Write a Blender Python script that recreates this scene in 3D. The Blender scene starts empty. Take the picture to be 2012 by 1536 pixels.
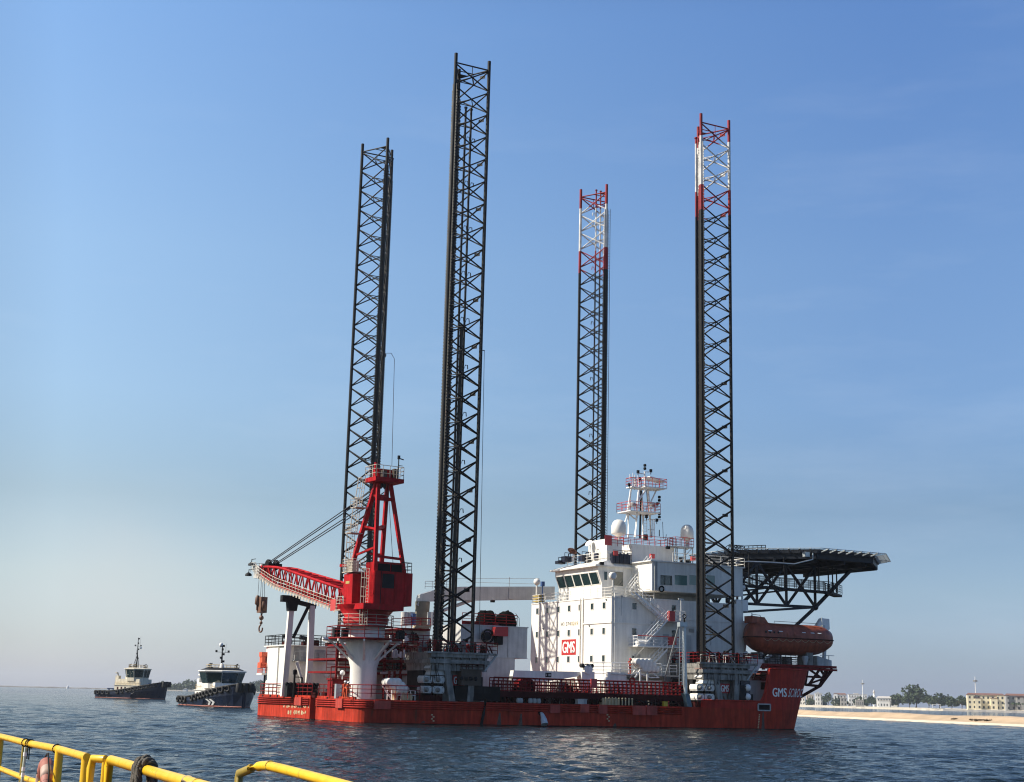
SKY = .10; EXPO = 0.63; HAZE = 0.65e-4
import bpy, math, random
from mathutils import Vector as V, Matrix
random.seed(7)
R_ = math.radians
sc = bpy.context.scene
COL = sc.collection
# ------------------------------------------------------------------ camera model (measured from the photograph)
FPX = 2800.0; CH = 2.95
ROLL = R_(1.42); PIT = math.atan((1370.5-768)*math.cos(ROLL)/FPX)
cF = V((0, math.cos(PIT), math.sin(PIT))); _u = V((0, -math.sin(PIT), math.cos(PIT))); _r = V((1, 0, 0))
cR = math.cos(ROLL)*_r+math.sin(ROLL)*_u; cU = -math.sin(ROLL)*_r+math.cos(ROLL)*_u
def ray(u, v):
    d = (u-1006)/FPX*cR+(768-v)/FPX*cU+cF
    return d/d.y
# ------------------------------------------------------------------ the vessel's own frame: X forward, Y to port, Z up from the water
SO = V((-6.1, 155.6, 0)); YAW = R_(27.1)
ex = V((math.cos(YAW), math.sin(YAW), 0)); ey = V((-math.sin(YAW), math.cos(YAW), 0))
CS = V((-SO.dot(ex), -SO.dot(ey), CH))
def sray(u, v):
    d = ray(u, v); return V((d.dot(ex), d.dot(ey), d.z))
def P(u, v, Y):
    d = sray(u, v); return CS+d*((Y-CS.y)/d.y)
def Q(u, v, X):
    d = sray(u, v); return CS+d*((X-CS.x)/d.x)
def W(p): return SO+ex*p[0]+ey*p[1]+V((0, 0, p[2]))
def hor(u): return 1345.5+.0248*u
def az(u): return ray(u, hor(u)).x
def WD(u, d, z=0): return V((az(u)*d, d, z))           # a world point seen at column u, d metres away
def GZ(u, v, z):
    d = ray(u, v); return V((0, 0, CH))+d*((z-CH)/d.z)
def GD(u, v, d): return V((0, 0, CH))+ray(u, v)*d
# ------------------------------------------------------------------ mesh builder
def frame(d):
    d = d.normalized(); a = V((0, 0, 1)) if abs(d.z) < .95 else V((1, 0, 0))
    x = d.cross(a).normalized(); return x, x.cross(d).normalized()
class MB:
    def __init__(s): s.v = []; s.f = []; s.sm = []; s.mi = []; s.m = 0
    def add(s, vs, fs, sm=False):
        n = len(s.v); s.v += [tuple(p) for p in vs]
        for f in fs: s.f.append([i+n for i in f]); s.sm.append(sm); s.mi.append(s.m)
        return s
    def box(s, x0, x1, y0, y1, z0, z1):
        return s.add([(x0,y0,z0),(x1,y0,z0),(x1,y1,z0),(x0,y1,z0),(x0,y0,z1),(x1,y0,z1),(x1,y1,z1),(x0,y1,z1)],
                     [(3,2,1,0),(4,5,6,7),(0,1,5,4),(1,2,6,5),(2,3,7,6),(3,0,4,7)])
    def ob(s, c, a, b, h):                                   # oriented box: centre and three half axes
        c, a, b, h = V(c), V(a), V(b), V(h)
        P8 = [c-a-b-h, c+a-b-h, c+a+b-h, c-a+b-h, c-a-b+h, c+a-b+h, c+a+b+h, c-a+b+h]
        return s.add(P8, [(3,2,1,0),(4,5,6,7),(0,1,5,4),(1,2,6,5),(2,3,7,6),(3,0,4,7)])
    def beam(s, p, q, w, h=None):
        p, q = V(p), V(q); d = q-p
        if d.length < 1e-5: return s
        x, y = frame(d); return s.ob((p+q)/2, x*w/2, y*(h or w)/2, d/2)
    def tube(s, p, q, r, n=6, r2=None, cap=True):
        p, q = V(p), V(q); d = q-p
        if d.length < 1e-6: return s
        x, y = frame(d); r2 = r if r2 is None else r2; A = []; B = []
        for i in range(n):
            t = 2*math.pi*i/n; o = x*math.cos(t)+y*math.sin(t); A.append(p+o*r); B.append(q+o*r2)
        s.add(A+B, [(i, (i+1) % n, n+(i+1) % n, n+i) for i in range(n)], True)
        if cap: s.add(A, [list(range(n))[::-1]]); s.add(B, [list(range(n))])
        return s
    def path(s, pts, r, n=6, closed=False):
        pts = [V(p) for p in pts]; m = len(pts); rings = []; px = None
        for i in range(m):
            a = pts[(i-1) % m] if (closed or i > 0) else pts[i]; b = pts[(i+1) % m] if (closed or i < m-1) else pts[i]
            d = (b-a).normalized()
            if px is None: x, y = frame(d)
            else:
                x = (px-d*px.dot(d)).normalized(); y = d.cross(x)
            px = x; rr = r[i] if isinstance(r, (list, tuple)) else r
            rings.append([pts[i]+(x*math.cos(2*math.pi*k/n)+y*math.sin(2*math.pi*k/n))*rr for k in range(n)])
        vs = [p for g in rings for p in g]; fs = []
        for i in range(m if closed else m-1):
            j = (i+1) % m
            for k in range(n): fs.append((i*n+k, i*n+(k+1) % n, j*n+(k+1) % n, j*n+k))
        s.add(vs, fs, True)
        if not closed: s.add(rings[0], [list(range(n))[::-1]]); s.add(rings[-1], [list(range(n))])
        return s
    def lathe(s, c, prof, n=20, ax=(0, 0, 1), sm=True):
        c = V(c); ax = V(ax).normalized(); x, y = frame(ax); vs = []; m = len(prof)
        for r, h in prof:
            for k in range(n):
                t = 2*math.pi*k/n; vs.append(c+ax*h+(x*math.cos(t)+y*math.sin(t))*max(r, 1e-4))
        s.add(vs, [(i*n+k, i*n+(k+1) % n, (i+1)*n+(k+1) % n, (i+1)*n+k) for i in range(m-1) for k in range(n)], sm)
        s.add(vs[:n], [list(range(n))[::-1]]); s.add(vs[-n:], [list(range(n))]); return s
    def prism(s, pts, off):
        pts = [V(p) for p in pts]; off = V(off); n = len(pts)
        return s.add(pts+[p+off for p in pts], [list(range(n))[::-1], list(range(n, 2*n))]+[(i, (i+1) % n, n+(i+1) % n, n+i) for i in range(n)])
    def sphere(s, c, r, n=12, m=8, sq=(1, 1, 1)):
        c = V(c); vs = []; fs = []
        for i in range(m+1):
            t = math.pi*i/m
            for k in range(n):
                p = 2*math.pi*k/n; vs.append(c+V((math.sin(t)*math.cos(p)*sq[0], math.sin(t)*math.sin(p)*sq[1], math.cos(t)*sq[2]))*r)
        for i in range(m):
            for k in range(n): fs.append((i*n+k, (i+1)*n+k, (i+1)*n+(k+1) % n, i*n+(k+1) % n))
        return s.add(vs, fs, True)
    def torus(s, c, ax, R, r, n=20, m=8):
        ax = V(ax).normalized(); x, y = frame(ax)
        return s.path([V(c)+(x*math.cos(2*math.pi*k/n)+y*math.sin(2*math.pi*k/n))*R for k in range(n)], r, m, True)
    def rail(s, pts, h=1.1, nr=3, sp=1.6, r=.03, closed=False, mid=True):
        pts = [V(p) for p in pts]
        if closed: pts.append(pts[0])
        up = V((0, 0, 1))
        for a, b in zip(pts, pts[1:]):
            L = (b-a).length; n = max(1, round(L/sp))
            for k in range(nr): s.tube(a+up*h*(k+1)/nr, b+up*h*(k+1)/nr, r*(1.1 if k == nr-1 else .85), 5)
            for i in range(n+1): p = a.lerp(b, i/n); s.tube(p, p+up*h, r, 5)
        return s
    def ladder(s, a, b, side, w=.45, r=.03, step=.35):
        a, b, side = V(a), V(b), V(side).normalized()*w/2
        s.tube(a-side, b-side, r, 5); s.tube(a+side, b+side, r, 5); n = int((b-a).length/step)
        for i in range(1, n): p = a.lerp(b, i/n); s.tube(p-side, p+side, r*.7, 4, cap=False)
        return s
    def stair(s, a, b, wv, hr=1.0, r=.03):
        a, b, wv = V(a), V(b), V(wv); up = V((0, 0, 1)); d = b-a
        for o in (V((0, 0, 0)), wv):
            s.ob((a+b)/2+o, d/2, wv.normalized()*.03, up*.13)
            for k in (.55, 1.0): s.tube(a+o+up*hr*k, b+o+up*hr*k, r, 5)
            for i in range(5): p = a.lerp(b, i/4)+o; s.tube(p, p+up*hr, r, 5)
        n = max(3, int(abs(d.z)/.23)); fl = V((d.x, d.y, 0)).normalized()
        for i in range(1, n): p = a.lerp(b, i/n)+wv/2; s.ob(p, fl*.13, wv/2, up*.02)
        return s
    def build(s, name, mats, parent=None, base=(0, 0, 0), loc=None, rot=0):
        if parent is not None: base = BASES.get(parent.name, V((0, 0, 0)))
        base = V(base)
        me = bpy.data.meshes.new(name)
        me.from_pydata([(p[0]-base.x, p[1]-base.y, p[2]-base.z) for p in s.v], [], s.f)
        mats = mats if isinstance(mats, (list, tuple)) else [mats]
        for m in mats: me.materials.append(m)
        me.polygons.foreach_set('use_smooth', s.sm); me.polygons.foreach_set('material_index', s.mi); me.update()
        o = bpy.data.objects.new(name, me); COL.objects.link(o)
        if parent is not None: o.parent = parent
        elif loc is not None: o.location = loc; o.rotation_euler[2] = rot
        BASES[o.name] = base
        return o
BASES = {}
def tag(o, label=None, cat=None, group=None, kind=None):
    if label: o['label'] = label
    if cat: o['category'] = cat
    if group: o['group'] = group
    if kind: o['kind'] = kind
    return o
def thing(name, label, cat, base=(0, 0, 0), group=None):        # an Empty on the vessel; its parts are modelled in vessel coordinates
    o = bpy.data.objects.new(name, None); COL.objects.link(o)
    o.location = W(base); o.rotation_euler[2] = YAW; o.empty_display_size = .3
    BASES[o.name] = V(base); return tag(o, label, cat, group)
def solo(mb, name, mats, label, cat, base=(0, 0, 0), group=None):  # one-mesh thing on the vessel
    return tag(mb.build(name, mats, None, base, W(base), YAW), label, cat, group)
def wthing(name, label, cat, loc, rot=0, group=None):           # an Empty elsewhere; parts in its local coordinates
    o = bpy.data.objects.new(name, None); COL.objects.link(o); o.location = loc; o.rotation_euler[2] = rot; o.empty_display_size = .3
    BASES[o.name] = V((0, 0, 0)); return tag(o, label, cat, group)
def dup(root, loc=None, rot=None, label=None):
    r = root.copy(); COL.objects.link(r)
    if loc is not None: r.location = loc
    if rot is not None: r.rotation_euler[2] = rot
    if label: r['label'] = label
    for ch in list(root.children):
        c = ch.copy(); COL.objects.link(c); c.parent = r
        for g in list(ch.children):
            d = g.copy(); COL.objects.link(d); d.parent = c
    return r
def text2d(body, font_w=1.0):
    cu = bpy.data.curves.new('lettering', 'FONT'); cu.body = body; cu.resolution_u = 3
    o = bpy.data.objects.new('lettering', cu); COL.objects.link(o); bpy.context.view_layer.update()
    e = o.evaluated_get(bpy.context.evaluated_depsgraph_get()); me = e.to_mesh()
    vs = [(p.co.x, p.co.y) for p in me.vertices]; fs = [list(p.vertices) for p in me.polygons]; e.to_mesh_clear()
    bpy.data.objects.remove(o); bpy.data.curves.remove(cu)
    x0 = min(p[0] for p in vs); x1 = max(p[0] for p in vs); y0 = min(p[1] for p in vs); y1 = max(p[1] for p in vs)
    return [((p[0]-x0)/(x1-x0), (p[1]-y0)/(y1-y0)) for p in vs], fs
def letters(mb, body, o, rv, uv, bold=0):                       # lettering filling the rectangle o + rv, uv
    vs, fs = text2d(body); o, rv, uv = V(o), V(rv), V(uv); nz = rv.cross(uv).normalized()
    for k in ([0] if not bold else [-bold, 0, bold]):
        q = o+rv.normalized()*k+nz*(.0015*k/max(bold, 1e-6) if bold else 0)
        mb.add([q+rv*a+uv*b for a, b in vs], fs)
    return mb
# ------------------------------------------------------------------ materials
def node(nt, t, **kw):
    n = nt.nodes.new(t)
    for k, v in kw.items(): setattr(n, k, v)
    return n
def ramp(nt, fac, stops):
    r = node(nt, 'ShaderNodeValToRGB'); e = r.color_ramp.elements
    while len(e) < len(stops): e.new(.5)
    for i, (p, c) in enumerate(stops):
        e[i].position = p; e[i].color = (*c, 1) if len(c) == 3 else c
    nt.links.new(fac, r.inputs[0]); return r.outputs[0]
def mixc(nt, fac, a, b, mode='MIX'):
    m = node(nt, 'ShaderNodeMix', data_type='RGBA', blend_type=mode)
    for s, x in ((0, fac), (6, a), (7, b)):
        if isinstance(x, (int, float)): m.inputs[s].default_value = x
        elif isinstance(x, tuple): m.inputs[s].default_value = (*x, 1)
        else: nt.links.new(x, m.inputs[s])
    return m.outputs[2]
def noise(nt, vec, scale, detail=4, rough=.55, mp=None):
    if mp:
        g = node(nt, 'ShaderNodeMapping'); g.inputs['Scale'].default_value = mp; nt.links.new(vec, g.inputs[0]); vec = g.outputs[0]
    n = node(nt, 'ShaderNodeTexNoise'); n.inputs['Scale'].default_value = scale; n.inputs['Detail'].default_value = detail
    n.inputs['Roughness'].default_value = rough; nt.links.new(vec, n.inputs['Vector']); return n.outputs[0]
def mat(name, col, rough=.5, metal=0, var=.2, scale=1.2, streak=0, rust=0, rc=(.13, .05, .025), bump=0, bands=None, plates=None, coat=0, spec=.5, rs=1):
    m = bpy.data.materials.new(name); m.use_nodes = True; nt = m.node_tree; b = nt.nodes['Principled BSDF']
    tc = node(nt, 'ShaderNodeTexCoord').outputs['Object']
    c = col
    if bands:                                                    # painted bands by height: [(z, colour from z upward)]
        sx = node(nt, 'ShaderNodeSeparateXYZ'); nt.links.new(tc, sx.inputs[0])
        for z, bc in bands:
            g = node(nt, 'ShaderNodeMath', operation='GREATER_THAN'); g.inputs[1].default_value = z
            nt.links.new(sx.outputs[2], g.inputs[0]); c = mixc(nt, g.outputs[0], c, bc)
    n1 = noise(nt, tc, scale, 5, .6)
    dark = ramp(nt, n1, [(.3, (1-var,)*3), (.7, (1+var*.3,)*3)])
    c = mixc(nt, 1.0, c, dark, 'MULTIPLY')
    if streak:
        n2 = noise(nt, tc, 1.0, 4, .6, (2.6, 2.6, .22))
        c = mixc(nt, 1.0, c, ramp(nt, n2, [(.38, (1-streak,)*3), (.62, (1, 1, 1))]), 'MULTIPLY')
    if plates:                                                   # welded plate seams and buckled plating
        br = node(nt, 'ShaderNodeTexBrick'); br.offset = .5
        sx = node(nt, 'ShaderNodeSeparateXYZ'); nt.links.new(tc, sx.inputs[0]); ad = node(nt, 'ShaderNodeMath', operation='ADD'); nt.links.new(sx.outputs[0], ad.inputs[0]); nt.links.new(sx.outputs[1], ad.inputs[1])
        g = node(nt, 'ShaderNodeCombineXYZ'); nt.links.new(ad.outputs[0], g.inputs[0]); nt.links.new(sx.outputs[2], g.inputs[1]); nt.links.new(g.outputs[0], br.inputs[0])
        br.inputs['Scale'].default_value = 1; br.inputs['Brick Width'].default_value = plates[0]; br.inputs['Row Height'].default_value = plates[1]
        br.inputs['Mortar Size'].default_value = .03; br.inputs['Color1'].default_value = (1, 1, 1, 1); br.inputs['Color2'].default_value = (.86, .84, .84, 1)
        pm = plates[2] if len(plates) > 2 else .6; br.inputs['Mortar'].default_value = (pm, pm, pm, 1); br.inputs['Color2'].default_value = (.5+pm*.6 if pm < .8 else .97,)*3+(1,); c = mixc(nt, 1.0, c, br.outputs[0], 'MULTIPLY')
    if rust:
        n3 = noise(nt, tc, 1.0, 6, .7, (1.7*rs, 1.7*rs, .5*rs))
        c = mixc(nt, ramp(nt, n3, [(.68-rust*.3, (0, 0, 0)), (.78-rust*.25, (.85,)*3)]), c, rc)
    if isinstance(c, tuple): b.inputs['Base Color'].default_value = (*c, 1)
    else: nt.links.new(c, b.inputs['Base Color'])
    nt.links.new(ramp(nt, n1, [(.3, (min(1, rough+.12),)*3), (.7, (max(.03, rough-.1),)*3)]), b.inputs['Roughness'])
    b.inputs['Metallic'].default_value = metal; b.inputs['Coat Weight'].default_value = coat; b.inputs['Specular IOR Level'].default_value = spec
    if bump:
        bp = node(nt, 'ShaderNodeBump'); bp.inputs['Strength'].default_value = bump; bp.inputs['Distance'].default_value = .05
        nt.links.new(noise(nt, tc, scale*3, 5, .65), bp.inputs['Height']); nt.links.new(bp.outputs[0], b.inputs['Normal'])
    return m
M = {}
M['hull'] = mat('hull_red_paint', (.05, .012, .01), .6, var=.35, bands=[(.13, (.50, .046, .022))], scale=.6, streak=.35, rust=.28, rc=(.12, .035, .02), plates=(4.5, 2.4), bump=.15, spec=.08)
M['bulwark'] = mat('bulwark_red_paint', (.46, .033, .02), .55, var=.25, streak=.3, rust=.2, rc=(.14, .04, .02), spec=.1)
M['pad'] = mat('fender_pad_red', (.46, .045, .025), .55, var=.3, streak=.3)
M['deck'] = mat('deck_paint', (.17, .05, .035), .7, var=.4, rust=.3)
M['crane'] = mat('crane_red_paint', (.46, .009, .013), .55, var=.3, streak=.3, rust=.16, spec=.12)
M['railred'] = mat('railing_red_paint', (.20, .010, .011), .6, var=.35, rust=.3, spec=.12)
M['white'] = mat('white_paint', (.80, .77, .70), .5, var=.08, streak=.13, rust=.07, rc=(.36, .24, .15), spec=.3)
M['house'] = mat('house_white_paint', (.80, .77, .70), .5, var=.07, streak=.14, rust=.10, rc=(.42, .27, .16), spec=.3, plates=(5.6, 2.95, .93), bump=.12)
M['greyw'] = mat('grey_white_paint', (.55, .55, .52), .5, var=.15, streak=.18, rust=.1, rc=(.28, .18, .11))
M['jack'] = mat('grimy_grey_paint', (.30, .29, .265), .65, var=.4, streak=.45, rust=.35, rc=(.10, .06, .035), spec=.25)
M['grey'] = mat('grey_paint', (.42, .43, .42), .55, var=.2, streak=.2)
M['galv'] = mat('galvanised_steel', (.45, .49, .50), .4, .5, var=.2)
M['bone'] = mat('pale_boom_paint', (.55, .54, .50), .5, var=.12, streak=.15)
M['dgrey'] = mat('dark_grey_steel', (.016, .0165, .018), .6, var=.35, spec=.15)
M['heli'] = mat('blue_grey_steel', (.020, .024, .032), .5, var=.3, streak=.2, spec=.25)
M['black'] = mat('black_paint', (.006, .006, .007), .6, var=.3, spec=.15)
M['leg'] = mat('leg_black_paint', (.012, .0115, .011), .5, var=.4, scale=.8, rust=.14, rc=(.04, .024, .016), spec=.22)
M['legworn'] = mat('worn_rack_steel', (.05, .044, .03), .55, .1, var=.4, rust=.3)
M['glass'] = mat('window_glass', (.012, .03, .03), .08, var=.2, spec=.9)
M['tglass'] = mat('teal_window_glass', (.10, .2, .18), .1, var=.15, spec=.8)
M['lifeboat'] = mat('faded_orange_grp', (.36, .085, .040), .45, var=.3, streak=.35, spec=.35)
M['orange'] = mat('bright_orange_paint', (.68, .10, .035), .5, var=.2)
M['tarp'] = mat('dark_tarpaulin', (.0035, .004, .0038), .9, var=.5, bump=1.0, spec=.05)
M['olive'] = mat('olive_primer', (.19, .165, .11), .6, var=.25, rust=.2)
M['cable'] = mat('steel_wire', (.06, .062, .068), .5, .4)
M['hook'] = mat('hook_block_brown', (.17, .085, .05), .55, var=.35)
M['ladder'] = mat('pale_galvanised_ladder', (.50, .44, .36), .6, .1, rust=.3, rc=(.2, .1, .05))
M['brown'] = mat('brown_dish', (.17, .09, .07), .5)
M['navyd'] = mat('dark_navy_cabinets', (.008, .012, .03), .4)
M['logo'] = mat('logo_red', (.42, .02, .02), .5, var=.08)
M['letter'] = mat('white_lettering', (.85, .85, .82), .5, var=.05)
M['dletter'] = mat('worn_lettering', (.06, .055, .035), .6, var=.3)
M['oletter'] = mat('ochre_lettering', (.42, .32, .10), .6, var=.3)
M['pletter'] = mat('faded_lettering', (.58, .46, .27), .6, var=.3)
M['yellow'] = mat('yellow_rail_paint', (.76, .47, .012), .36, var=.22, scale=9, rust=.3, rs=7, rc=(.16, .075, .02), coat=.1)
M['dirtyel'] = mat('grubby_yellow_paint', (.30, .22, .03), .5, var=.35, scale=14)
M['rubber'] = mat('black_rubber', (.014, .014, .014), .75, var=.4)
M['navy'] = mat('tug_navy_paint', (.006, .015, .042), .35, var=.3, streak=.2)
M['tugblue'] = mat('tug_blue_paint', (.035, .075, .17), .45, var=.3)
M['cream'] = mat('tug_cream_paint', (.72, .65, .50), .5, var=.15, streak=.2)
M['ored'] = mat('antifouling_red', (.30, .10, .07), .6)
M['yel'] = mat('yellow_box_paint', (.5, .36, .02), .5)
M['bluec'] = mat('blue_drum', (.03, .08, .22), .5)
M['mastw'] = mat('mast_white', (.78, .77, .74), .45, var=.1, rust=.08, rc=(.36, .16, .08))
M['pinkred'] = mat('sunfaded_red_paint', (.52, .055, .05), .5, var=.2)
M['rackdark'] = mat('dark_red_paint', (.045, .006, .006), .7, var=.4, spec=.1)  # plain dark red for machinery, stanchions and trusses
# ================================================================== THE JACK-UP VESSEL
ves = thing('jackup_vessel', 'red hulled jack-up work vessel with four lattice legs and white deckhouse', 'vessel', (0, 0, 0))
XS, YN, YF, ZD = -11.3, -3.4, 31.2, 2.42
YM = (YN+YF)/2
BOWC = [(0, 0), (.4, .1), (1.1, .4), (2.1, .85), (3.1, 1.31), (3.5, 1.53), (3.85, 1.82), (4.2, 2.3), (4.5, 2.95), (4.75, 3.75), (4.9, 4.5), (4.97, 5.2), (5, 6)]
def bowc(f):
    f = max(0, min(1, f))*(len(BOWC)-1); i = min(int(f), len(BOWC)-2); a, b = BOWC[i], BOWC[i+1]; k = f-i; return a[0]+(b[0]-a[0])*k, a[1]+(b[1]-a[1])*k
def outline(z, notch=True):
    xc = 41.15+.31*z; a, b = 5.0, 6.0; pts = []; r = 1.3
    def arc(cx, cy, t0, t1, n=6):
        for i in range(n+1):
            t = R_(t0+(t1-t0)*i/n); pts.append((cx+r*math.cos(t), cy+r*math.sin(t)))
    arc(XS+r, YN+r, 180, 270)
    for x in (4, 16, 28, 36): pts.append((x, YN))
    for i in range(15): dx, dy = bowc(i/14); pts.append((xc+dx, YN+dy))
    for i in range(15): dx, dy = bowc(1-i/14); pts.append((xc+dx, YF-dy))
    for x in (36, 16, 0): pts.append((x, YF))
    arc(XS+r, YF-r, 90, 180)
    if notch: pts += [(XS, 11.4), (XS+2.2, 11.4), (XS+2.2, 9.5), (XS, 9.5)]
    return pts
def loft(mb, loops, cap=True, sm=False):
    n = len(loops[0])
    for L in loops: assert len(L) == n
    vs = [p for L in loops for p in L]
    mb.add(vs, [(i*n+k, i*n+(k+1) % n, (i+1)*n+(k+1) % n, (i+1)*n+k) for i in range(len(loops)-1) for k in range(n)], sm)
    if cap: mb.add(loops[-1], [list(range(n))])
    return mb
mb = MB(); zs = [-1.2, 0, .9, 1.7, ZD]
loft(mb, [[(x, y, z) for x, y in outline(z)] for z in zs])
hull = mb.build('hull', M['hull'], ves)
# raised bow and forward bulwark as one plating strip with a rolled top edge
def ztop(x):
    if x < 30.6: return None
    if x < 38.6: return 3.22
    t = min(1, max(0, (x-38.6)/1.5)); return 3.22+(7.0-3.22)*(t*t*t*.9+.1*t) if t < 1 else 7.0
def bowpts(dx):
    o = []
    for x in [30.6, 33, 36, 38.0]+[38.6+.19*i for i in range(8)]: o.append((x, YN))
    return o
mb = MB(); A = []; B = []
fr = [(x, YN) for x in [30.6, 33, 36, 38.0]+[38.6+.15*i for i in range(11)]+[40.6, 41.4]]
for x, y in fr: A.append((x, y-.012, ZD-.06)); B.append((x, y-.012, ztop(x) or ZD))
for i in range(29):
    dx, dy = bowc(i/14) if i < 15 else bowc(2-i/14)
    def bp(z):
        return (41.15+.31*z+dx+.012, (YN+dy-.012) if i < 15 else (YF-dy+.012), z)
    A.append(bp(ZD-.06)); B.append(bp(7.0))
for x in (41, 40, 38.6, 36, 31): A.append((x, YF+.012, ZD-.06)); B.append((x, YF+.012, 7.0 if x > 39 else 3.2))
n = len(A); mid = [tuple(V(a).lerp(V(b), .5)) for a, b in zip(A, B)]
mb.add(A+mid+B, [(j*n+k, j*n+k+1, (j+1)*n+k+1, (j+1)*n+k) for j in range(2) for k in range(n-1)], True)
cen = V((20, YM, 0))
C_ = []
for p in B:
    d = (cen-V(p)); d.z = 0; C_.append(tuple(V(p)+d.normalized()*.28))
D_ = []
for p in A:
    d = (cen-V(p)); d.z = 0; q = V(p)+d.normalized()*.28; D_.append((q.x, q.y, ZD))
mb.add(B+C_+D_, [(j*n+k, j*n+k+1, (j+1)*n+k+1, (j+1)*n+k) for j in range(2) for k in range(n-1)])
mb.path([(p[0], p[1], p[2]+.02) for p in B], .09, 6)
bow = mb.build('bow_bulwark', M['bulwark'], ves); bow['label'] = 'tall raked red bow plating carrying the ship name'
mb = MB(); mb.prism([(39.6, YN+.3, 6.35), (41.4, YN+.3, 6.35), (46.5, 3.2, 6.35), (47.6, 13.9, 6.35), (46.5, 24.6, 6.35), (41.4, YF-.4, 6.35), (39.6, YF-.4, 6.35)], (0, 0, .12)); mb.build('forecastle_deck', M['deck'], ves)
# hawse opening and draught marks on the bow side
mb = MB(); h0 = P(1489, 1383, YN); h1 = P(1513, 1396, YN)
for a, b in (((h0.x, h0.z), (h1.x, h0.z)), ((h1.x, h0.z), (h1.x, h1.z)), ((h1.x, h1.z), (h0.x, h1.z)), ((h0.x, h1.z), (h0.x, h0.z))):
    mb.beam((a[0], YN-.05, a[1]), (b[0], YN-.05, b[1]), .12, .14)
hw = mb.build('hawse_frame', M['grey'], hull)
mb = MB(); mb.box(h0.x+.05, h1.x-.05, YN-.03, YN+.2, h1.z+.05, h0.z-.05); mb.build('hawse_opening', M['black'], hull)
mb = MB()
for i in range(9):
    p = P(1491-i*.3, 1404+i*3.2, YN); mb.box(p.x, p.x+.16, YN-.016, YN, p.z-.06, p.z+.05)
for u0 in (847, 1192):
    for i in range(4): p = P(u0+(i % 2)*3, 1404+i*4, YN); mb.box(p.x, p.x+.2, YN-.016, YN, p.z-.07, p.z+.05)
mb.build('draught_marks', M['pletter'], hull)
# ship name: GMS on the flat side, SCIROCCO following the curve of the bow
def bowarc(s, z):                                            # point at arc length s past the start of the curve
    xc = 41.15+.31*z; t = 0; L = 0; px, py = xc, YN
    while L < s and t < 1.55:
        t += .01; dx, dy = bowc(t/1.55); x = xc+dx; y = YN+dy; L += math.hypot(x-px, y-py); px, py = x, y
    d0, d1 = bowc(t/1.55-.03), bowc(t/1.55+.03); tx, ty = d1[0]-d0[0], d1[1]-d0[1]; l = math.hypot(tx, ty); return px, py, ty/l, -tx/l
mb = MB(); q0 = P(1518, 1368.5, YN); q1 = P(1545, 1352, YN); zl0, zl1 = q0.z, q1.z
letters(mb, 'GMS', (q0.x, YN-.035, zl0), (q1.x-q0.x, 0, 0), (0, 0, zl1-zl0), .03)
sh = 42.6-q1.x
vs, fs = text2d('SCIROCCO'); out = []
for a, b in vs:
    z = zl0+b*(zl1-zl0); s = .42+a*5.0; xc = 41.15+.31*z
    if s <= 0: out.append((xc+s, YN-.04, z))
    else: x, y, nx, ny = bowarc(s, z); out.append((x+nx*.05, y+ny*.05, z))
mb.add(out, fs); mb.build('ship_name', M['letter'], bow)
# fender rails round stern and side, with box pads
mb = MB()
for k in range(4):
    z = 2.28-k*.22
    o = [(x, y) for x, y in outline(ZD, False)]
    seq = [(27.6, YN), (16, YN), (4, YN)]+[o[i] for i in range(6, -1, -1)]+[(XS, 9.3)]
    def off(p, e=.10):
        x, y = p
        if y <= YN+.01: return (x, y-e, z)
        if x <= XS+.01: return (x-e, y, z)
        d = V((x-(XS+1.3), y-(YN+1.3), 0)).normalized()*e; return (x+d.x, y+d.y, z)
    mb.path([off(p) for p in seq], .075, 6); mb.path([(XS-.1, 11.6, z), (XS-.1, YF-1.3, z), (XS+.3, YF-.3, z), (XS+1.3, YF+.1, z), (30, YF+.1, z)], .075, 6)
mb.build('fender_rails', M['bulwark'], hull)
for (u0, u1, v0, v1, st) in ((735, 767, 1376, 1393.5, 0), (1081, 1100, 1384, 1401, 0), (1140, 1157, 1383, 1400, 0), (1176, 1193, 1384, 1402, 0), (1243, 1268, 1386, 1405, 0), (1270, 1291, 1386, 1405, 0), (580, 592, 1369, 1386, 1), (661, 673, 1372, 1391, 1)):
    mb = MB()
    if st:
        a = Q(u0, v0, XS-.2); b = Q(u1, v1, XS-.2); mb.box(XS-.28, XS+.02, b.y, a.y, b.z, a.z)
    else:
        a = P(u0, v0, YN-.2); b = P(u1, v1, YN-.2); mb.box(a.x, b.x, YN-.27, YN+.02, b.z, a.z)
    mb.build('fender_pad', M['pad'], hull)
# vertical frames / drain pipes and scuppers on the side
for u in (945,):
    mb = MB(); p = P(u, 1380, YN-.12); mb.path([(p.x+.5, YN-.15, 2.7), (p.x+.3, YN-.2, 1.2), (p.x, YN-.2, -.2)], .16, 8); mb.build('drain_pipe', M['dgrey'], hull)
M['darkmark'] = mat('dark_streak_tone', (.045, .012, .01), .3, var=.4)
for u, v0, v1 in ((982, 1400, 1424), (1024, 1402, 1425), (833, 1416, 1420), (1209, 1421, 1427), (1500, 1399, 1436)):
    a = P(u-3, v0, YN); b = P(u+2.5, v1, YN); mb = MB(); mb.prism([(a.x+.1, YN-.008, a.z), (b.x-.1, YN-.008, a.z), (b.x, YN-.008, b.z), (b.x-.5, YN-.008, b.z)], (0, .01, 0)); mb.build('dark_streak', M['darkmark'], hull)  # flat dark strips on the hull side, one under the hawse frame
mb = MB()
for u in (516, 531, 545, 563): p = Q(u, 1367.5, XS); mb.box(XS-.02, XS+.2, p.y-.22, p.y+.22, p.z-.12, p.z+.18)
p = Q(643, 1373, XS); mb.box(XS-.02, XS+.2, p.y-.2, p.y+.2, p.z-.12, p.z+.2); mb.build('scupper', M['black'], hull)
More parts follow.
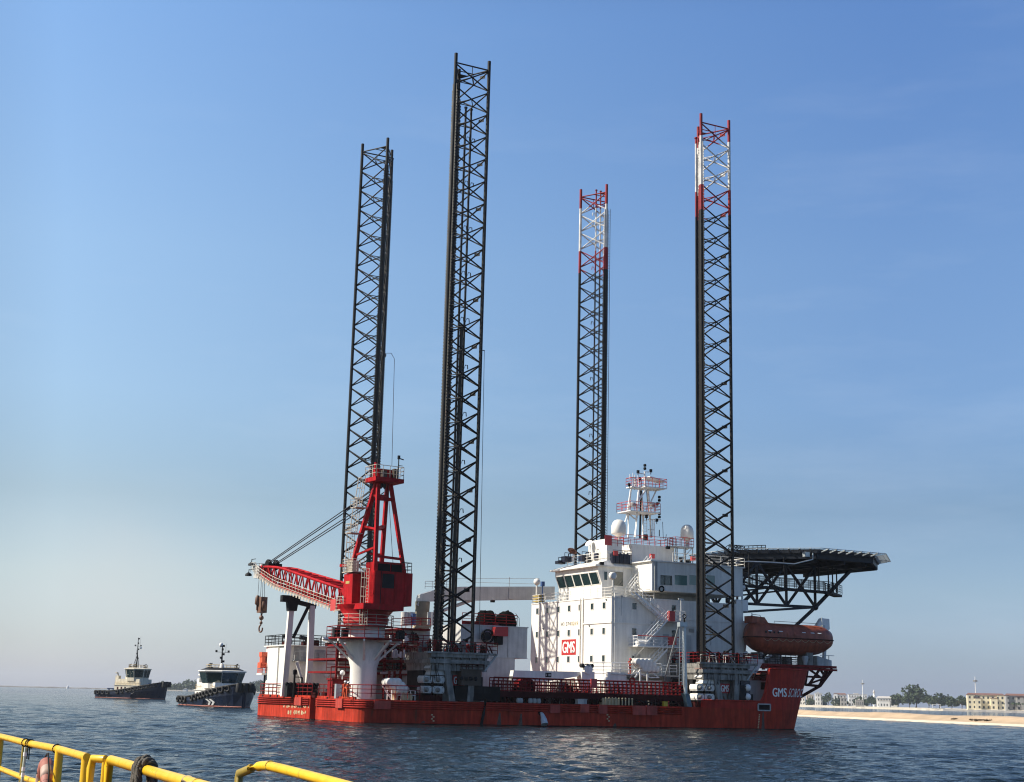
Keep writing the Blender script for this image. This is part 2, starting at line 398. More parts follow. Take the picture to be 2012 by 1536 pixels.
# stern bulwark coaming on top of the deck edge
mb = MB()
for y0, y1 in ((YN+1.4, 9.4), (11.5, YF-1.2)): mb.box(XS+.03, XS+.2, y0, y1, ZD-.05, ZD+.22)
mb.build('deck_coaming', M['hull'], hull)
# worn port-of-registry lettering: only scraps of paint are left
mb = MB(); rs = random.Random(3)
for row, (v0, v1, u0, u1, n) in enumerate(((1385, 1391, 555, 607, 11), (1395, 1404, 563, 600, 7))):
    for i in range(n):
        u = u0+(u1-u0)*(i+.2)/n
        for k in range(3):
            uu = u+rs.uniform(0, (u1-u0)/n*.7); a = Q(uu, v0+rs.uniform(0, 2), XS-.02); b = Q(uu+rs.uniform(.6, 1.6), v1-rs.uniform(0, 3), XS-.02)
            mb.box(XS-.014, XS, min(a.y, b.y), max(a.y, b.y), b.z, a.z-(.15 if k == 2 else 0))
mb.build('worn_port_lettering', M['pletter'], hull)
# ------------------------------------------------------------------ the four lattice legs
ZT = 75.9
red_, wht_ = (.30, .022, .026), (.70, .68, .64)
def zat(u, v): d = ray(u, v); return CH+d.z*169.24
zb1, zb2, zb3 = zat(1377, 412), zat(1377, 363), zat(1377, 267)
M['legband'] = mat('banded_leg_paint', (.012, .0115, .011), .5, var=.4, scale=.8, rust=.12, spec=.22, bands=[(zb1, red_), (zb2, wht_), (zb3, red_)])
BAY = 2.72
def make_leg(cx, cy, s, banded, lab):
    """triangular truss: two chords outboard, one inboard; s=+1 for the starboard (near) side"""
    m = M['legband'] if banded else M['leg']
    leg = bpy.data.objects.new('lattice_leg', None); COL.objects.link(leg); leg.parent = ves; BASES[leg.name] = V((0, 0, 0)); leg['label'] = lab
    a = 4.3; C3 = [V((cx-a/2, cy-s*a*.2887, 0)), V((cx+a/2, cy-s*a*.2887, 0)), V((cx, cy+s*a*.5774, 0))]; cen = V((cx, cy, 0))
    for p in C3:
        mb = MB(); mb.tube((p.x, p.y, .3), (p.x, p.y, ZT), .2, 10)
        out = (p-cen).normalized(); sd = out.cross(V((0, 0, 1)))
        mb.build('chord', m, leg)
        mb = MB()                                              # rack teeth on both flanks of the chord
        for sg in (-1, 1):
            q = p+sd*sg*.2; q = p+sd*sg*.24; mb.ob(q+V((0, 0, 36.5)), sd*.05, out*.06, V((0, 0, 35.6)))
            z = 1.
            while z < 71.5:
                mb.ob(q+sd*sg*.08+V((0, 0, z)), sd*.06, out*.055, V((0, 0, .1))); z += .36
        mb.build('toothed_rack', m if banded else M['legworn'], leg)
    z = ZT-1.15; k = 0; up = V((0, 0, 1))
    mb = MB()
    for i in range(3): mb.tube(C3[i]+up*z, C3[(i+1) % 3]+up*z, .085, 6)
    mb.tube((C3[0]+C3[2])/2+up*z, (C3[1]+C3[2])/2+up*z, .06, 5); mb.prism([C3[2]+up*(z-.05), C3[2].lerp(C3[0], .3)+up*(z-.05), C3[2].lerp(C3[1], .3)+up*(z-.05)], (0, 0, .06))
    ms = [(C3[i]+C3[(i+1) % 3])/2 for i in range(3)]
    for q in ms[:2]: mb.tube(q+up*z, q+up*(z-BAY/2), .045, 5)
    mb.build('top_frame', m, leg)
    while z > 5.5:
        mb = MB(); z0, z1 = z-.12, z-BAY+.12; r = .085 if z > 40 else .1
        for i in range(3):
            p, q = C3[i], C3[(i+1) % 3]; mb.tube(p+up*z0, q+up*z1, r, 6); mb.tube(q+up*z0, p+up*z1, r, 6)
        zm = (z0+z1)/2
        for i in range(3): mb.tube(ms[i]+up*zm, ms[(i+1) % 3]+up*zm, .055, 5)
        if k % 2 == 0:
            g = C3[1].lerp(ms[1], .42); mb.ob(g+up*(zm+.7), (C3[2]-C3[1]).normalized()*.35, (cen-g).normalized()*.02, up*.2)
        mb.build('lattice_bay', m, leg); z -= BAY; k += 1
    return leg, C3, cen
LEGS = {}
LX, LY = 34.3, 29.0
for key, x, y, s, bd, lab in (('sa', 0, 0, 1, 0, 'tallest looking all black lattice leg beside the red crane'), ('pa', .9, 29.2, -1, 0, 'all black lattice leg behind the red crane'),
                              ('sf', 34.3, 0, 1, 1, 'lattice leg with red and white top in front of the helideck'), ('pf', 35.1, 29.2, -1, 1, 'lattice leg with red and white top behind the deckhouse')):
    LEGS[key] = make_leg(x, y, s, bd, lab)
up = V((0, 0, 1))
def legpipe(key, pts, r, z0, z1, mm, name='jetting_pipe', hooks=0):
    leg, C3, cen = LEGS[key]
    for p in pts:
        p = V((p[0]+cen.x, p[1]+cen.y, 0)); mb = MB(); mb.tube(p+up*z0, p+up*z1, r, 7); mb.lathe(p+up*z1, [(r*1.6, -.05), (r*1.6, .1)], 8)
        if hooks:
            zz = z1-4
            while zz > 12:
                sg = 1 if p.x > cen.x else -1
                mb.path([p+up*zz+V((sg*.1, 0, 0)), p+up*(zz+.45)+V((sg*.3, 0, 0)), p+up*(zz+.45)+V((sg*.55, 0, 0)), p+up*zz+V((sg*.6, 0, 0))], .06, 5); zz -= hooks
        mb.build(name, mm, leg)
legpipe('sa', [(.15, .55), (.95, .75)], .13, 6, 70.3, M['leg'], hooks=5.44)
legpipe('sa', [(.55, .6)], .2, 6, 44, M['legworn'])
legpipe('pf', [(-.45, -.3), (.35, -.2)], .11, 8, 75.6, M['legband'], hooks=8.16)
legpipe('sf', [(-1.15, 1.35)], .13, 6, 73.7, M['legband']); legpipe('sf', [(-1.45, .3)], .07, 6, 70, M['legband'], 'hydraulic_line')
legpipe('pa', [(1.7, -.3), (1.3, -1.0)], .1, 6, 74, M['leg'])
for key, dx, dy in (('sa', -.55, 2.2), ('pf', 1.5, -.7)):
    leg, C3, cen = LEGS[key]; mb = MB(); a = cen+V((dx, dy, 0)); mb.ladder(a+up*7, a+up*73, (1, .3, 0), .55, .035, .45); mb.build('ladder', M['leg'], leg)
leg, C3, cen = LEGS['sa']; mb = MB(); p = C3[1]+V((.75, -.2, 0)); mb.tube(p+up*9, C3[1]+V((.45, 0, 0))+up*41, .03, 5); mb.tube(C3[1]+up*41, C3[1]+V((.5, 0, 0))+up*41, .05, 5); mb.build('hanging_wire', M['cable'], leg)
leg, C3, cen = LEGS['pa']; mb = MB(); p = C3[1]; q = P(770, 915, p.y); g = P(775, 705, p.y); t = P(762, 695, p.y)
mb.path([V((p.x, p.y, t.z-1)), V((p.x+.2, p.y, t.z)), V((t.x, p.y, t.z+.1)), V(((t.x+g.x)/2, p.y, t.z+.15)), g, q], .035, 5); mb.sphere((p.x+.1, p.y-.1, t.z-.3), .35, 8, 6); mb.build('hose_and_gooseneck', M['cable'], leg)
# ------------------------------------------------------------------ jacking houses round the legs
def make_jackhouse(cx, cy, s, lab, logo):
    ves_j = bpy.data.objects.new('jacking_house', None); COL.objects.link(ves_j); ves_j.parent = ves; BASES[ves_j.name] = V((0, 0, 0)); ves_j['label'] = lab
    def T(x, y, z): return V((cx+x, cy-s*y, z))              # y outboard
    def bx(mb, x0, x1, y0, y1, z0, z1): a = T(x0, y0, z0); b = T(x1, y1, z1); mb.box(a.x, b.x, min(a.y, b.y), max(a.y, b.y), a.z, b.z)
    mb = MB(); bx(mb, -3.4, 3.3, -3.9, 3.0, 6.95, 7.45); bx(mb, -3.9, 4.3, 2.2, 3.15, 7.3, 7.5); bx(mb, -3.5, 3.4, -3.8, 3.08, 6.3, 6.7); bx(mb, -3.3, 3.2, -3.8, 2.9, 5.55, 6.1)
    bx(mb, -3.36, 3.26, -3.7, 2.7, 6.1, 6.95)
    for x in (-2.9, -1.9, -.9, .1, 1.1, 2.1, 2.9): bx(mb, x, x+.12, 2.7, 2.98, 5.55, 6.95)
    mb.build('top_frame', M['jack'], ves_j)
    mb = MB(); bx(mb, -1.5, 2.9, -3.6, 2.1, ZD, 5.55); mb.build('wall_panel', M['jack'], ves_j)
    mb = MB(); bx(mb, -3.2, -1.5, -3.6, .6, ZD, 5.55); mb.build('recess_shade', M['dgrey'], ves_j)  # dark block stands for the shade in the recess behind the gearboxes
    for x0, x1 in ((-1.55, -.75), (1.55, 1.3)):
        mb = MB(); mb.prism([T(x0-.35, 2.9, 6.3), T(x0+.35, 2.9, 6.3), T(x1+.35, 2.95, ZD), T(x1-.35, 2.95, ZD)], (0, s*.7, 0)); mb.build('column', M['jack'], ves_j)
    M['hookd'] = M.get('hookd') or mat('soot_brown_steel', (.055, .035, .02), .6, var=.4)
    for x, h in ((1.9, 1.3), (2.9, 1.3)):                       # dark winch boxes forward
        mb = MB(); bx(mb, x, x+.85, 2.1, 2.9, ZD+.9, 5.0-(x-1.9)); mb.build('control_cabinet', M['dgrey'], ves_j)
    gm = M['white'] if cx > 20 else M['greyw']  # aft gearboxes get a greyer paint to carry their shade
    for gx in (-3.6, -2.3):                                    # rack-and-pinion gearboxes: chamfered housings in two stacks
        for i, zc in enumerate((3.55, 4.6)):
            r = .5 if gx < -3 else .66; mb = MB(); oc = [(-r, -.16), (-r*.8, -.36), (r*.8, -.36), (r, -.16), (r, .18), (r*.72, .38), (-r*.72, .38), (-r, .18)]
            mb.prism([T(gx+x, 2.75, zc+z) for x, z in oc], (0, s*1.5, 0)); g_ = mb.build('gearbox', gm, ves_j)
            mb = MB(); mb.lathe(T(gx-.12, 2.75, zc), [(.26, 0), (.26, .12), (.17, .14), (.17, .34), (.1, .36)], 12, (0, -s, 0)); [mb.tube(T(gx+r*.66*c, 2.7, zc+.24*d), T(gx+r*.66*c, 2.8, zc+.24*d), .045, 6) for c in (-1, 1) for d in (-1, 1)]; mb.build('motor_flange', M['jack'], ves_j)
        mb = MB(); bx(mb, gx-.35, gx+.35, 1.6, 2.5, 3.9, 4.25); mb.build('gear_gap_shade', M['dgrey'], ves_j)  # dark block paints the shaded gap between stacked gearboxes
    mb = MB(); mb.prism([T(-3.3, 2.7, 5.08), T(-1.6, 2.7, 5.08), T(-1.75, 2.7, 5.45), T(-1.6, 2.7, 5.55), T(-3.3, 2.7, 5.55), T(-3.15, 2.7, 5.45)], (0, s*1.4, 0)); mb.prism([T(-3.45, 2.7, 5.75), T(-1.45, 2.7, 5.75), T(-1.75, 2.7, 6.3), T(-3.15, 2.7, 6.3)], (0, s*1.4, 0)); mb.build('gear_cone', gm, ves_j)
    mb = MB(); mb.prism([T(-3.2, 2.72, 6.4), T(-1.7, 2.72, 6.4), T(-1.4, 2.72, 6.75), T(-3.5, 2.72, 6.75)], (0, s*1.4, 0)); mb.build('gear_ring', M['orange'] if s > 0 and cx > 20 else M['grey'], ves_j)
    mb = MB(); bx(mb, -4.0, -1.8, 1.5, 2.6, ZD, 3.0); [mb.tube(T(x, 2.7, ZD), T(x, 2.7, 3.4), .05, 5) for x in (-3.9, -3.1, -2.5, -1.9)]; mb.build('gear_base', M['rackdark'], ves_j)
    mb = MB(); mb.rail([T(-3.9, 3.1, 7.5), T(4.3, 3.1, 7.5), T(4.3, -3.5, 7.5)], 1.1, 3, 1.3, .035); mb.rail([T(-3.9, 3.1, 7.5), T(-3.9, -3.5, 7.5)], 1.1, 3, 1.3, .035); mb.rail([T(-3.5, -3.6, 7.5), T(3.5, -3.6, 7.5)], 1.1, 3, 1.3, .035); mb.build('railing', M['railred'], ves_j)
    rs = random.Random(int(cx+cy))
    for i in range(15):
        x = rs.uniform(-3.3, 2.9); y = rs.choice((rs.uniform(1.7, 2.8), rs.uniform(-3, -1))); w = rs.uniform(.25, .75); mb = MB(); hgt = rs.uniform(.4, 1.35); bx(mb, x, x+w, y, y+w*.7, 7.5, 7.5+hgt)
        mb.lathe(T(x+w/2, y+w*.3, 7.5+hgt), [(w*.3, 0), (w*.3, .12), (w*.15, .16)], 8); mb.build('hydraulic_unit', rs.choice((M['rackdark'], M['railred'], M['jack'], M['rackdark'])), ves_j)
    for i in range(14):
        x = rs.uniform(-3.6, 3.2); yy = rs.choice((2.4, 2.9, 1.9)); mb = MB(); mb.path([T(x, yy, 7.5), T(x, yy, 8.1+rs.random()*.3), T(x+rs.uniform(.3, 1.2), yy, 8.3), T(x+rs.uniform(.5, 1.4), yy, 7.5)], .06, 5); mb.build('pipe_bend', rs.choice((M['rackdark'], M['greyw'], M['jack'])), ves_j)
    for i in range(7):                                         # hoses and cable runs hanging down the frame
        x = rs.uniform(-3.2, 2.8); mb = MB(); mb.path([T(x, 3.02, 6.9), T(x+rs.uniform(-.2, .2), 3.05, 5.4), T(x+rs.uniform(-.3, .5), 2.6, 4.2), T(x+rs.uniform(-.3, .5), 2.2, 2.5)], .035, 5); mb.build('hose', M['black'], ves_j)
    if s > 0 and cx < 10:
        mb = MB(); q0 = P(906, 1346, YN+.3); q1 = P(946, 1317, YN+.3); mb.box(q0.x, q1.x, YN+.3, YN+2, q0.z, q1.z); mb.box(q0.x-.1, q1.x+.25, YN+.2, YN+2, q1.z, q1.z+.1); mb.build('winch_cabin', M['hookd'], ves_j)
        mb = MB(); mb.rail([(q0.x-.1, YN+.25, q1.z+.1), (q1.x+.25, YN+.25, q1.z+.1)], .5, 2, .7, .04); mb.build('cabin_rail', M['rackdark'], ves_j)
        mb = MB(); mb.box(q0.x-.6, q1.x+2.4, YN+.5, YN+2, ZD+.1, q0.z-.05); mb.build('winch_bed', M['black'], ves_j)
        for i in range(4): mb = MB(); x = q0.x+i*.55; mb.lathe((x, YN+.28, q0.z+.7), [(.22, 0), (.2, .1), (.08, .12)], 10, (0, -1, 0)); mb.build('winch_drum', M['dgrey'], ves_j)
    mb = MB(); a = T(4.2, 3.1, 7.35); mb.beam(T(2.9, 2.9, 5.6), T(4.2, 3.0, 7.3), .18); mb.build('brace', M['grey'], ves_j)
    mb = MB(); bx(mb, -.45, .95, 2.1, 2.18, 4.05, 5.15); pn = mb.build('logo_plate', M['logo'], ves_j)
    if s > 0:
        mb = MB(); o = T(-.3, 2.19, 4.22); letters(mb, 'GMS', o, (1.1, 0, 0), (0, 0, .76), .02); mb.build('logo_lettering', M['letter'], ves_j)
    mb = MB()
    for x, z1 in ((-.3, 3.9), (.2, 3.7), (.7, 4.0)): mb.tube(T(x, 2.5, ZD), T(x-.15, 2.22, z1), .08, 6)
    mb.build('leaning_pipes', M['hook'], ves_j)
    return ves_j
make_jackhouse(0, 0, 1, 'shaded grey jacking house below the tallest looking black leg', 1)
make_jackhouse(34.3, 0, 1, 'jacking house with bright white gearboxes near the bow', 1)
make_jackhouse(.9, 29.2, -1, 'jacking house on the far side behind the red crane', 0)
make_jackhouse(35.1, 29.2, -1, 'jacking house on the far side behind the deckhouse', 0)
# ------------------------------------------------------------------ deckhouse
HX, HX1, HY, HY1 = 23.1, 42.2, 4.5, 24.6
ZR = P(1202, 1171, HY).z                                     # accommodation roof
dh = bpy.data.objects.new('deckhouse', None); COL.objects.link(dh); dh.parent = ves; BASES[dh.name] = V((0, 0, 0)); dh['label'] = 'white multi storey deckhouse with wheelhouse on top'
mb = MB(); mb.box(HX, HX1, HY, HY1, ZD, ZR); mb.build('walls', M['house'], dh)
mb = MB(); mb.box(HX-.06, HX+9, HY-.06, HY, ZR-.1, ZR+.02); mb.box(HX-.06, HX, HY, HY1, ZR-.1, ZR+.02)
pz = P(1202, 1222, HY).z; mb.box(HX-.10, HX, HY-.12, Q(1146, 1222, HX).y, pz-.08, pz+.1); mb.box(HX, HX+12, HY-.08, HY, pz-.08, pz+.06)
for z in (P(1202, 1187, HY).z-1.35,): mb.box(HX+8.5, HX1, HY-.05, HY, z-.04, z+.04)
mb.build('ledge', M['white'], dh)
mb = MB()
for u in (1140.5, 1146, 1206.5):
    if u < 1200: y = Q(u, 1250, HX).y; mb.tube((HX-.08, y, 3), (HX-.08, y, ZR+.1), .06, 6)
    else: p = P(u, 1250, HY); mb.tube((p.x, HY-.1, 3), (p.x, HY-.1, ZR+.4), .07, 6)
mb.build('down_pipe', M['white'], dh)
def window(x, y, z, w, h, face, par, m='glass'):
    mb = MB(); t = .05
    if face == 'a':
        for a, b, c, d in ((-w/2-t, w/2+t, h/2, h/2+t), (-w/2-t, w/2+t, -h/2-t, -h/2), (-w/2-t, -w/2, -h/2, h/2), (w/2, w/2+t, -h/2, h/2)): mb.box(x-.05, x, y+a, y+b, z+c, z+d)
        pane = MB().box(x-.012, x, y-w/2, y+w/2, z-h/2, z+h/2)
    else:
        for a, b, c, d in ((-w/2-t, w/2+t, h/2, h/2+t), (-w/2-t, w/2+t, -h/2-t, -h/2), (-w/2-t, -w/2, -h/2, h/2), (w/2, w/2+t, -h/2, h/2)): mb.box(x+a, x+b, y-.05, y, z+c, z+d)
        pane = MB().box(x-w/2, x+w/2, y-.012, y, z-h/2, z+h/2)
    mb.m = 0; n = len(mb.f); mb.m = 1; mb.add(pane.v, pane.f); mb.build('window', [M['white'], M[m]], par)
WZ = [P(1200, v, HY).z for v in (1188, 1238.5, 1293)]
for u in (1055.4, 1075.7, 1097, 1118, 1139, 1163, 1186.6):
    y = Q(u, 1242, HX).y
    for z in WZ: window(HX, y, z, .58, .72, 'a', dh)
for u, zi in ((1246, 0), (1246, 1), (1246, 2), (1323.5, 0), (1323.5, 1), (1323.5, 2)):
    p = P(u, 1240, HY); window(p.x, HY, WZ[zi], .6, .78, 's', dh)
# logo and marking on the aft face
a = Q(1103, 1287, HX-.03); b = Q(1131.5, 1255.5, HX-.03)
mb = MB(); mb.box(HX-.025, HX, b.y, a.y, a.z, b.z); mb.build('logo_board', M['logo'], dh)
mb = MB(); w = a.y-b.y; h = b.z-a.z; letters(mb, 'GMS', (HX-.04, a.y-w*.08, a.z+h*.13), (0, -w*.84, 0), (0, 0, h*.74), .05); mb.build('logo_lettering', M['letter'], dh)
a = Q(1102, 1230, HX-.02); b = Q(1135.5, 1220.5, HX-.02); w = a.y-b.y; h = b.z-a.z
mb = MB(); letters(mb, 'W3', (HX-.015, a.y, a.z), (0, -w*.2, 0), (0, 0, h)); letters(mb, '374', (HX-.015, a.y-w*.3, a.z), (0, -w*.28, 0), (0, 0, h)); mb.build('hull_number', M['dletter'], dh)
mb = MB(); letters(mb, '0269', (HX-.015, a.y-w*.6, a.z), (0, -w*.4, 0), (0, 0, h)); mb.build('hull_number', M['oletter'], dh)
# balcony rail and small fittings at roof level
mb = MB(); mb.rail([(HX+6, HY+.1, ZR), (HX+.1, HY+.1, ZR), (HX+.1, HY1, ZR), (HX+6, HY1, ZR)], 1.1, 3, 1.7, .035); mb.build('railing', M['white'], dh)
mb = MB(); p = Q(1057, 1152, HX+.3)
for k in range(3): mb.box(HX+.1, HX+.9, p.y-.7, p.y+.9, ZR+.2+k*.34, ZR+.4+k*.34)
mb.build('stowage_rack', M['oletter'], dh)
mb = MB(); p = Q(1055, 1143, HX+.4); mb.sphere((p.x, p.y, p.z), .45, 10, 7); mb.tube((p.x, p.y, ZR), p, .12); mb.build('floodlight', M['white'], dh)
mb = MB(); p = Q(1066, 1147, HX+.6); mb.tube((p.x, p.y, ZR), p, .07); mb.box(p.x-.2, p.x+.2, p.y-.25, p.y+.2, p.z-.3, p.z+.3); mb.build('searchlight', M['bluec'], dh)
p = P(1204, 1131, HY+.2); mb = MB(); mb.lathe(p+V((0, .3, 0)), [(.38, 0), (.45, .1), (.45, .5), (.3, .55)], 12, (0, -1, 0)); mb.tube((p.x, p.y, ZR), p, .1); mb.build('searchlight', M['white'], dh)
# ------------------------------------------------------------------ wheelhouse
WX, WY, WY1 = HX+1.2, Q(1183, 1140, HX+1.2).y, Q(1098, 1140, HX+1.2).y
ZW = P(1185, 1108, WY).z; zb = ZR; ow = .55
wh = bpy.data.objects.new('wheelhouse', None); COL.objects.link(wh); wh.parent = ves; BASES[wh.name] = V((0, 0, 0)); wh['label'] = 'white wheelhouse with slanted green windows on the deckhouse roof'
mb = MB(); zs_ = zb+1.75
mb.box(WX, HX1-2, WY, WY1, zb, zs_)
zt_ = zs_+1.5
def rampface(za, zb_, xa, xb): return [(xa, WY, za), (xa, WY1, za), (xb, WY1+.35, zb_), (xb, WY-.0, zb_)]
mb.prism([(WX, WY, zs_), (WX-ow, WY, zt_), (WX-ow, WY, ZW-.25), (HX1-2, WY, ZW-.25), (HX1-2, WY, zs_)], (0, WY1-WY, 0))
mb.build('walls', M['white'], wh)
mb = MB(); mb.prism([(WX-ow-.55, WY-.25, ZW-.3), (WX-ow-.55, WY1+.5, ZW-.3), (HX1-2, WY1+.5, ZW-.3), (HX1-2, WY-.25, ZW-.3)], (0, 0, .16)); mb.prism([(WX-ow-.5, WY-.2, ZW-.14), (WX-ow-.5, WY1+.4, ZW-.14), (HX1-2, WY1+.4, ZW-.14), (HX1-2, WY-.2, ZW-.14)], (0, 0, .02))
lo = [(WX-ow-.5, WY-.2, ZW-.12), (WX-ow-.5, WY1+.4, ZW-.12), (HX1-2, WY1+.4, ZW-.12), (HX1-2, WY-.2, ZW-.12)]; hi = [(WX+.9, WY+.3, ZW+.55), (WX+.9, WY1-.6, ZW+.55), (HX1-2.6, WY1-.6, ZW+.55), (HX1-2.6, WY+.3, ZW+.55)]
loft(mb, [lo, hi]); mb.build('roof', M['white'], wh)
n = 5; span = (WY1-WY-.5)/n
sl = V((-ow, 0, zt_-zs_)); nrm = V((-(zt_-zs_), 0, -ow)).normalized()
for i in range(n):
    y0 = WY+.3+i*span+.12; y1 = WY+.3+(i+1)*span-.12
    c = V((WX, (y0+y1)/2, zs_))+sl*.5; mb = MB(); mb.ob(c+nrm*.02, (0, (y1-y0)/2, 0), sl*.47, nrm*.015); wd = mb.build('window', M['glass'], wh)
    mb = MB()
    for yy in (y0-.05, y1+.05): mb.ob(V((WX, yy, zs_))+sl*.5+nrm*.035, (0, .05, 0), sl*.5, nrm*.02)
    for t in (.01, .99): mb.ob(V((WX, (y0+y1)/2, zs_))+sl*t+nrm*.035, (0, (y1-y0)/2, 0), sl*.03, nrm*.02)
    mb.build('window_frame', M['white'], wd)
for u0, u1, v0, v1, mm in ((1186.5, 1193, 1123, 1139, 'glass'), (1201, 1224, 1124, 1150, 'glass')):
    a = P(u0, v1, WY); b = P(u1, v0, WY); window((a.x+b.x)/2, WY, (a.z+b.z)/2, b.x-a.x, b.z-a.z, 's', wh, mm)
# starboard wing of the bridge deck, overhanging the house side
BY = 4.15; bx0 = P(1281, 1130, BY).x; zlow = P(1330, 1163, BY).z; ztopb = P(1300, 1104, BY).z
mb = MB(); mb.box(bx0, HX1-.3, BY, WY1, zlow, ztopb); mb.box(bx0-.3, HX1, BY-.15, WY1, ztopb, ztopb+.14); mb.box(bx0+1.2, HX1-.3, BY-.06, BY, zlow, zlow+.12); mb.build('bridge_wing', M['white'], wh)
for u0, u1 in ((1297, 1320), (1325.5, 1350), (1354, 1372), (1388, 1404)):
    a = P(u0, 1148.5, BY); b = P(u1, 1131, BY); window((a.x+b.x)/2, BY, (a.z+b.z)/2, b.x-a.x, b.z-a.z, 's', wh, 'glass' if u0 < 1300 else 'tglass')
mb = MB()
for x in (bx0+.35, bx0+.6): mb.tube((x, BY-.12, zlow), (x, BY-.12, ztopb), .09, 6)
mb.build('down_pipe', M['grey'], wh)
p = P(1299.5, 1157, BY-.1); mb = MB(); mb.torus((p.x, BY-.15, p.z), (0, 1, .1), .32, .09); mb.build('lifebuoy', M['black'], wh)
# forward lower block seen through the bow leg
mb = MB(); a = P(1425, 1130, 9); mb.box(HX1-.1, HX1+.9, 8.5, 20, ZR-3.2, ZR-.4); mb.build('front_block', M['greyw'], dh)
# roof rails
mb = MB(); mb.rail([(bx0+3, BY, ztopb+.14), (HX1, BY, ztopb+.14), (HX1, WY1, ztopb+.14)], 1.1, 3, 1.7, .035); mb.rail([(bx0, WY+.3, ZW+.5), (WX+.9, WY+.3, ZW+.55), (WX+.9, WY1-.6, ZW+.55), (WX+9, WY1-.6, ZW+.55)], 1.1, 3, 1.6, .035); mb.build('railing', M['white'], wh)
# equipment on the roof
ZQ = ZW+.5
my = 10.5
a = P(1192, 1100, my); b = P(1330, 1074, my); mb = MB(); mb.box(a.x, a.x+2.2, my, my+4.5, ZQ-.3, b.z+.3); mb.box(P(1246, 1080, my).x, b.x, my+.6, my+5, ZQ-.3, P(1290, 1071, my).z); mhouse = mb.build('mast_house', M['white'], wh)
zmh = P(1290, 1071, my).z; xm0 = P(1240, 1080, my).x; xm1 = b.x
mb = MB(); mb.rail([(xm0, my+.7, zmh), (xm1, my+.7, zmh), (xm1, my+4.9, zmh), (xm0, my+4.9, zmh)], 1.15, 3, 1.0, .032, True)
mb.rail([(a.x-.2, my, P(1200, 1072, my).z), (a.x+2.4, my, P(1200, 1072, my).z), (a.x+2.4, my+3, P(1200, 1072, my).z)], 1.15, 3, .8, .036); mb.ob((a.x+.2, my-.02, P(1195, 1061, my).z), (.5, 0, 0), (0, .02, 0), (0, 0, .62)); mb.build('red_railing', M['pinkred'], wh)
ya = 8.6; a = P(1203, 1107, ya); b = P(1240, 1084, ya); mb = MB(); nn = 5
for i in range(nn):
    x0 = a.x+(b.x-a.x)*i/nn; x1 = x0+(b.x-a.x)/nn-.08; mb.box(x0, x1, ya, ya+.6, ZQ-.3, b.z-.35); mb.lathe(((x0+x1)/2, ya+.3, b.z-.36), [(.12, 0), (.1, .2)], 8)
mb.rail([(a.x, ya-.15, ZQ-.3), (b.x, ya-.15, ZQ-.3)], b.z-ZQ+.35, 3, 1.5, .03); mb.build('drum_rack', M['navyd'], wh)
def radome(u, vt, vb, Y, r):
    p = P(u, vb, Y); t = P(u, vt, Y); h = t.z-p.z; mb = MB(); c = V((p.x, Y, p.z))
    mb.lathe(c, [(.14, -1.5), (.14, -.45), (r*.5, -.2), (r*.93, 0), (r, .08), (r, h*.42), (r*.96, h*.58), (r*.84, h*.76), (r*.62, h*.9), (r*.33, h*.98), (0, h)], 24); return mb.build('radome', M['white'], wh)
radome(1215.5, 1020.5, 1049, 11.5, .94); radome(1350, 1030.5, 1057, 10.5, .84)
p = P(1338, 1063, 10.5); zp = p.z-.7; x0 = P(1321, 1080, 10.5).x; x1 = P(1357, 1080, 10.5).x
mb = MB(); mb.box(x0, x1, 9.8, 11.6, zp-.15, zp); [mb.tube((x, y, ZQ-.4), (x, y, zp), .07, 6) for x in (x0+.1, (x0+x1)/2, x1-.1) for y in (9.9, 11.5)]; mb.beam((x0, 9.9, ZQ), (x1, 9.9, zp), .07); mb.build('radome_stand', M['grey'], wh)
mb = MB(); mb.rail([(x0, 9.8, zp), (x1, 9.8, zp), (x1, 11.6, zp), (x0, 11.6, zp)], 1.1, 3, .7, .036, True); mb.build('red_railing', M['pinkred'], wh)
rs = random.Random(5)
for i in range(18): x = x0+.2+rs.random()*(x1-x0+1.2); y = rs.uniform(9.9, 11.4); z = ZQ-.3+rs.random()*1.3; mb = MB(); mb.box(x, x+rs.uniform(.2, .5), y, y+.4, z, z+rs.uniform(.2, .5)); mb.tube((x+.1, y, z), (x+.1+rs.uniform(-.3, .3), y, ZQ-.3), .05, 5); mb.build('roof_machine', rs.choice((M['olive'], M['greyw'], M['dgrey'])), wh)
def dish(u, v, Y, r, n, mm):
    p = P(u, v, Y); n = V(n).normalized(); mb = MB(); mb.lathe(p, [(.05, 0), (r*.5, .06), (r*.85, .18), (r, .28), (r*.98, .30), (r*.5, .1), (0, .05)], 18, n); mb.tube(p-n*.1, (p.x+.1, Y+.2, p.z-r-.9), .06); mb.build('satellite_dish', mm, wh)
dish(1126, 1079, 13, .62, (-.55, -.2, -.85), M['brown']); dish(1159, 1070, 14, .52, (-.75, -.2, .6), M['mastw'])
mb = MB()
for u, v0, v1, Y in ((1113, 1104, 1087, 17), (1147, 1103, 1085, 15), (1176, 1100, 1080, 13), (1101, 1108, 1096, 18)):
    p = P(u, v0, Y); q = P(u, v1, Y); mb.box(p.x-.5, p.x+.5, Y-.5, Y+.5, p.z, q.z-.4); mb.rail([(p.x-.6, Y-.6, p.z), (p.x+.6, Y-.6, p.z), (p.x+.6, Y+.6, p.z)], q.z-p.z, 2, .7, .04)
mb.build('vent_boxes', M['navyd'], wh)
mb = MB(); p = P(1085+9, 1107, WY1); 
for u, v in ((1209, 1087), (1281, 1093), (1361, 1098)): p = P(u, v, 8.5); mb = MB(); mb.box(p.x-.3, p.x+.3, 8.3, 8.6, p.z-.25, p.z+.3); mb.build('fire_box', M['pinkred'], wh)
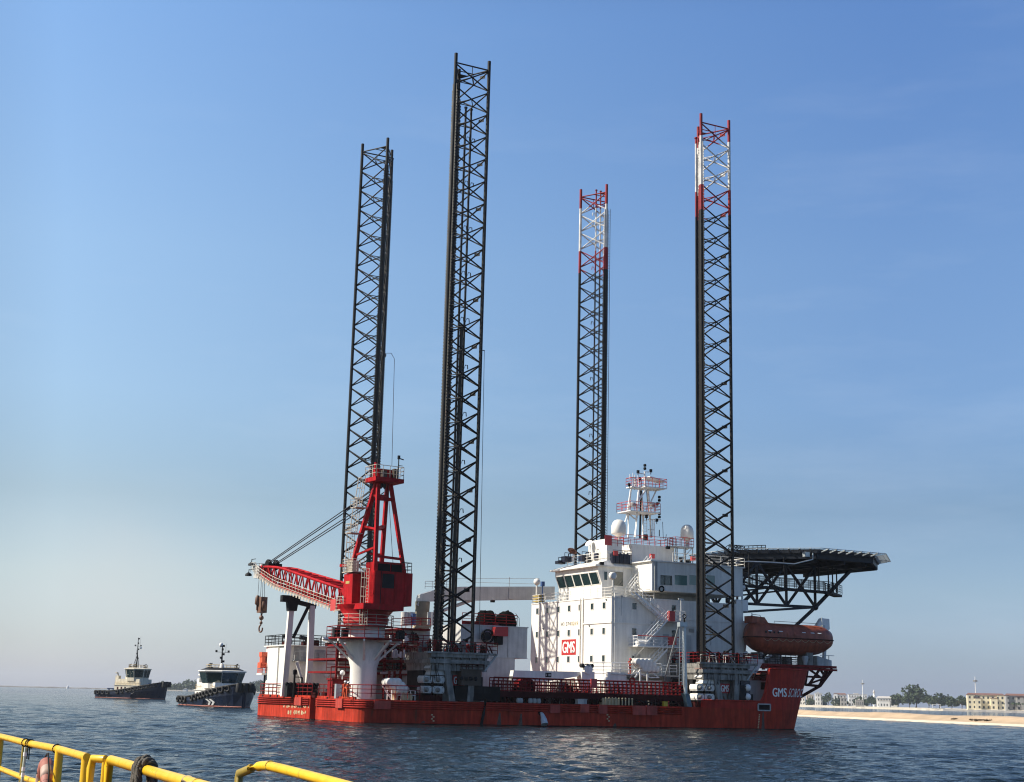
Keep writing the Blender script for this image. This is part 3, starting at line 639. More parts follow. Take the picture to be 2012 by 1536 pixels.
for u, v, Y in ((1092, 1121, WY1), (1182, 1107, WY-.3), (1312, 1076, my)): p = P(u, v, Y); mb = MB(); mb.box(p.x-.2, p.x+.25, p.y-.2, p.y+.2, p.z-.15, p.z+.2); mb.build('floodlight', M['black'], wh)
# ------------------------------------------------------------------ signal mast
mast = bpy.data.objects.new('signal_mast', None); COL.objects.link(mast); mast.parent = ves; BASES[mast.name] = V((0, 0, 0)); mast['label'] = 'white lattice radar mast with red railed platforms on the wheelhouse'
Ym = 13.2
def m_(x, y, dy=0): return P(1200+x/7.68, 900+y/7.68, Ym+dy)
mb = MB()
mb.path([m_(365, 1190, -.9), m_(395, 850, -.9), m_(405, 680, -.9), m_(425, 480, -.9)], .16, 8); mb.path([m_(480, 1210, 1), m_(490, 850, 1), m_(455, 480, .9)], .15, 8)
mb.path([m_(605, 1200, 0), m_(590, 850, 0), m_(560, 480, 0)], .16, 8); mb.path([m_(215, 960, 0), m_(245, 850, 0), m_(300, 480, 0)], .1, 6); mb.path([m_(262, 1200, .6), m_(262, 860, .4), m_(285, 660, .3), m_(310, 420, 0)], .11, 6)
mb.tube(m_(410, 650, -.9), m_(540, 460, -.9), .13, 7); mb.tube(m_(600, 670, 0), m_(690, 480, 0), .09, 6); mb.tube(m_(280, 850, .5), m_(385, 930, -.5), .1, 6); mb.tube(m_(515, 440), m_(512, 200), .11, 7); mb.build('mast_tubes', M['mastw'], mast)
mb = MB(); mb.tube(m_(440, 1215, .5), m_(458, 490, .5), .13, 7); mb.tube(m_(545, 480, .6), m_(575, 850, .6), .1, 6); mb.build('dark_cable_trunk', M['dgrey'], mast)
def plat(x0, x1, y, d0, d1, name='platform'):
    a = m_(x0, y); b = m_(x1, y); mb = MB(); mb.box(a.x, b.x, Ym+d0, Ym+d1, a.z-.12, a.z); o = mb.build(name, M['mastw'], mast); mb = MB(); z = a.z
    mb.rail([(a.x, Ym+d0, z), (b.x, Ym+d0, z), (b.x, Ym+d1, z), (a.x, Ym+d1, z)], 1.15, 3, 1.0, .032, True); mb.build('red_railing', M['pinkred'], mast)
plat(190, 640, 800, -1.7, 1.6); plat(425, 750, 440, -1.5, 1.2); plat(280, 420, 430, -.6, .8)
mb = MB(); a = m_(560, 310); b = m_(745, 345); mb.ob((a+b)/2, V((1.25, 0, -.2)), (0, 1.0, 0), (0, 0, .07)); mb.ob(m_(520, 440), (.2, 0, 0), (0, .2, 0), (0, 0, .35)); mb.build('radar_scanner', M['mastw'], mast)
mb = MB(); mb.beam(m_(410, 225), m_(515, 240), .1); mb.beam(m_(515, 208), m_(605, 208), .1); mb.tube(m_(605, 208), m_(605, 180), .07); mb.tube(m_(410, 225), m_(410, 195), .07); mb.tube(m_(280, 300), m_(380, 290), .07); mb.tube(m_(290, 300), m_(292, 240), .05); mb.tube(m_(335, 480), m_(335, 220), .04); mb.tube(m_(360, 480), m_(360, 250), .05); mb.tube(m_(425, 430), m_(412, 255), .06); mb.tube(m_(385, 430), m_(370, 290), .06)
mb.tube(m_(610, 690), m_(735, 675), .12, 6); mb.tube(m_(660, 790), m_(710, 700), .06); mb.tube(m_(560, 925), m_(755, 930), .08); mb.tube(m_(655, 930), m_(655, 1190), .07); mb.tube(m_(625, 930), m_(625, 1190), .06); mb.tube(m_(560, 1080), m_(660, 1080), .06); mb.build('yard_arm', M['mastw'], mast)
for x, y in ((515, 150), (733, 630), (733, 880)):
    mb = MB()
    for k in range(2): mb.lathe(m_(x, y+14)+V((0, 0, -.1+k*.42)), [(.16, 0), (.2, .08), (.2, .26), (.12, .34)], 10)
    mb.build('navigation_light', M['black'], mast)
for x, y in ((700, 690), (695, 935), (605, 190), (412, 205), (278, 400), (860, 1350), (437, 310), (540, 880)): q = m_(x, y); mb = MB(); mb.box(q.x-.14, q.x+.14, q.y-.14, q.y+.14, q.z-.2, q.z+.2); mb.tube(q-up*.5, q, .05, 5); mb.build('navigation_light', M['black'], mast)
mb = MB(); mb.tube(m_(793, 1220), m_(783, 960), .035, 5); mb.tube(m_(733, 1180), m_(733, 1080), .06, 5); mb.tube(m_(828, 1240), m_(838, 1150), .04, 5); mb.lathe(m_(525, 1240), [(.3, 0), (.3, .75)], 12); mb.build('aerial', M['dgrey'], mast)
mb = MB(); mb.ladder(m_(517, 1150, .8), m_(517, 860, .8), (1, 0, 0), .55, .035, .35); mb.build('ladder', M['mastw'], mast)
mb = MB(); mb.lathe(m_(330, 730, -.6), [(.45, 0), (.5, .25), (.35, .5)], 12); mb.lathe(m_(630, 740, .4), [(.35, 0), (.35, .6)], 12); mb.build('mast_gear', M['grey'], mast)
# ------------------------------------------------------------------ outside stairs on the starboard side of the house
def st(u0, v0, u1, v1, Y, w=.9):
    mb = MB(); mb.stair(P(u0, v0, Y), P(u1, v1, Y), (0, -w, 0), 1.0, .035); o = mb.build('staircase', M['mastw'], ves); return o
Ys = HY-.15
st(1272, 1108, 1228, 1163, WY-.6); st(1240, 1165, 1300, 1218, Ys); st(1305, 1217, 1262, 1264, Ys-.95); st(1303, 1276, 1268, 1312, Ys-.95)
mb = MB(); a = P(1296, 1219, Ys); b = P(1329, 1219, Ys); mb.box(a.x, b.x, Ys-1.9, Ys+.1, a.z-.12, a.z); mb.rail([(a.x+.9, Ys-1.9, a.z), (b.x, Ys-1.9, a.z), (b.x, Ys, a.z)], 1.1, 3, .9, .035)
mb.tube((b.x-.6, Ys-1.9, a.z), (b.x-.6, Ys-1.9, a.z+2.6), .05); mb.box(b.x-1, b.x-.2, Ys-1.95, Ys-1.85, a.z+2.5, a.z+2.62); mb.build('stair_landing', M['mastw'], ves)
mb = MB(); a = P(1236, 1268, Ys); b = P(1330, 1270, Ys); mb.box(a.x, b.x, Ys-1.9, Ys+.1, a.z-.14, a.z); mb.rail([(a.x, Ys, a.z), (a.x, Ys-1.9, a.z), (b.x, Ys-1.9, a.z), (b.x, Ys, a.z)], 1.1, 3, 1.2, .035)
mb.beam((a.x+1, Ys, a.z-1.2), (a.x+1, Ys-1.8, a.z-.1), .1); mb.beam((b.x-1, Ys, a.z-1.2), (b.x-1, Ys-1.8, a.z-.1), .1)
mb.lathe((a.x+.2, Ys-1.4, a.z+.28), [(.35, 0), (.4, .1), (.4, 1.5), (.35, 1.6)], 12, (1, 0, 0)); mb.build('stair_landing', M['mastw'], ves)
mb = MB(); zz = P(1240, 1268, Ys).z+1.12; mb.tube((a.x, Ys-1.92, zz), (b.x-1, Ys-1.92, zz), .055, 5); q = P(1320, 1212, Ys-2); mb.box(q.x-.4, q.x+.4, q.y-.1, q.y+.4, q.z-.5, q.z+.7); q = P(1322, 1262, Ys-2); mb.box(q.x-.45, q.x+.45, q.y-.1, q.y+.4, q.z-.3, q.z+.6); mb.build('fire_locker', M['pinkred'], ves)
# ------------------------------------------------------------------ helideck cantilevered ahead of the house
hd = bpy.data.objects.new('helideck', None); COL.objects.link(hd); hd.parent = ves; BASES[hd.name] = V((0, 0, 0)); hd['label'] = 'dark octagonal helideck with bright safety net carried on trusses over the bow'
hc = V((57.7, 14.7, 0)); RF = 11.5; RC = RF/math.cos(R_(22.5)); ZH = P(1600, 1079, 3.6).z
octo = [hc+V((RC*math.cos(R_(22.5+45*i)), RC*math.sin(R_(22.5+45*i)), 0)) for i in range(8)]
mb = MB(); mb.prism([p+up*(ZH-.5) for p in octo], (0, 0, .5)); mb.build('deck_plate', M['heli'], hd)
mb = MB()
for i in range(8): mb.beam(octo[i]*.97+hc*.03+up*(ZH-.85), octo[(i+1) % 8]*.97+hc*.03+up*(ZH-.85), .3, .7)
for k in range(-4, 5):
    y = hc.y+k*2.4; w = math.sqrt(max(0, RF*RF-(k*2.4)**2))*.97; mb.beam((hc.x-w, y, ZH-.85), (hc.x+w, y, ZH-.85), .22, .6)
for k in range(-2, 3): x = hc.x+k*4.2; w = math.sqrt(RF*RF-(k*4.2)**2)*.97; mb.beam((x, hc.y-w, ZH-1.4), (x, hc.y+w, ZH-1.4), .28, .5)
mb.build('under_beams', M['heli'], hd)
mb = MB(); net = MB()
for i in range(8):
    a, b = octo[i], octo[(i+1) % 8]; nr_ = ((a+b)/2-hc).normalized()
    for j in range(7):
        p = a.lerp(b, (j+.5)/7)+up*(ZH-.35); mb.beam(p, p+nr_*1.55+up*.32, .2, .16)
    mb.tube(a+(a-hc).normalized()*1.6+up*(ZH-.02), b+(b-hc).normalized()*1.6+up*(ZH-.02), .05, 5)
    for t in (.35, .7): net.tube(a+(a-hc).normalized()*1.6*t+up*(ZH-.3+.22*t), b+(b-hc).normalized()*1.6*t+up*(ZH-.3+.22*t), .025, 4)
    for j in range(16): p = a.lerp(b, j/16); o = (a-hc).normalized().lerp((b-hc).normalized(), j/16)*1.6; net.tube(p+up*(ZH-.33), p+o+up*(ZH-.02), .018, 4, cap=False)
mb.build('net_outriggers', M['galv'], hd); net.build('safety_net', M['dgrey'], hd)
def truss(y):
    mb = MB(); zt = ZH-1.7; zl0 = P(1480, 1187, y).z; xn = P(1602, 1193, y).x if y < 10 else 53.0; zn = P(1602, 1193, y).z if y < 10 else zl0-.6
    x0 = HX1+.2; n = 3; dx = (xn-x0)/n
    mb.beam((x0, y, zl0), (xn, y, zn), .34); mb.beam((x0, y, zt), (xn+8, y, zt+.2), .34)
    mb.beam((x0, y, zl0-1.3), (xn, y, zn), .3)
    for i in range(n+1):
        p = V((x0, y, zl0)).lerp(V((xn, y, zn)), i/n); mb.beam(p, (p.x, y, zt), .26)
        if i < n: mb.beam(p, (p.x+dx, y, zt), .28); mb.beam((p.x, y, zt), V((x0, y, zl0)).lerp(V((xn, y, zn)), (i+1)/n), .28)
    mb.beam((xn, y, zn), (xn+6.2, y, zt), .38); mb.sphere((xn, y, zn), .42, 8, 6)
    mb.beam((xn, y, zn), (46.3, y+1.5, 6.8), .36)
    return mb.build('support_truss', M['heli'], hd)
truss(8.2); truss(20.5)
mb = MB()
for x in (44.5, 48.2, 52): mb.beam((x, 8.2, ZH-1.8), (x, 20.5, ZH-1.8), .3); mb.beam((x, 8.2, ZH-5), (x, 20.5, ZH-5.2), .2); mb.beam((x, 8.2, ZH-5), (x, 20.5, ZH-1.8), .2)
mb.build('cross_bracing', M['heli'], hd)
zc = P(1500, 1150, 6.2).z
mb = MB(); cw = [(43, 6.2, zc), (57, 6.2, zc-.15), (61.5, 9.5, zc-.2)]
for a, b in zip(cw, cw[1:]):
    a, b = V(a), V(b); mb.beam(a-up*.2, b-up*.2, 1.1, .3); sd = (b-a).cross(up).normalized()*.55; mb.rail([a+sd, b+sd], 1.15, 4, 1.2, .045); mb.rail([a-sd, b-sd], 1.15, 4, 1.2, .045)
    for t in (.1, .5, .9): p = a.lerp(b, t); mb.tube(p, (p.x, p.y, ZH-1), .09, 6)
mb.build('catwalk', M['dgrey'], hd)
mb = MB(); q = P(1458, 1153, 6); mb.sphere(q, .5, 10, 8, (1, .8, .9)); mb.tube(q, (q.x, q.y, q.z-3), .12); mb.box(q.x-.9, q.x+.9, q.y, q.y+.6, q.z-3, q.z-1.6); mb.build('foam_monitor', M['mastw'], hd)
mb = MB(); q = P(1577, 1090, 4.4); mb.box(q.x-.35, q.x+.35, 3.4, 4, q.z-.3, q.z+.3); mb.path([P(1445, 1105, 3.3), P(1470, 1103, 3.3), P(1520, 1105, 3.3), P(1560, 1108, 3.3), P(1597, 1099, 3.3), P(1597, 1086, 3.3)], .09, 6); mb.build('foam_pipe', M['galv'], hd)
mb = MB(); a = hc+V((-RF-.6, 1, ZH-.4))
for i in range(5): mb.torus(a+V((-.3+.5*i, -4, .3)), (1, .2, 0), .75, .05, 14, 5)
mb.rail([a+V((-1, -5, -.2)), a+V((1.5, -5, -.2)), a+V((3, -7.5, -.2))], 1.2, 4, .6, .05); mb.build('access_hoops', M['dgrey'], hd)
# ------------------------------------------------------------------ bow platform under the lifeboat
bp_ = bpy.data.objects.new('lifeboat_platform', None); COL.objects.link(bp_); bp_.parent = ves; BASES[bp_.name] = V((0, 0, 0))
YP0, YP1 = 1.5, 7.0; zp = P(1600, 1307, YP0).z; xa, xb = P(1500, 1307, YP0).x-3, P(1644, 1307, YP0).x
mb = MB(); mb.box(xa, xb, YP0, YP1, zp-.3, zp); mb.beam((xa, YP0, zp-.5), (xb, YP0, zp-.5), .2, .25); mb.build('platform_deck', M['railred'], bp_)
for y in (YP0+.1, YP1-.1):
    mb = MB(); t0 = V((P(1588, 1312, YP0).x, y, zp-.4)); t3 = V((P(1636, 1312, YP0).x, y, zp-.4)); k = V((P(1611, 1348, YP0).x, y, P(1611, 1348, YP0).z)); l = V((P(1583, 1345, YP0).x, y, P(1583, 1345, YP0).z)); f = V((P(1573, 1372, YP0).x-.3, y, P(1573, 1372, YP0).z)); ml = V((l.x+.3, y, (t0.z+l.z)/2)); mr = k.lerp(t3, .5)
    for p, q, w in ((t3, k, .34), (l, k, .3), (k, f, .3), (ml, mr, .24), (t0, (t0+t3)/2+up*(ml.z-t0.z), .22), ((t0+t3)/2, l.lerp(k, .25), .24), ((t0+t3)/2, mr, .24), (l.lerp(k, .1), mr, .2), (t0.lerp(t3, .75), k, .22), (t0, l, .25), (t0.lerp(t3, .8), mr, .2)): mb.beam(p, q, w)
    mb.build('platform_truss', M['rackdark'], bp_)
mb = MB(); mb.rail([(xa, YP0, zp), (xa+8, YP0, zp)], 1.1, 4, .8, .04); mb.rail([(xa, YP1, zp), (xb, YP1, zp)], 1.1, 4, .9, .04); mb.build('railing', M['dgrey'], bp_)
for x, w, h in ((xa+1.5, .8, .9), (xa+4, 1.4, .6), (xa+5.6, .5, 1.1), (xb-4.4, 1.0, 1.5), (xa+2.8, .4, 1.3), (xa+7, .6, .8)): mb = MB(); mb.box(x, x+w, YP0+.4, YP0+2.2, zp, zp+h); mb.box(x-.05, x+w+.05, YP0+.35, YP0+2.25, zp+h, zp+h+.05); mb.lathe((x+w/2, YP0+.4, zp+h*.5), [(.16, 0), (.14, .1)], 8, (0, -1, 0)); mb.build('platform_locker', M['jack'], bp_)
mb = MB(); mb.prism([(xb-2.8, YP0+.3, zp), (xb-.6, YP0+.3, zp), (xb-.6, YP0+.3, zp+.7), (xb-2.8, YP0+.3, zp+1.2)], (0, 1.6, 0)); mb.lathe((xb-4.8, YP0+.2, zp+1.1), [(.3, 0), (.42, .2), (.2, 1.1)], 10, (0, 0, -1)); mb.build('davit_winch', M['grey'], bp_)
mb = MB(); mb.lathe((xb-.9, YP0+.4, zp), [(.35, 0), (.35, .7), (.1, .75)], 10); mb.tube((xb-.9, YP0+.4, zp+.7), (xb-.9, YP0+.4, zp+1.3), .05); mb.box(xb-2.2, xb-.1, YP0+.3, YP0+.5, zp+1.25, zp+1.32); mb.build('signal_post', M['greyw'], bp_)
dv = bpy.data.objects.new('lifeboat_davit', None); COL.objects.link(dv); dv.parent = ves; BASES[dv.name] = V((0, 0, 0))
for u0, v0, u1, v1 in ((1600, 1240, 1621, 1217), (1447, 1250, 1463, 1222)):
    mb = MB(); a = P(u0, v0, 4.6); b = P(u1, v1, 4.6); mb.prism([a+V((-.5, 0, -.5)), a+V((.7, 0, -.6)), b+V((.75, 0, -1.2)), b+V((.7, 0, .1)), b+V((-.5, 0, .15))], (0, .6, 0)); mb.beam(b+V((.3, .2, -1)), (b.x+.4, 5.6, zp), .35); mb.build('davit_arm', M['mastw'], dv)
mb = MB(); 
for u, v in ((1452, 1290), (1478, 1300), (1500, 1296)): a = P(u, v, 2.2); mb.beam(a, (a.x+1.2, 2.2, a.z+.6), .25); mb.beam(a, (a.x, 2.2, a.z-1.2), .3)
a = P(1465, 1300, .2); b = P(1497, 1300, .2); mb.box(a.x, b.x, .0, 1.4, a.z-.1, a.z+.35); mb.prism([(a.x+.1, .1, a.z-.1), (b.x, .1, a.z-.1), (a.x+.4, .1, a.z-2.9), (a.x+.1, .1, a.z-2.9)], (0, .5, 0)); mb.build('davit_bracket', M['greyw'], dv)
# white deck store behind the bulwark by the bow
mb = MB(); a = P(1462, 1336, -1); b = P(1506, 1336, -1); mb.box(a.x, b.x+1.5, -1, 3, ZD, a.z); mb.build('bow_store', M['greyw'], ves)
mb = MB(); q = P(1500, 1347, -1); mb.box(q.x-.4, q.x+.4, -1.03, -1, q.z-.45, q.z+.4); mb.build('store_window', M['dgrey'], ves)
mb = MB(); mb.box(P(1456, 1350, -2.6).x, P(1474, 1350, -2.6).x, -2.6, -1.3, ZD, ZD+3.1); mb.build('cylinder_rack', M['navyd'], ves)
for v in (1351, 1369): mb = MB(); q = P(1467, v, -2.7); mb.sphere((q.x+.1, -2.75, q.z), .42, 12, 8); mb.build('white_float', M['mastw'], ves)
mb = MB(); mb.rail([(a.x, -1, a.z), (b.x+1.5, -1, a.z)], 1.1, 3, 1.2, .035); mb.build('railing', M['railred'], ves)
# ------------------------------------------------------------------ enclosed lifeboat
LB = V((P(1462, 1250, 3).x, 3.0, 0)); lx1 = P(1634, 1255, 3).x; zch = P(1548, 1255, 3).z; ztp = P(1548, 1226, 3).z; zbt = P(1548, 1287, 3).z
lb = thing('lifeboat', 'enclosed faded orange lifeboat hanging above the bow platform', 'lifeboat', ((LB.x+lx1)/2, 3.0, zbt))
def lbring(t, zc, hw, up_): return None
def lbhull(top):
    loops = []; n = 14; L = lx1-LB.x
    for i in range(19):
        t = i/18; x = LB.x+L*t; f = 1-abs(2*t-1)**5; w = 1.75*(f**.45) if f > 0 else .02; w = max(w, .03)
        e = min(1, f**.5+.05)
        hgt = (ztp-zch)*e*(1+.28*math.exp(-((t-.09)/.1)**2)) if top else -(zch-zbt)*min(1, (f**.7)*1.02)*(1-.12*max(0, t-.7)/.3)
        loops.append([(x+(0 if top else (-.5*(t-.5))*abs(math.sin(math.pi*k/n))*.9), 3+w*math.cos(math.pi*k/n)*(1 if not top else .98), zch+hgt*math.sin(math.pi*k/n)**(.75)) for k in range(n+1)])
    mb = MB(); m = n+1; vs = [p for g in loops for p in g]
    mb.add(vs, [(i*m+k, i*m+k+1, (i+1)*m+k+1, (i+1)*m+k) for i in range(18) for k in range(n)], True); return mb
lbhull(True).build('canopy', M['lifeboat'], lb); lbhull(False).build('hull', M['lifeboat'], lb)
mb = MB(); pts = []
for i in range(37):
    t = i/36 if i <= 18 else (36-i)/36; t = i/18 if i <= 18 else (36-i)/18; f = max(0, 1-abs(2*t-1)**5); w = max(.03, 1.75*f**.45)+.03; pts.append((LB.x+(lx1-LB.x)*t, 3+(-w if i <= 18 else w), zch))
mb.path(pts, .07, 6, True); mb.build('rubbing_strake', M['rackdark'], lb)
mb = MB(); a = P(1478, 1226, 3); mb.prism([(a.x-.6, 2.2, ztp-.1), (a.x+1.9, 2.2, ztp-.1), (a.x+1.3, 2.2, ztp+.62), (a.x-.6, 2.2, ztp+.72)], (0, 1.6, 0)); mb.build('conning_tower', M['lifeboat'], lb)
mb = MB()
for t in (.42, .5): x = LB.x+(lx1-LB.x)*t; mb.ob((x, 3-1.55, zch+.85), (.42, 0, 0), (0, .02, .08), (0, .25, .5))
mb.build('side_hatch', M['lifeboat'], lb)
mb = MB()
for t in (.2, .32, .58, .68, .76): x = LB.x+(lx1-LB.x)*t; mb.ob((x, 1.36, zch+.78), (.28, 0, 0), (0, .03, .02), (0, .02, .03))
mb.build('reflective_tape', M['letter'], lb)
for t in (.1, .9):
    x = LB.x+(lx1-LB.x)*t; mb = MB(); mb.tube((x, 3, ztp-.2), (x, 3.2, ztp+1.1), .07); mb.box(x-.2, x+.2, 2.8, 3.2, ztp-.4, ztp+.1); mb.build('release_hook', M['galv'], lb)

mb = MB(); n_ = 9
for i in range(n_):
    x0_ = LB.x+1.6+(lx1-LB.x-3.2)*i/n_; x1_ = LB.x+1.6+(lx1-LB.x-3.2)*(i+1)/n_; mb.path([(x0_+(x1_-x0_)*t, 3-1.8, zch-.12-.32*math.sin(math.pi*t)) for t in (0, .2, .4, .6, .8, 1)], .025, 4)
mb.build('grab_line', M['pletter'], lb)
for i in range(4):
    x = LB.x+2.1+i*.62; mb = MB(); mb.lathe((x, 3-1.62, zch+.62), [(.14, 0), (.12, .05)], 10, (0, -1, .3)); mb.build('porthole', M['black'], lb)
mb = MB(); mb.path([(LB.x+1, 3, ztp+.72), (LB.x+1, 2.4, ztp+.9), (LB.x+2, 2.4, ztp+.85), (LB.x+2.2, 2.4, ztp+.5)], .035, 5); mb.path([(LB.x+4, 2.2, ztp-.02), (LB.x+4, 2.2, ztp+.22), (lx1-3, 2.2, ztp+.2), (lx1-3, 2.2, ztp-.06)], .03, 5); mb.build('hand_rail', M['rackdark'], lb)
# small fittings on the house walls
rs = random.Random(31)
for i in range(5):
    z = WZ[i % 3]+rs.uniform(.6, 1.1); y = HY+1.2+i*3.9; mb = MB(); mb.box(HX-.14, HX-.01, y-.12, y+.12, z, z+.16); mb.build('wall_lamp', M['grey'], dh)
for x in (HX+1.2, HX+5.5, HX+9.5, HX+14):
    z = WZ[int(x) % 3]+1.0; mb = MB(); mb.box(x, x+.25, HY-.16, HY-.01, z, z+.18); mb.tube((x+.12, HY-.05, z), (x+.12, HY-.05, z-2.2), .025, 4); mb.build('wall_lamp', M['grey'], dh)
for x, z, w, h in ((HX+3.2, WZ[2]+.1, .8, .5), (HX+11, WZ[1]+.3, .7, .45), (HX+13.2, WZ[0], .9, .5)):
    mb = MB()
    for k in range(5): mb.ob(V((x+w/2, HY-.06, z+h*k/5)), (w/2, 0, 0), (0, .05, -.03), (0, .0, .02))
    mb.box(x-.05, x+w+.05, HY-.03, HY-.005, z-.06, z+h); mb.build('louvre_vent', M['greyw'], dh)
for x in (HX+7.2, HX+10.4): mb = MB(); mb.box(x, x+.9, HY-.05, HY-.005, P(1300, 1262, HY).z-.9, P(1300, 1262, HY).z+1.0); mb.build('door', M['greyw'], dh)
# ================================================================== RED PEDESTAL CRANE
CX, CY = -8.9, 2.0
cr = thing('pedestal_crane', 'red lattice boom crane on a white pedestal at the stern corner', 'crane', (CX, CY, ZD))
tipc = P(523, 1116, 28.0)
bd = V((tipc.x-CX, tipc.y-CY, 0)).normalized(); bl = V((bd.y, -bd.x, 0))     # boom direction; bl points to the forward side
def K(a, b, z): return V((CX, CY, 0))+bd*a+bl*b+up*z
zpl = P(719, 1256, CY).z; zrg = P(719, 1232, CY).z
mb = MB(); mb.lathe((CX, CY, 0), [(1.42, ZD), (1.42, P(719, 1312, CY).z), (2.02, P(719, 1268, CY).z), (2.08, zrg), (2.0, zrg+.05)], 32); mb.build('pedestal', M['white'], cr)
mb = MB(); mb.lathe((CX, CY, 0), [(2.2, zpl-.1), (4.1, zpl-.1), (4.1, zpl+.08), (2.2, zpl+.08)], 8); mb.build('service_platform', M['railred'], cr)
ring = [(CX+4.05*math.cos(R_(22.5+45*i)), CY+4.05*math.sin(R_(22.5+45*i)), zpl+.08) for i in range(8)]
mb = MB(); mb.rail(ring, 1.15, 3, 1.5, .04, True); mb.build('platform_railing', M['railred'], cr)
mb = MB()
for i in range(8): t = R_(45*i+22.5); mb.beam((CX+1.5*math.cos(t), CY+1.5*math.sin(t), zpl-2.2), (CX+3.7*math.cos(t), CY+3.7*math.sin(t), zpl-.15), .2); mb.beam((CX+2*math.cos(t), CY+2*math.sin(t), zpl-.22), (CX+3.9*math.cos(t), CY+3.9*math.sin(t), zpl-.2), .18, .22)
mb.build('platform_strut', M['white'], cr)
mb = MB()
for x, y in ((-3.5, -.6), (-2.9, -1.6), (3.2, -2.0)): mb.box(CX+x-.3, CX+x+.3, CY+y-.3, CY+y+.3, zpl+.1, zpl+1.0)
for i in range(3): mb.lathe((CX+2.6+i*.4, CY-2.6+i*.2, zpl+.1), [(.22, 0), (.22, .8)], 8)
mb.build('platform_gear', M['dgrey'], cr)
zh0 = P(760, 1190, CY-2).z; zh1 = P(760, 1125, CY-2).z
mb = MB(); mb.lathe((CX, CY, 0), [(2.2, zrg), (2.2, zrg+.3)], 28); mb.build('slewing_ring', M['greyw'], cr)
mb = MB(); mb.lathe((CX, CY, 0), [(2.35, zrg+.3), (2.5, zrg+.9), (2.3, zrg+1.0), (3.1, zh0-.3), (3.2, zh0)], 12); mb.ob(K(-.5, 0, zh0-.25), bd*3.3, bl*2.4, up*.3); mb.build('slewing_frame', M['crane'], cr)
mb = MB(); mb.lathe((CX, CY, zrg+.02), [(3.0, 0), (3.0, .1)], 16); mb.build('ring_walkway', M['railred'], cr)
mb = MB(); mb.rail([(CX+2.95*math.cos(R_(a)), CY+2.95*math.sin(R_(a)), zrg+.12) for a in range(0, 360, 30)], 1.1, 3, 1.4, .03, True); mb.build('walkway_railing', M['ladder'], cr)
# machinery house; its back faces the viewer, the operator's cab sits on the aft side
zhm = (zh0+zh1)/2; hh = (zh1-zh0)/2
mb = MB(); mb.ob(K(-1.6, 1.2, zhm), bd*1.9, bl*2.3, up*hh); mb.ob(K(-1.3, 1.4, zh1+.55), bd*1.2, bl*1.7, up*.55)
for b in (-1, .2, 1.4, 2.6): mb.ob(K(-3.52, b, zhm), bd*.03, bl*.05, up*hh)
mb.build('machinery_house', M['crane'], cr)
mb = MB(); mb.ob(K(-.1, -1.75, zhm-.15), bd*1.0, bl*.62, up*hh*.95); mb.build('operator_cab', M['crane'], cr)
mb = MB(); mb.ob(K(0, -2.385, zhm+.6), bd*.42, bl*.012, up*.14); mb.build('cab_marking', M['oletter'], cr)
mb = MB(); mb.ob(K(-3.53, .55, zhm+.75), bd*.03, bl*.7, up*.75); mb.build('window', M['dgrey'], cr)
mb = MB()
for b in (.55, 2.15): mb.ob(K(-2.53, b, zh1+.5), bd*.03, bl*.72, up*.38)
mb.build('louvre', M['black'], cr)
mb = MB(); mb.ob(K(-3.54, -.3, zhm), bd*.02, bl*.03, up*hh); mb.rail([K(-3.4, 2.2, zh1), K(-3.4, 3.4, zh1), K(.2, 3.4, zh1)], 1.1, 3, 1, .035); mb.build('roof_railing', M['dgrey'], cr)
# A-frame
zA = P(768, 950, CY).z; B0 = 1.35; topL, topR = K(.1, B0-.75, zA), K(.1, B0+.6, zA)
fr_ = MB()
FA = {(-1, 0): (K(1.9, -1.6, zh1-1.5), topL), (1, 0): (K(1.5, B0+1.0, zh1-1), topR), (-1, 1): (K(-3.3, -.95, zh0+1), K(-.5, B0-.85, zA-.2)), (1, 1): (K(-3.3, 3.0, zh0+1.5), K(-.5, B0+.7, zA-.2))}
for kk, w_ in (((-1, 0), .5), ((1, 0), .44), ((-1, 1), .42), ((1, 1), .4)): fr_.beam(*FA[kk], w_, w_*.88)
def lerpA(side, back, t): p, q = FA[(side, 1 if back else 0)]; return p.lerp(q, t)
for t in (.58, .88): fr_.beam(lerpA(-1, 1, t), lerpA(1, 0, t), .3, .32); fr_.beam(lerpA(-1, 1, t), lerpA(-1, 0, t), .2)
fr_.beam(lerpA(-1, 1, .42), lerpA(-1, 0, .3), .2); fr_.beam(lerpA(-1, 0, .55), lerpA(1, 0, .55), .3); fr_.beam(lerpA(-1, 1, .86), lerpA(1, 1, .86), .35)
fr_.beam(lerpA(-1, 1, .34), lerpA(1, 1, .30), .26); fr_.beam(lerpA(-1, 0, .2), lerpA(-1, 0, .2)+bd*1.5-bl*.6+up*.1, .3); fr_.beam(lerpA(1, 0, .3), lerpA(1, 0, .3)-bl*1.2+bd*.6, .16)
fr_.build('a_frame', M['crane'], cr)
mb = MB(); mb.ob(K(-.3, B0, zA+.2), bd*1.25, bl*1.75, up*.22); mb.ob(K(-.1, B0, zA+.9), bd*.6, bl*1.1, up*.5); mb.ob(K(-.4, B0-1.2, zA+1.1), bd*.12, bl*.12, up*1.0); mb.build('head_platform', M['crane'], cr)
mb = MB(); mb.rail([K(-1.5, B0-1.7, zA+.42), K(-1.5, B0+1.7, zA+.42), K(.95, B0+1.7, zA+.42), K(.95, B0-1.7, zA+.42)], 1.3, 3, .8, .035, True); mb.build('head_railing', M['ladder'], cr)
for d, b, w_, h_ in ((-.9, -.5, .3, .8), (-1.0, .9, .25, 1.1), (.4, 1.3, .3, .7)): mb = MB(); mb.ob(K(d, B0+b, zA+.42+h_/2), bd*w_, bl*w_, up*h_/2); mb.build('head_machinery', M['hookd'], cr)
mb = MB()
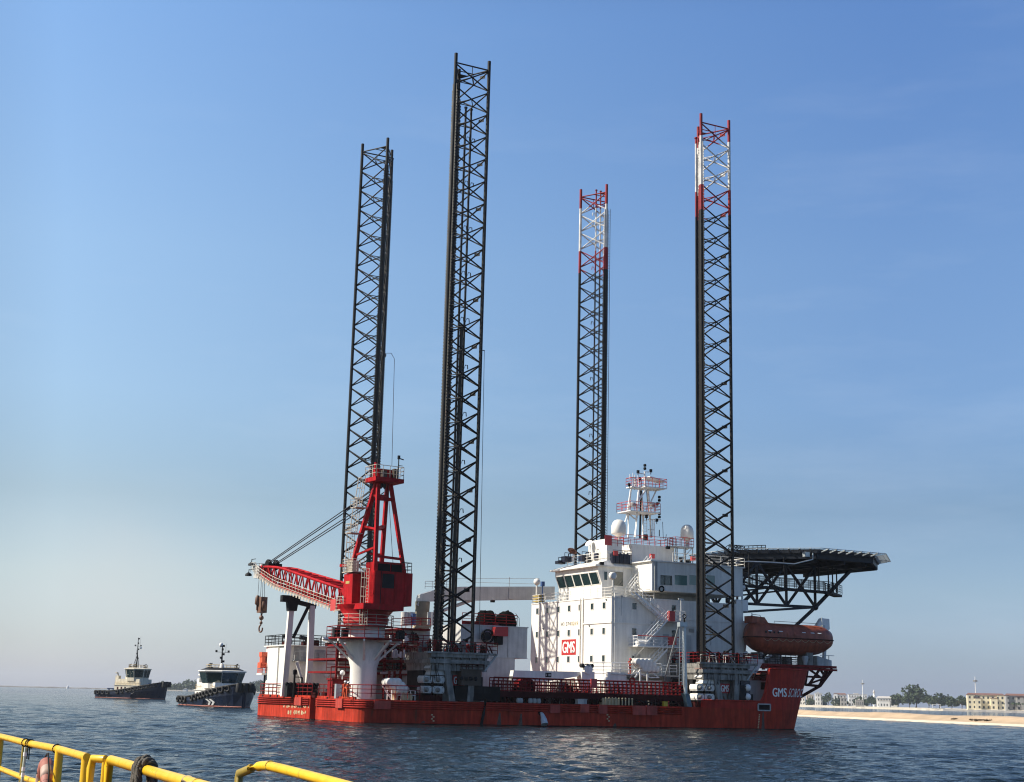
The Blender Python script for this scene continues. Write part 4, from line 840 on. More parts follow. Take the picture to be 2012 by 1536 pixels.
for b in (-.5, 0, .5): mb.lathe(K(.4, B0+b, zA-.1), [(.4, -.1), (.5, 0), (.4, .1)], 16, bl)
mb.build('rope_sheaves', M['dgrey'], cr)
mb = MB(); q = K(-.8, B0+1.4, zA+.4); mb.tube(q, q+up*2.6, .06, 6); mb.beam(q+up*1.6, q+up*1.6+bl*.5, .06); mb.box(q.x-.12, q.x+.12, q.y-.12, q.y+.12, q.z+2.3, q.z+2.7); mb.beam(q+up*2.4, q+up*2.3+bl*.6, .1); mb.build('warning_light', M['black'], cr)
# caged ladder tower up the aft side
mb = MB(); la, lz = K(-.6, -2.75, zh1-.2), zA+.3
zz = zh1-3.8; segs = [(K(-2.8, -1.5, zrg+.1), K(-2.8, -1.5, zh1+.2)), (K(.2, -2.0, zh1), K(.5, -1.7, zh1+4.2)), (K(.6, -1.4, zh1+4.2), K(.8, -1.0, zh1+7)), (K(.8, -.9, zh1+7), K(.8, -.5, zA+.4))]
for a, b in segs:
    mb.ladder(a, b, bd, .55, .035, .33); n = int((b-a).length/.9)
    for i in range(n+1):
        p = a.lerp(b, i/max(1, n)); mb.path([p-bd*.35, p-bd*.3-bl*.55, p-bl*.75, p+bd*.3-bl*.55, p+bd*.35], .03, 4)
    for o in (-bd*.3-bl*.55, -bl*.75, bd*.3-bl*.55): mb.tube(a+o, b+o, .028, 4)
for z in (zh1+4.2, zh1+7): c = K(.8, -1.5 if z < zh1+5 else -1.0, z); mb.ob(c, bd*.7, bl*.7, up*.04); mb.rail([c-bd*.7-bl*.7, c+bd*.7-bl*.7, c+bd*.7+bl*.7], 1.0, 3, .7, .028)
mb.build('caged_ladder', M['ladder'], cr)
mb = MB(); mb.ob(K(-.1, -1.75, zh1-.05), bd*1.2, bl*.8, up*.05); mb.rail([K(1.1, -2.5, zh1), K(-1.3, -2.5, zh1), K(-1.3, -1.2, zh1)], 1.3, 4, .45, .03); mb.rail([K(1.1, -2.5, zh1), K(1.1, -1.2, zh1)], 1.3, 4, .45, .03); mb.ob(K(.1, -1.8, zh1+.65), bd*.6, bl*.4, up*.55); mb.build('cab_roof_cage', M['ladder'], cr)
# boom
zr_ = 12.75; za_ = tipc.z-.3; rootA, tipA = 2.0, (V((tipc.x, tipc.y, 0))-V((CX, CY, 0))).length
def BM(t, side, top):
    hw = (1.75+(.75-1.75)*t) if t < .97 else .6; dep = 2.2 if t < .75 else 2.2-1.3*(t-.75)/.25
    z = zr_+(za_-zr_)*t; return K(rootA+(tipA-rootA)*t, side*hw, z+(dep/2 if top else -dep/2))
boom = MB(); N = 14
for side in (-1, 1):
    for top in (0, 1): boom.path([BM(i/N, side, top) for i in range(N+1)], .17 if top else .15, 7)
for i in range(N):
    t0, t1 = i/N, (i+1)/N
    for side in (-1, 1):
        boom.tube(BM(t0, side, 0), BM((t0+t1)/2, side, 1), .08, 5); boom.tube(BM((t0+t1)/2, side, 1), BM(t1, side, 0), .08, 5)
    for top in (0, 1): boom.tube(BM(t0, -1, top), BM(t0, 1, top), .09, 5); boom.tube(BM(t0, -1 if i % 2 else 1, top), BM(t1, 1 if i % 2 else -1, top), .075, 5)
for side in (-1, 1): boom.beam(K(.8, side*1.7, zr_-.2), BM(0, side, 0), .5); boom.beam(K(.8, side*1.7, zr_-.2), BM(0, side, 1), .5)
boom.prism([BM(1, -1, 1), BM(1, 1, 1), BM(1, 1, 0), BM(1, -1, 0)], bd*.5); bo = boom.build('boom', M['crane'], cr)
mb = MB(); wk = [BM(i/N, -1, 0)-bl*.45-up*.05 for i in range(0, N+1)]
for a, b in zip(wk, wk[1:]): mb.ob((a+b)/2, (b-a)/2, bl*.36, up*.04); mb.rail([a-bl*.36, b-bl*.36], 1.1, 3, 1.0, .035)
for i in range(N): a, b = wk[i], wk[i+1]; [mb.ob(a.lerp(b, t)-bl*.38-up*.1, (b-a).normalized()*.18, bl*.02, up*.16) for t in (.25, .75)]
a = wk[0]; mb.rail([a-bl*.36-bd*1.6, a-bl*.36], 1.4, 4, .7, .04); mb.ob(a-bd*.8, bd*.9, bl*.5, up*.05)
mb.build('boom_walkway', M['ladder'], cr)
mb = MB(); a = BM(.03, -1, 0)-bl*.85; mb.ob(a+up*.4, bd*.6, bl*.03, up*.6); mb.build('boom_sign_board', M['pinkred'], cr)
mb = MB(); tb = BM(1, 0, 0)
mb.ob(tb+bd*.9+up*.25, bd*.7, bl*.9, up*.7); mb.ob(tb+bd*1.7+up*.5, bd*.5, bl*.6, up*.6)
for b in (-.6, .2): mb.lathe(tb+bd*2.1+bl*b+up*.9, [(.5, -.12), (.5, .12)], 14, bl)
mb.rail([tb+bd*.3-bl*1.3+up*.3, tb+bd*1.6-bl*1.3+up*.3, tb+bd*1.6+bl*.9+up*.3], 1.1, 3, .6, .035); mb.build('boom_head', M['greyw'], cr)
mb = MB()
for d, b, z in ((2.9, -1.0, -.1), (2.0, -1.1, 1.1)): q = tb+bd*d+bl*b+up*z; mb.lathe(q, [(.42, 0), (.4, .22), (.12, .42)], 12); mb.tube(q+up*.4, q+up*.75-bd*.1, .05); mb.beam(q+up*.75, q+up*.75-bd*1.2, .07)
mb.build('boom_floodlight', M['dgrey'], cr)
mb = MB()
for b in (-.5, .5): q = BM(.93, 0, 1)+bl*b+up*.3; mb.lathe(q, [(.5, -.25), (.62, -.15), (.62, .15), (.5, .25)], 14, bl)
mb.ob(BM(.93, 0, 1)+up*.15, bd*.9, bl*.9, up*.25); mb.build('rope_drum', M['black'], cr)
mb = MB()
for i, b in enumerate((-.75, -.5, .35, .65)): mb.tube(BM(.93, 0, 1)+bl*b*.9+up*.4, topL.lerp(topR, .5)+bl*b*.8+up*(-.5-.25*i), .06, 5)
mb.build('topping_ropes', M['cable'], cr)
mb = MB(); mb.tube(K(.2, B0-.4, zh1), K(.3, B0-.2, zA), .03, 4); mb.tube(K(-1.6, B0+.9, zh1), K(-.2, B0+.5, zA), .03, 4); mb.build('hoist_wire', M['cable'], cr)
# main hook hanging from the boom head
hq = P(515, 1190, tipc.y+.6)
hk = thing('crane_hook_block', 'brown hook block hanging on wires from the red boom tip', 'hook block', hq)
mb = MB()
for o in (-.35, 0, .35): mb.tube(hq+bl*o*.8+up*.9, tb+bd*.8+bl*o*.5, .03, 4)
mb.build('hoist_wire', M['cable'], hk)
mb = MB(); mb.lathe(hq-bl*.35, [(.5, 0), (.85, .1), (.85, .6), (.5, .7)], 16, bl); mb.ob(hq+up*.1, bd*.55, bl*.42, up*.95); mb.build('sheave_housing', M['hook'], hk)
mb = MB(); mb.path([hq+up*(-.9), hq+up*(-1.35)], .16, 8); mb.sphere(hq+up*-1.45, .3, 10, 7); mb.path([hq+up*-1.6, hq+up*-2.0], .1, 6); mb.sphere(hq+up*-2.05, .2, 8, 6)
mb.path([hq+up*-2.2]+[hq+up*-2.75+bd*(.3*math.sin(R_(a)))+bl*(-.3*math.sin(R_(a)))*.3+up*(.42*math.cos(R_(a))) for a in range(10, 290, 25)], .1, 6); mb.build('hook', M['hook'], hk)
hq2 = P(506, 1181, tipc.y+.9); h2 = thing('whip_hook_ball', 'small tan whip line weight beside the big hook block', 'hook block', hq2)
mb = MB(); mb.tube(hq2, tb+bd*1.9+up*.2, .028, 4); mb.build('whip_wire', M['cable'], h2); mb = MB(); mb.lathe(hq2, [(.18, .7), (.3, .4), (.32, -.35), (.12, -.5), (.12, -1.1)], 12); mb.build('weight', M['hook'], h2)
# ------------------------------------------------------------------ boom rest
br = bpy.data.objects.new('boom_rest', None); COL.objects.link(br); br.parent = ves; BASES[br.name] = V((0, 0, 0)); br['label'] = 'white topped portal that cradles the red boom at the stern'
YB = 20.5
for (u0, v0, u1, v1) in ((573, 1180, 557, 1368), (613, 1190, 606, 1352)):
    a = P(u0, v0, YB); b = P(u1, v1, YB); mb = MB(); mb.prism([(a.x-.3, YB-.3, a.z), (a.x+.3, YB-.3, a.z), (b.x+.34, YB-.3, max(b.z, ZD)), (b.x-.34, YB-.3, max(b.z, ZD))], (0, .6, 0)); mb.build('post', M['white'], br)
mb = MB(); a = P(553, 1175, YB); b = P(588, 1175, YB); c = P(573, 1200, YB); mb.box(a.x, b.x, YB-.45, YB+.45, a.z-.4, a.z+.35); mb.prism([(a.x+.7, YB-.43, a.z-.4), (b.x-.2, YB-.43, a.z-.4), (c.x+.5, YB-.43, c.z), (c.x-.5, YB-.43, c.z)], (0, .86, 0)); mb.beam((a.x, YB, a.z), (P(620, 1192, YB).x, YB, P(620, 1192, YB).z), .5); mb.build('saddle', M['dgrey'], br)
mb = MB(); mb.tube(P(609, 1185, YB), P(576, 1253, YB), .2, 8); mb.build('dark_brace', M['dgrey'], br)
mb = MB(); mb.tube(P(583, 1300, YB), P(596, 1345, YB), .22, 8); mb.build('brace', M['white'], br)
# ------------------------------------------------------------------ white stern house and orange davit
SY = 22.0
a = P(553, 1268, SY); b = P(664, 1272, SY); zs1 = a.z
sh_ = bpy.data.objects.new('stern_house', None); COL.objects.link(sh_); sh_.parent = ves; BASES[sh_.name] = V((0, 0, 0)); sh_['label'] = 'white engine house at the stern behind the boom rest'
mb = MB(); mb.box(a.x+.6, b.x, SY, 29.5, ZD, zs1); mb.box(a.x+.35, b.x, SY-.3, 29.8, zs1, zs1+.12)
q = P(540, 1300, 27); mb.box(-11.0, a.x+.6, 24.5, 28.5, ZD, zs1-.2)
mb.build('walls', M['white'], sh_)
for u0, u1, v0, v1 in ((576, 602, 1270, 1297), (617, 640, 1277, 1298)):
    mb = MB(); p = P(u0, v1, SY); q = P(u1, v0, SY); mb.box(p.x, q.x, SY-.02, SY+.02, p.z, q.z); mb.box(p.x-.1, q.x+.1, SY-.5, SY, p.z-.12, p.z); mb.build('recess', M['grey'], sh_)
    mb = MB(); mb.rail([(p.x, SY-.45, p.z), (q.x, SY-.45, p.z)], 1.0, 2, .7, .04); mb.box(p.x+.6, p.x+1.2, SY-.06, SY-.02, p.z+.1, q.z-.4); mb.build('recess_rail', M['greyw'], sh_)
mb = MB(); mb.rail([(a.x+.4, SY-.25, zs1+.1), (b.x, SY-.25, zs1+.1), (b.x, 29.5, zs1+.1), (a.x+.4, 29.5, zs1+.1)], 1.2, 3, 1.2, .045, True); mb.build('railing', M['dgrey'], sh_)
for u, v in ((556, 1250), (589, 1252), (634, 1255)):
    q = P(u, v, SY+1.5); mb = MB(); mb.path([(q.x+1.0, SY+1.5, zs1), (q.x+1.0, SY+1.5, q.z-.7), (q.x+.8, SY+1.5, q.z-.1), (q.x, SY+1.5, q.z)], .26, 8); mb.build('exhaust_pipe', M['mastw'] if u > 620 else M['dgrey'], sh_)
mb = MB()
for u, v in ((563, 1264), (600, 1264), (619, 1261), (647, 1264)): q = P(u, v, SY+.6); mb = MB(); mb.box(q.x-.4, q.x+.4, SY+.2, SY+1, zs1, zs1+rs.uniform(.5, .9)); mb.build('roof_unit', M['rackdark'], sh_)
q = P(642, 1325, SY-.2); mb = MB(); mb.lathe(q, [(.1, 0), (.35, .1), (.3, .25)], 12, (-.6, -.7, 0)); mb.build('deck_lamp', M['mastw'], sh_)
# orange rescue davit on a raised white platform at the port quarter
DY = 29.3; a = P(509, 1324, DY); b = P(538, 1324, DY)
od = thing('rescue_davit', 'orange davit frame on a raised white platform at the port quarter', 'davit', ((a.x+b.x)/2, DY, ZD))
mb = MB(); mb.box(a.x, b.x+.6, DY-1.0, DY+1.0, a.z-.12, a.z+.12); mb.build('platform', M['white'], od)
for u in (520, 524.5, 529.5): mb = MB(); q = P(u, 1324, DY); mb.tube((q.x, DY, a.z), (q.x, DY, ZD), .1, 6); mb.build('support_leg', M['dgrey'], od)
zt2 = P(515, 1281, DY).z; zm2 = P(515, 1303, DY).z; ub = P(532, 1290, DY).x
mb = MB(); mb.box(P(511.5, 1290, DY).x, P(533.5, 1290, DY).x, DY-.5, DY+.5, zt2-.55, zt2); mb.box(P(513, 1290, DY).x, P(519.5, 1290, DY).x, DY-.5, DY+.5, zm2, zt2-.5); mb.prism([(ub-.5, DY-.5, zt2-.4), (ub+.3, DY-.5, zt2-.4), (ub+.1, DY-.5, zt2-.9), (ub+.5, DY-.5, zm2), (ub-.7, DY-.5, zm2)], (0, 1, 0)); mb.box(P(509, 1304, DY).x, P(538, 1304, DY).x, DY-.6, DY+.6, zm2-.55, zm2+.1); mb.build('davit_frame', M['orange'], od)
mb = MB(); mb.rail([(a.x+.1, DY-.9, a.z+.1), (b.x, DY-.9, a.z+.1)], 1.15, 3, .5, .05); mb.rail([(a.x+.1, DY-.9, a.z+.1), (a.x+.1, DY+.9, a.z+.1)], 1.15, 3, .5, .05); mb.build('railing', M['orange'], od)
# ------------------------------------------------------------------ engine casing amidships with tarpaulin bundles
EY = 6.0
ec = bpy.data.objects.new('engine_casing', None); COL.objects.link(ec); ec.parent = ves; BASES[ec.name] = V((0, 0, 0)); ec['label'] = 'grey white box shaped casing between the legs'
a = P(994, 1232, EY); b = P(1035, 1294, EY); z0 = P(1000, 1293, EY).z; z1 = a.z
mb = MB(); mb.box(4.2, b.x, EY, 12, z0, z1); mb.box(P(948, 1300, EY).x, P(1012, 1300, EY).x, EY+.05, 11.5, ZD, z0); mb.box(4.2, b.x+.1, EY-.1, 12.1, z1, z1+.12); mb.box(P(998, 1260, EY).x, P(998, 1260, EY).x+.1, EY-.06, EY, z0, z1); mb.box(6, b.x+.05, EY-.06, EY, z0, z0+.1); mb.build('walls', M['greyw'], ec)
mb = MB(); c = P(958, 1250, EY-.5); mb.torus(c, (0, 1, 0), .72, .12, 18, 6); mb.lathe(c, [(.5, 0), (.5, .4)], 12, (0, 1, 0)); mb.build('hose_reel', M['dgrey'], ec)
mb = MB(); c = P(982, 1241, EY-.4); mb.prism([(c.x-.8, EY-.9, c.z+.5), (c.x+.8, EY-.9, c.z+.6), (c.x+.8, EY-.9, c.z-.5), (c.x-1.0, EY-.9, c.z-.5)], (0, .8, 0)); mb.build('red_locker', M['logo'], ec)
mb = MB(); c = P(979, 1256, EY-.3); mb.box(c.x-.4, c.x+.4, EY-.7, EY, c.z-.6, c.z+.4); mb.build('dark_box', M['black'], ec)
mb = MB(); mb.rail([(4.3, EY-.05, z1+.12), (11.3, EY-.05, z1+.12), (11.3, 11.8, z1+.12)], 1.25, 4, 1.3, .04); mb.box(4.4, 9.0, EY+.1, EY+.2, z1+.12, z1+.5); mb.build('railing', M['railred'], ec)
def tarp(u0, u1, vt, Y, lab, seed):
    a = P(u0, 1228, Y); b = P(u1, 1228, Y); t = P((u0+u1)/2, vt, Y); r2 = random.Random(seed); c = V(((a.x+b.x)/2, Y+.4, z1+.12)); L, h = (b.x-a.x)/2, t.z-z1
    mb = MB(); n, m = 20, 9; vs = []
    for i in range(m+1):
        f = i/m
        for k in range(n):
            th = 2*math.pi*k/n; rr = (math.cos(f*math.pi/2))**.42; j = 1+r2.uniform(-.09, .09)
            vs.append(c+V((math.cos(th)*L*rr*j, math.sin(th)*1.5*rr*j, h*math.sin(f*math.pi/2)*(1+r2.uniform(-.08, .06))*(1+.13*math.sin(th*2+seed)))))
    mb.add(vs, [(i*n+k, i*n+(k+1) % n, (i+1)*n+(k+1) % n, (i+1)*n+k) for i in range(m) for k in range(n)], True)
    for i in range(5): x = c.x-L*.8+i*L*.4; mb.path([(x, Y-1.2, c.z+.05), (x+.1, Y-.9, c.z+h*.6), (x, Y-.2, c.z+h*.95)], .03, 4)
    return solo(mb, 'tarpaulin_bundle', M['tarp'], lab, 'tarpaulin', c)
tarp(940, 974, 1204, EY+1.2, 'ragged dark tarpaulin heap beside the black leg', 2); tarp(976, 1015, 1205, EY+1.2, 'rounded dark tarpaulin bundle at the end of the casing roof', 5)
# ------------------------------------------------------------------ pale deck crane lying along the port side
GY = 27.3; gb = P(829, 1222, GY)
gc = thing('deck_crane', 'pale grey box boom crane lying level behind the black leg', 'crane', (gb.x, GY, ZD))
mb = MB(); mb.lathe((gb.x, GY, 0), [(1.0, ZD), (1.0, P(829, 1225, GY).z), (.9, P(829, 1205, GY).z), (.95, P(829, 1182, GY).z)], 20); mb.build('pedestal', M['olive'], gc)
a = P(812, 1178, GY); a2 = P(860, 1157, GY); b1 = P(900, 1153, GY); e0 = P(1060, 1151, GY); e1 = P(1060, 1176, GY); c0 = P(820, 1182, GY); c1 = P(900, 1180, GY)
mb = MB(); mb.prism([(c0.x, GY-.6, c0.z), (c1.x, GY-.6, c1.z), (e1.x+2, GY-.6, e1.z), (e0.x+2, GY-.6, e0.z), (b1.x, GY-.6, b1.z), (a2.x, GY-.6, a2.z), (c0.x+.2, GY-.6, P(822, 1168, GY).z)], (0, 1.2, 0))
q = P(1000, 1165, GY); mb.box(q.x-.35, q.x+.35, GY-.7, GY+.7, q.z-.85, q.z+.75); mb.build('boom', M['bone'], gc)
mb = MB(); mb.rail([(a2.x-2, GY-.5, P(840, 1158, GY).z), (a2.x+2, GY-.5, a2.z)], 1.0, 3, 1, .03); mb.tube((a2.x+1, GY, a2.z+1.4), (e0.x, GY, e0.z+1), .025, 4); mb.tube((a2.x+4, GY, b1.z+.7), (e0.x, GY, e0.z+.25), .025, 4); mb.tube((q.x, GY, q.z), (q.x, GY, q.z+2.1), .05, 4); mb.build('boom_wires', M['grey'], gc)
mb = MB(); k0 = P(818, 1190, GY); k1 = P(828, 1172, GY); mb.beam((k0.x, GY-.4, k0.z), (k1.x, GY-.4, k1.z), .3); mb.beam((k1.x, GY-.4, k1.z), P(838, 1190, GY-.4), .25); mb.tube(P(860, 1203, GY), P(945, 1172, GY), .22, 8); mb.build('luffing_gear', M['grey'], gc)
mb = MB(); w = P(968, 1178, GY); mb.box(w.x-.25, w.x+.25, GY-.2, GY+.2, w.z-.35, w.z); mb.build('boom_hook', M['dgrey'], gc)
# clutter of drums and lockers round its foot
mb = MB()
for u, w in ((795, .5), (806, .6), (850, .7)): q = P(u, 1220, 24); mb.lathe((q.x, 24, P(u, 1228, 24).z), [(w, 0), (w, 1.6)], 12)
mb.build('tank', M['greyw'], ves)
mb = MB(); q = P(812, 1220, 23.5); mb.lathe((q.x, 23.5, P(812, 1228, 23.5).z), [(.35, 0), (.35, 1.4)], 12); mb.build('tank', M['bluec'], ves)
# raised deck with red rails between crane and leg (decks of the aft superstructure)
AY = 7.0
af = bpy.data.objects.new('aft_superstructure', None); COL.objects.link(af); af.parent = ves; BASES[af.name] = V((0, 0, 0)); af['label'] = 'stack of red railed decks behind the crane pedestal'
for (v, u0, u1) in ((1233, 790, 846), (1263, 700, 850), (1292, 660, 825), (1318, 660, 825)):
    a = P(u0, v, AY); b = P(u1, v, AY); mb = MB(); mb.box(a.x, b.x, AY, AY+9, a.z-.2, a.z); mb.build('deck', M['railred'], af)
    mb = MB(); mb.rail([(a.x, AY+.05, a.z), (b.x, AY+.05, a.z)], 1.15, 3, 1.1, .045); mb.rail([(a.x, AY+3, a.z), (b.x, AY+3, a.z)], 1.15, 3, 1.4, .04); mb.build('railing', M['railred'], af)
a = P(795, 1262, AY+.8); b = P(845, 1240, AY+.8); mb = MB(); mb.box(a.x, b.x, AY+.8, AY+8, a.z, b.z); mb.box(P(790, 1300, AY).x, P(822, 1300, AY).x, AY+.4, AY+8, P(790, 1305, AY).z, P(790, 1281, AY).z); mb.box(P(700, 1345, AY+3).x, P(826, 1300, AY+3).x, AY+3.5, AY+9, ZD, P(700, 1266, AY).z); mb.build('deck_house', M['greyw'], af)
for u in (663, 700, 757, 790, 824): q = P(u, 1300, AY); mb = MB(); mb.beam((q.x, AY+.2, ZD), (q.x, AY+.2, P(u, 1263, AY).z), .22); mb.build('stanchion', M['railred'], af)
for u in (765, 775, 786): q = P(u, 1330, AY-1); mb = MB(); mb.beam((q.x, AY-1, ZD), (q.x, AY-1, P(u, 1318, AY).z), .2); mb.build('stanchion', M['railred'], af)
mb = MB(); mb.beam(P(750, 1340, AY-.5), P(775, 1324, AY-.5), .2); mb.beam(P(748, 1322, AY-.5), P(800, 1321, AY-.5), .25); mb.build('brace', M['greyw'], af)
rs = random.Random(8)
for i in range(40): u = rs.uniform(755, 824); v = rs.choice((1290, 1316, 1260)); q = P(u, v, AY+1); w = rs.uniform(.15, .5); h = rs.uniform(.3, 1.0); mb = MB(); mb.box(q.x, q.x+w, AY+.4, AY+.9+rs.random(), q.z, q.z+h); mb.lathe((q.x+w/2, AY+.6, q.z+h), [(w*.3, 0), (w*.2, .15)], 7); mb.build('deck_machine', rs.choice((M['rackdark'], M['jack'], M['railred'], M['dgrey'])), af)
for i in range(12): u = rs.uniform(755, 824); v = rs.choice((1290, 1316)); q = P(u, v, AY+.3); mb = MB(); mb.path([(q.x, AY+.3, q.z), (q.x, AY+.3, q.z+.9), (q.x+rs.uniform(-.8, .8), AY+.3, q.z+1)], .06, 5); mb.build('pipe_bend', M['rackdark'], af)
for i in range(16): u = rs.uniform(750, 800); v = rs.choice((1290, 1292, 1262)); q = P(u, v, AY-.3); mb = MB(); mb.box(q.x, q.x+rs.uniform(.1, .3), AY-.4, AY-.1, q.z, q.z+rs.uniform(.3, .9)); mb.build('pale_fitting', M['mastw'], af)
mb = MB()
for i in range(12): q = P(815+i*2.6, 1231, AY); mb.ob(V((q.x, AY, q.z)), (.1, 0, 0), (0, .3, 0), (.06, 0, .12))
mb.build('coiled_hose', M['pletter'], af)
# ------------------------------------------------------------------ red cargo-rail stack along the starboard side
rk = bpy.data.objects.new('side_gangway', None); COL.objects.link(rk); rk.parent = ves; BASES[rk.name] = V((0, 0, 0)); rk['label'] = 'dense red railed gangway along the starboard side between the legs'
for (y, za, zb_, x0, x1, nr) in ((-2.6, 3.35, 5.05, 4.2, 28.6, 5), (-1.6, 3.35, 5.0, 4.2, 28.6, 5), (-.7, 3.0, 4.7, 5, 28.2, 4)):
    mb = MB(); mb.rail([(x0, y, za), (x1, y, za)], zb_-za, nr, .55, .055); mb.build('railing', M['railred'], rk)
mb = MB(); mb.box(4.2, 28.6, -2.7, -1.4, 3.22, 3.36); mb.box(4.2, 28.6, -2.72, -2.66, 3.0, 3.62); mb.build('walkway', M['rackdark'], rk)
rs = random.Random(11); x = 4.4
while x < 28.4:
    mb = MB(); mb.beam((x, -2.6, ZD), (x, -2.6, 3.3), .14); mb.beam((x, -1.5, ZD), (x, -1.5, 3.3), .12); mb.beam((x, -2.6, 3.15), (x, -1.5, 3.15), .14)
    if rs.random() < .6: mb.beam((x, -2.55, 3.2), (x+.8, -2.55, ZD+.1), .1)
    mb.build('stanchion', M['rackdark'], rk); x += 1.15
for i in range(34):                                            # machinery, boxes and pipe bends stowed behind the rails
    x = rs.uniform(4.6, 28); w = rs.uniform(.25, 1.1); h_ = rs.uniform(.5, 2.3); mb = MB(); y = rs.uniform(-1.25, -.75)
    if i % 3: mb.box(x, x+w, y, y+.6, ZD, ZD+h_); mb.box(x+w*.2, x+w*.5, y+.1, y+.4, ZD+h_, ZD+h_+rs.uniform(.1, .4))
    else: mb.path([(x, y, ZD), (x, y, ZD+h_*.8), (x+.15, y, ZD+h_), (x+w, y, ZD+h_), (x+w+.1, y, ZD+h_*.7), (x+w+.1, y, ZD)], .1, 6)
    mb.build('stowed_gear', rs.choice((M['rackdark'], M['rackdark'], M['railred'], M['black'], M['jack'])), rk)
for i in range(9):
    x = rs.uniform(7, 27); mb = MB(); mb.path([(x, -2.75, ZD+.35), (x+1.2, -2.75, ZD+.35+rs.uniform(-.1, .25)), (x+2.4, -2.75, ZD+.3)], .07, 5); mb.tube((x, -2.75, ZD), (x, -2.75, ZD+.7), .05, 5); mb.build('deck_pipe', rs.choice((M['rackdark'], M['black'], M['hookd'])), rk)
mb = MB(); a = P(1018, 1342, -.5); mb.box(a.x, a.x+1.9, -.8, .6, ZD, P(1018, 1338, -.5).z); mb.prism([(a.x, -.8, P(1018, 1338, -.5).z), (a.x+1.9, -.8, P(1018, 1338, -.5).z), (a.x+1.3, -.8, P(1018, 1332, -.5).z), (a.x+.6, -.8, P(1018, 1332, -.5).z)], (0, 1.4, 0)); mb.build('red_tank', M['railred'], ves)
mb = MB(); a = P(1161, 1352, -2.9); mb.box(a.x, a.x+.75, -2.95, -2.8, 4.2, 5.2); mb.build('notice_board', M['pinkred'], rk)
# deck boxes, drums and pipes under and behind the gangway
mb = MB(); mb.box(4.5, 28.4, -.3, .2, ZD, 3.5); mb.build('shade_backing', M['dgrey'], ves)  # dark box added as the deep shade behind the gangway
def gear(u, v0, v1, Y, w, name, mm):
    a = P(u, v0, Y); t = P(u, v1, Y); mb = MB(); mb.box(a.x, a.x+w, Y, Y+w, a.z, t.z); mb.box(a.x-.04, a.x+w+.04, Y-.04, Y+w+.04, t.z, t.z+.06); return mb.build(name, mm, ves)
gear(1304, 1388, 1379, -3.1, .55, 'yellow_box', M['yel']); gear(1136, 1383, 1374, -3.1, .7, 'grey_box', M['greyw']); gear(1144, 1383, 1374, -3.0, .6, 'grey_box', M['grey'])
mb = MB()
for i in range(9): a = P(1190+i*6.5, 1384, -3.0); mb.tube((a.x, -3, ZD), (a.x, -3, ZD+rs.uniform(.4, .9)), .08, 6); mb.sphere((a.x, -3, ZD+.7), .12, 6, 5)
mb.box(P(1184, 1384, -2.9).x, P(1215, 1384, -2.9).x, -2.9, -2.2, ZD, ZD+.75); mb.build('valve_manifold', M['pletter'], ves)
mb = MB()
for u in (1042, 1050, 1058, 1019, 1023): a = P(u, 1380, -3.0); mb.lathe((a.x, -3, ZD), [(.2, 0), (.28, .2), (.2, .5)], 10)
mb.build('bollard_rollers', M['grey'], ves)
# ------------------------------------------------------------------ small white crane between casing and house
SY2 = .8
swc = thing('knuckle_crane', 'small pale knuckle boom crane folded along the deck below the deckhouse', 'crane', (P(1150, 1345, SY2).x, SY2, ZD))
mb = MB(); p0 = P(1006, 1317, SY2); p1 = P(1003, 1336, SY2); p2 = P(1075, 1338, SY2); p3 = P(1132, 1329, SY2); p4 = P(1142, 1320, SY2); mb.prism([(q.x, SY2-.4, q.z) for q in (p1, p2, p3, p4, p0)], (0, .8, 0)); mb.build('boom', M['white'], swc)
q = P(1150, 1330, SY2); mb = MB(); mb.lathe((q.x, SY2, 0), [(.9, ZD), (.75, P(1150, 1342, SY2).z), (.75, P(1150, 1330, SY2).z)], 14); z = P(1150, 1332, SY2).z; mb.box(q.x-.9, q.x+.75, SY2-.8, SY2+.8, z-.5, z+.7); mb.lathe((q.x-.1, SY2-.9, z+.95), [(.55, 0), (.55, 1.6)], 12, (0, 1, 0)); mb.build('column', M['white'], swc)
mb = MB(); 
for o in (-.6, .05, .6): mb.lathe((q.x+o-.2, SY2-.9, z+1.35), [(.2, 0), (.25, .1), (.25, .5)], 10, (0, 1, 0))
mb.build('hydraulic_motor', M['dgrey'], swc)
mb = MB(); a = P(1072, 1330, SY2-.45); b = P(1083.5, 1322, SY2-.45); mb.box(a.x, b.x, SY2-.43, SY2-.40, a.z, b.z); mb.build('number_plate', M['black'], swc)
mb = MB(); letters(mb, '110', (a.x+.08, SY2-.445, a.z+.1), (b.x-a.x-.16, 0, 0), (0, 0, b.z-a.z-.2)); mb.build('number_lettering', M['letter'], swc)
mb = MB(); mb.prism([(P(1080, 1340, 2).x, 2, P(1080, 1340, 2).z), (P(1130, 1340, 2).x, 2, P(1130, 1340, 2).z), (P(1132, 1331, 2).x, 2, P(1132, 1331, 2).z)], (0, .6, 0)); mb.box(P(1080, 1345, 2).x, P(1134, 1345, 2).x, 2, 2.6, ZD, P(1100, 1340, 2).z); mb.build('crane_cradle', M['white'], swc)
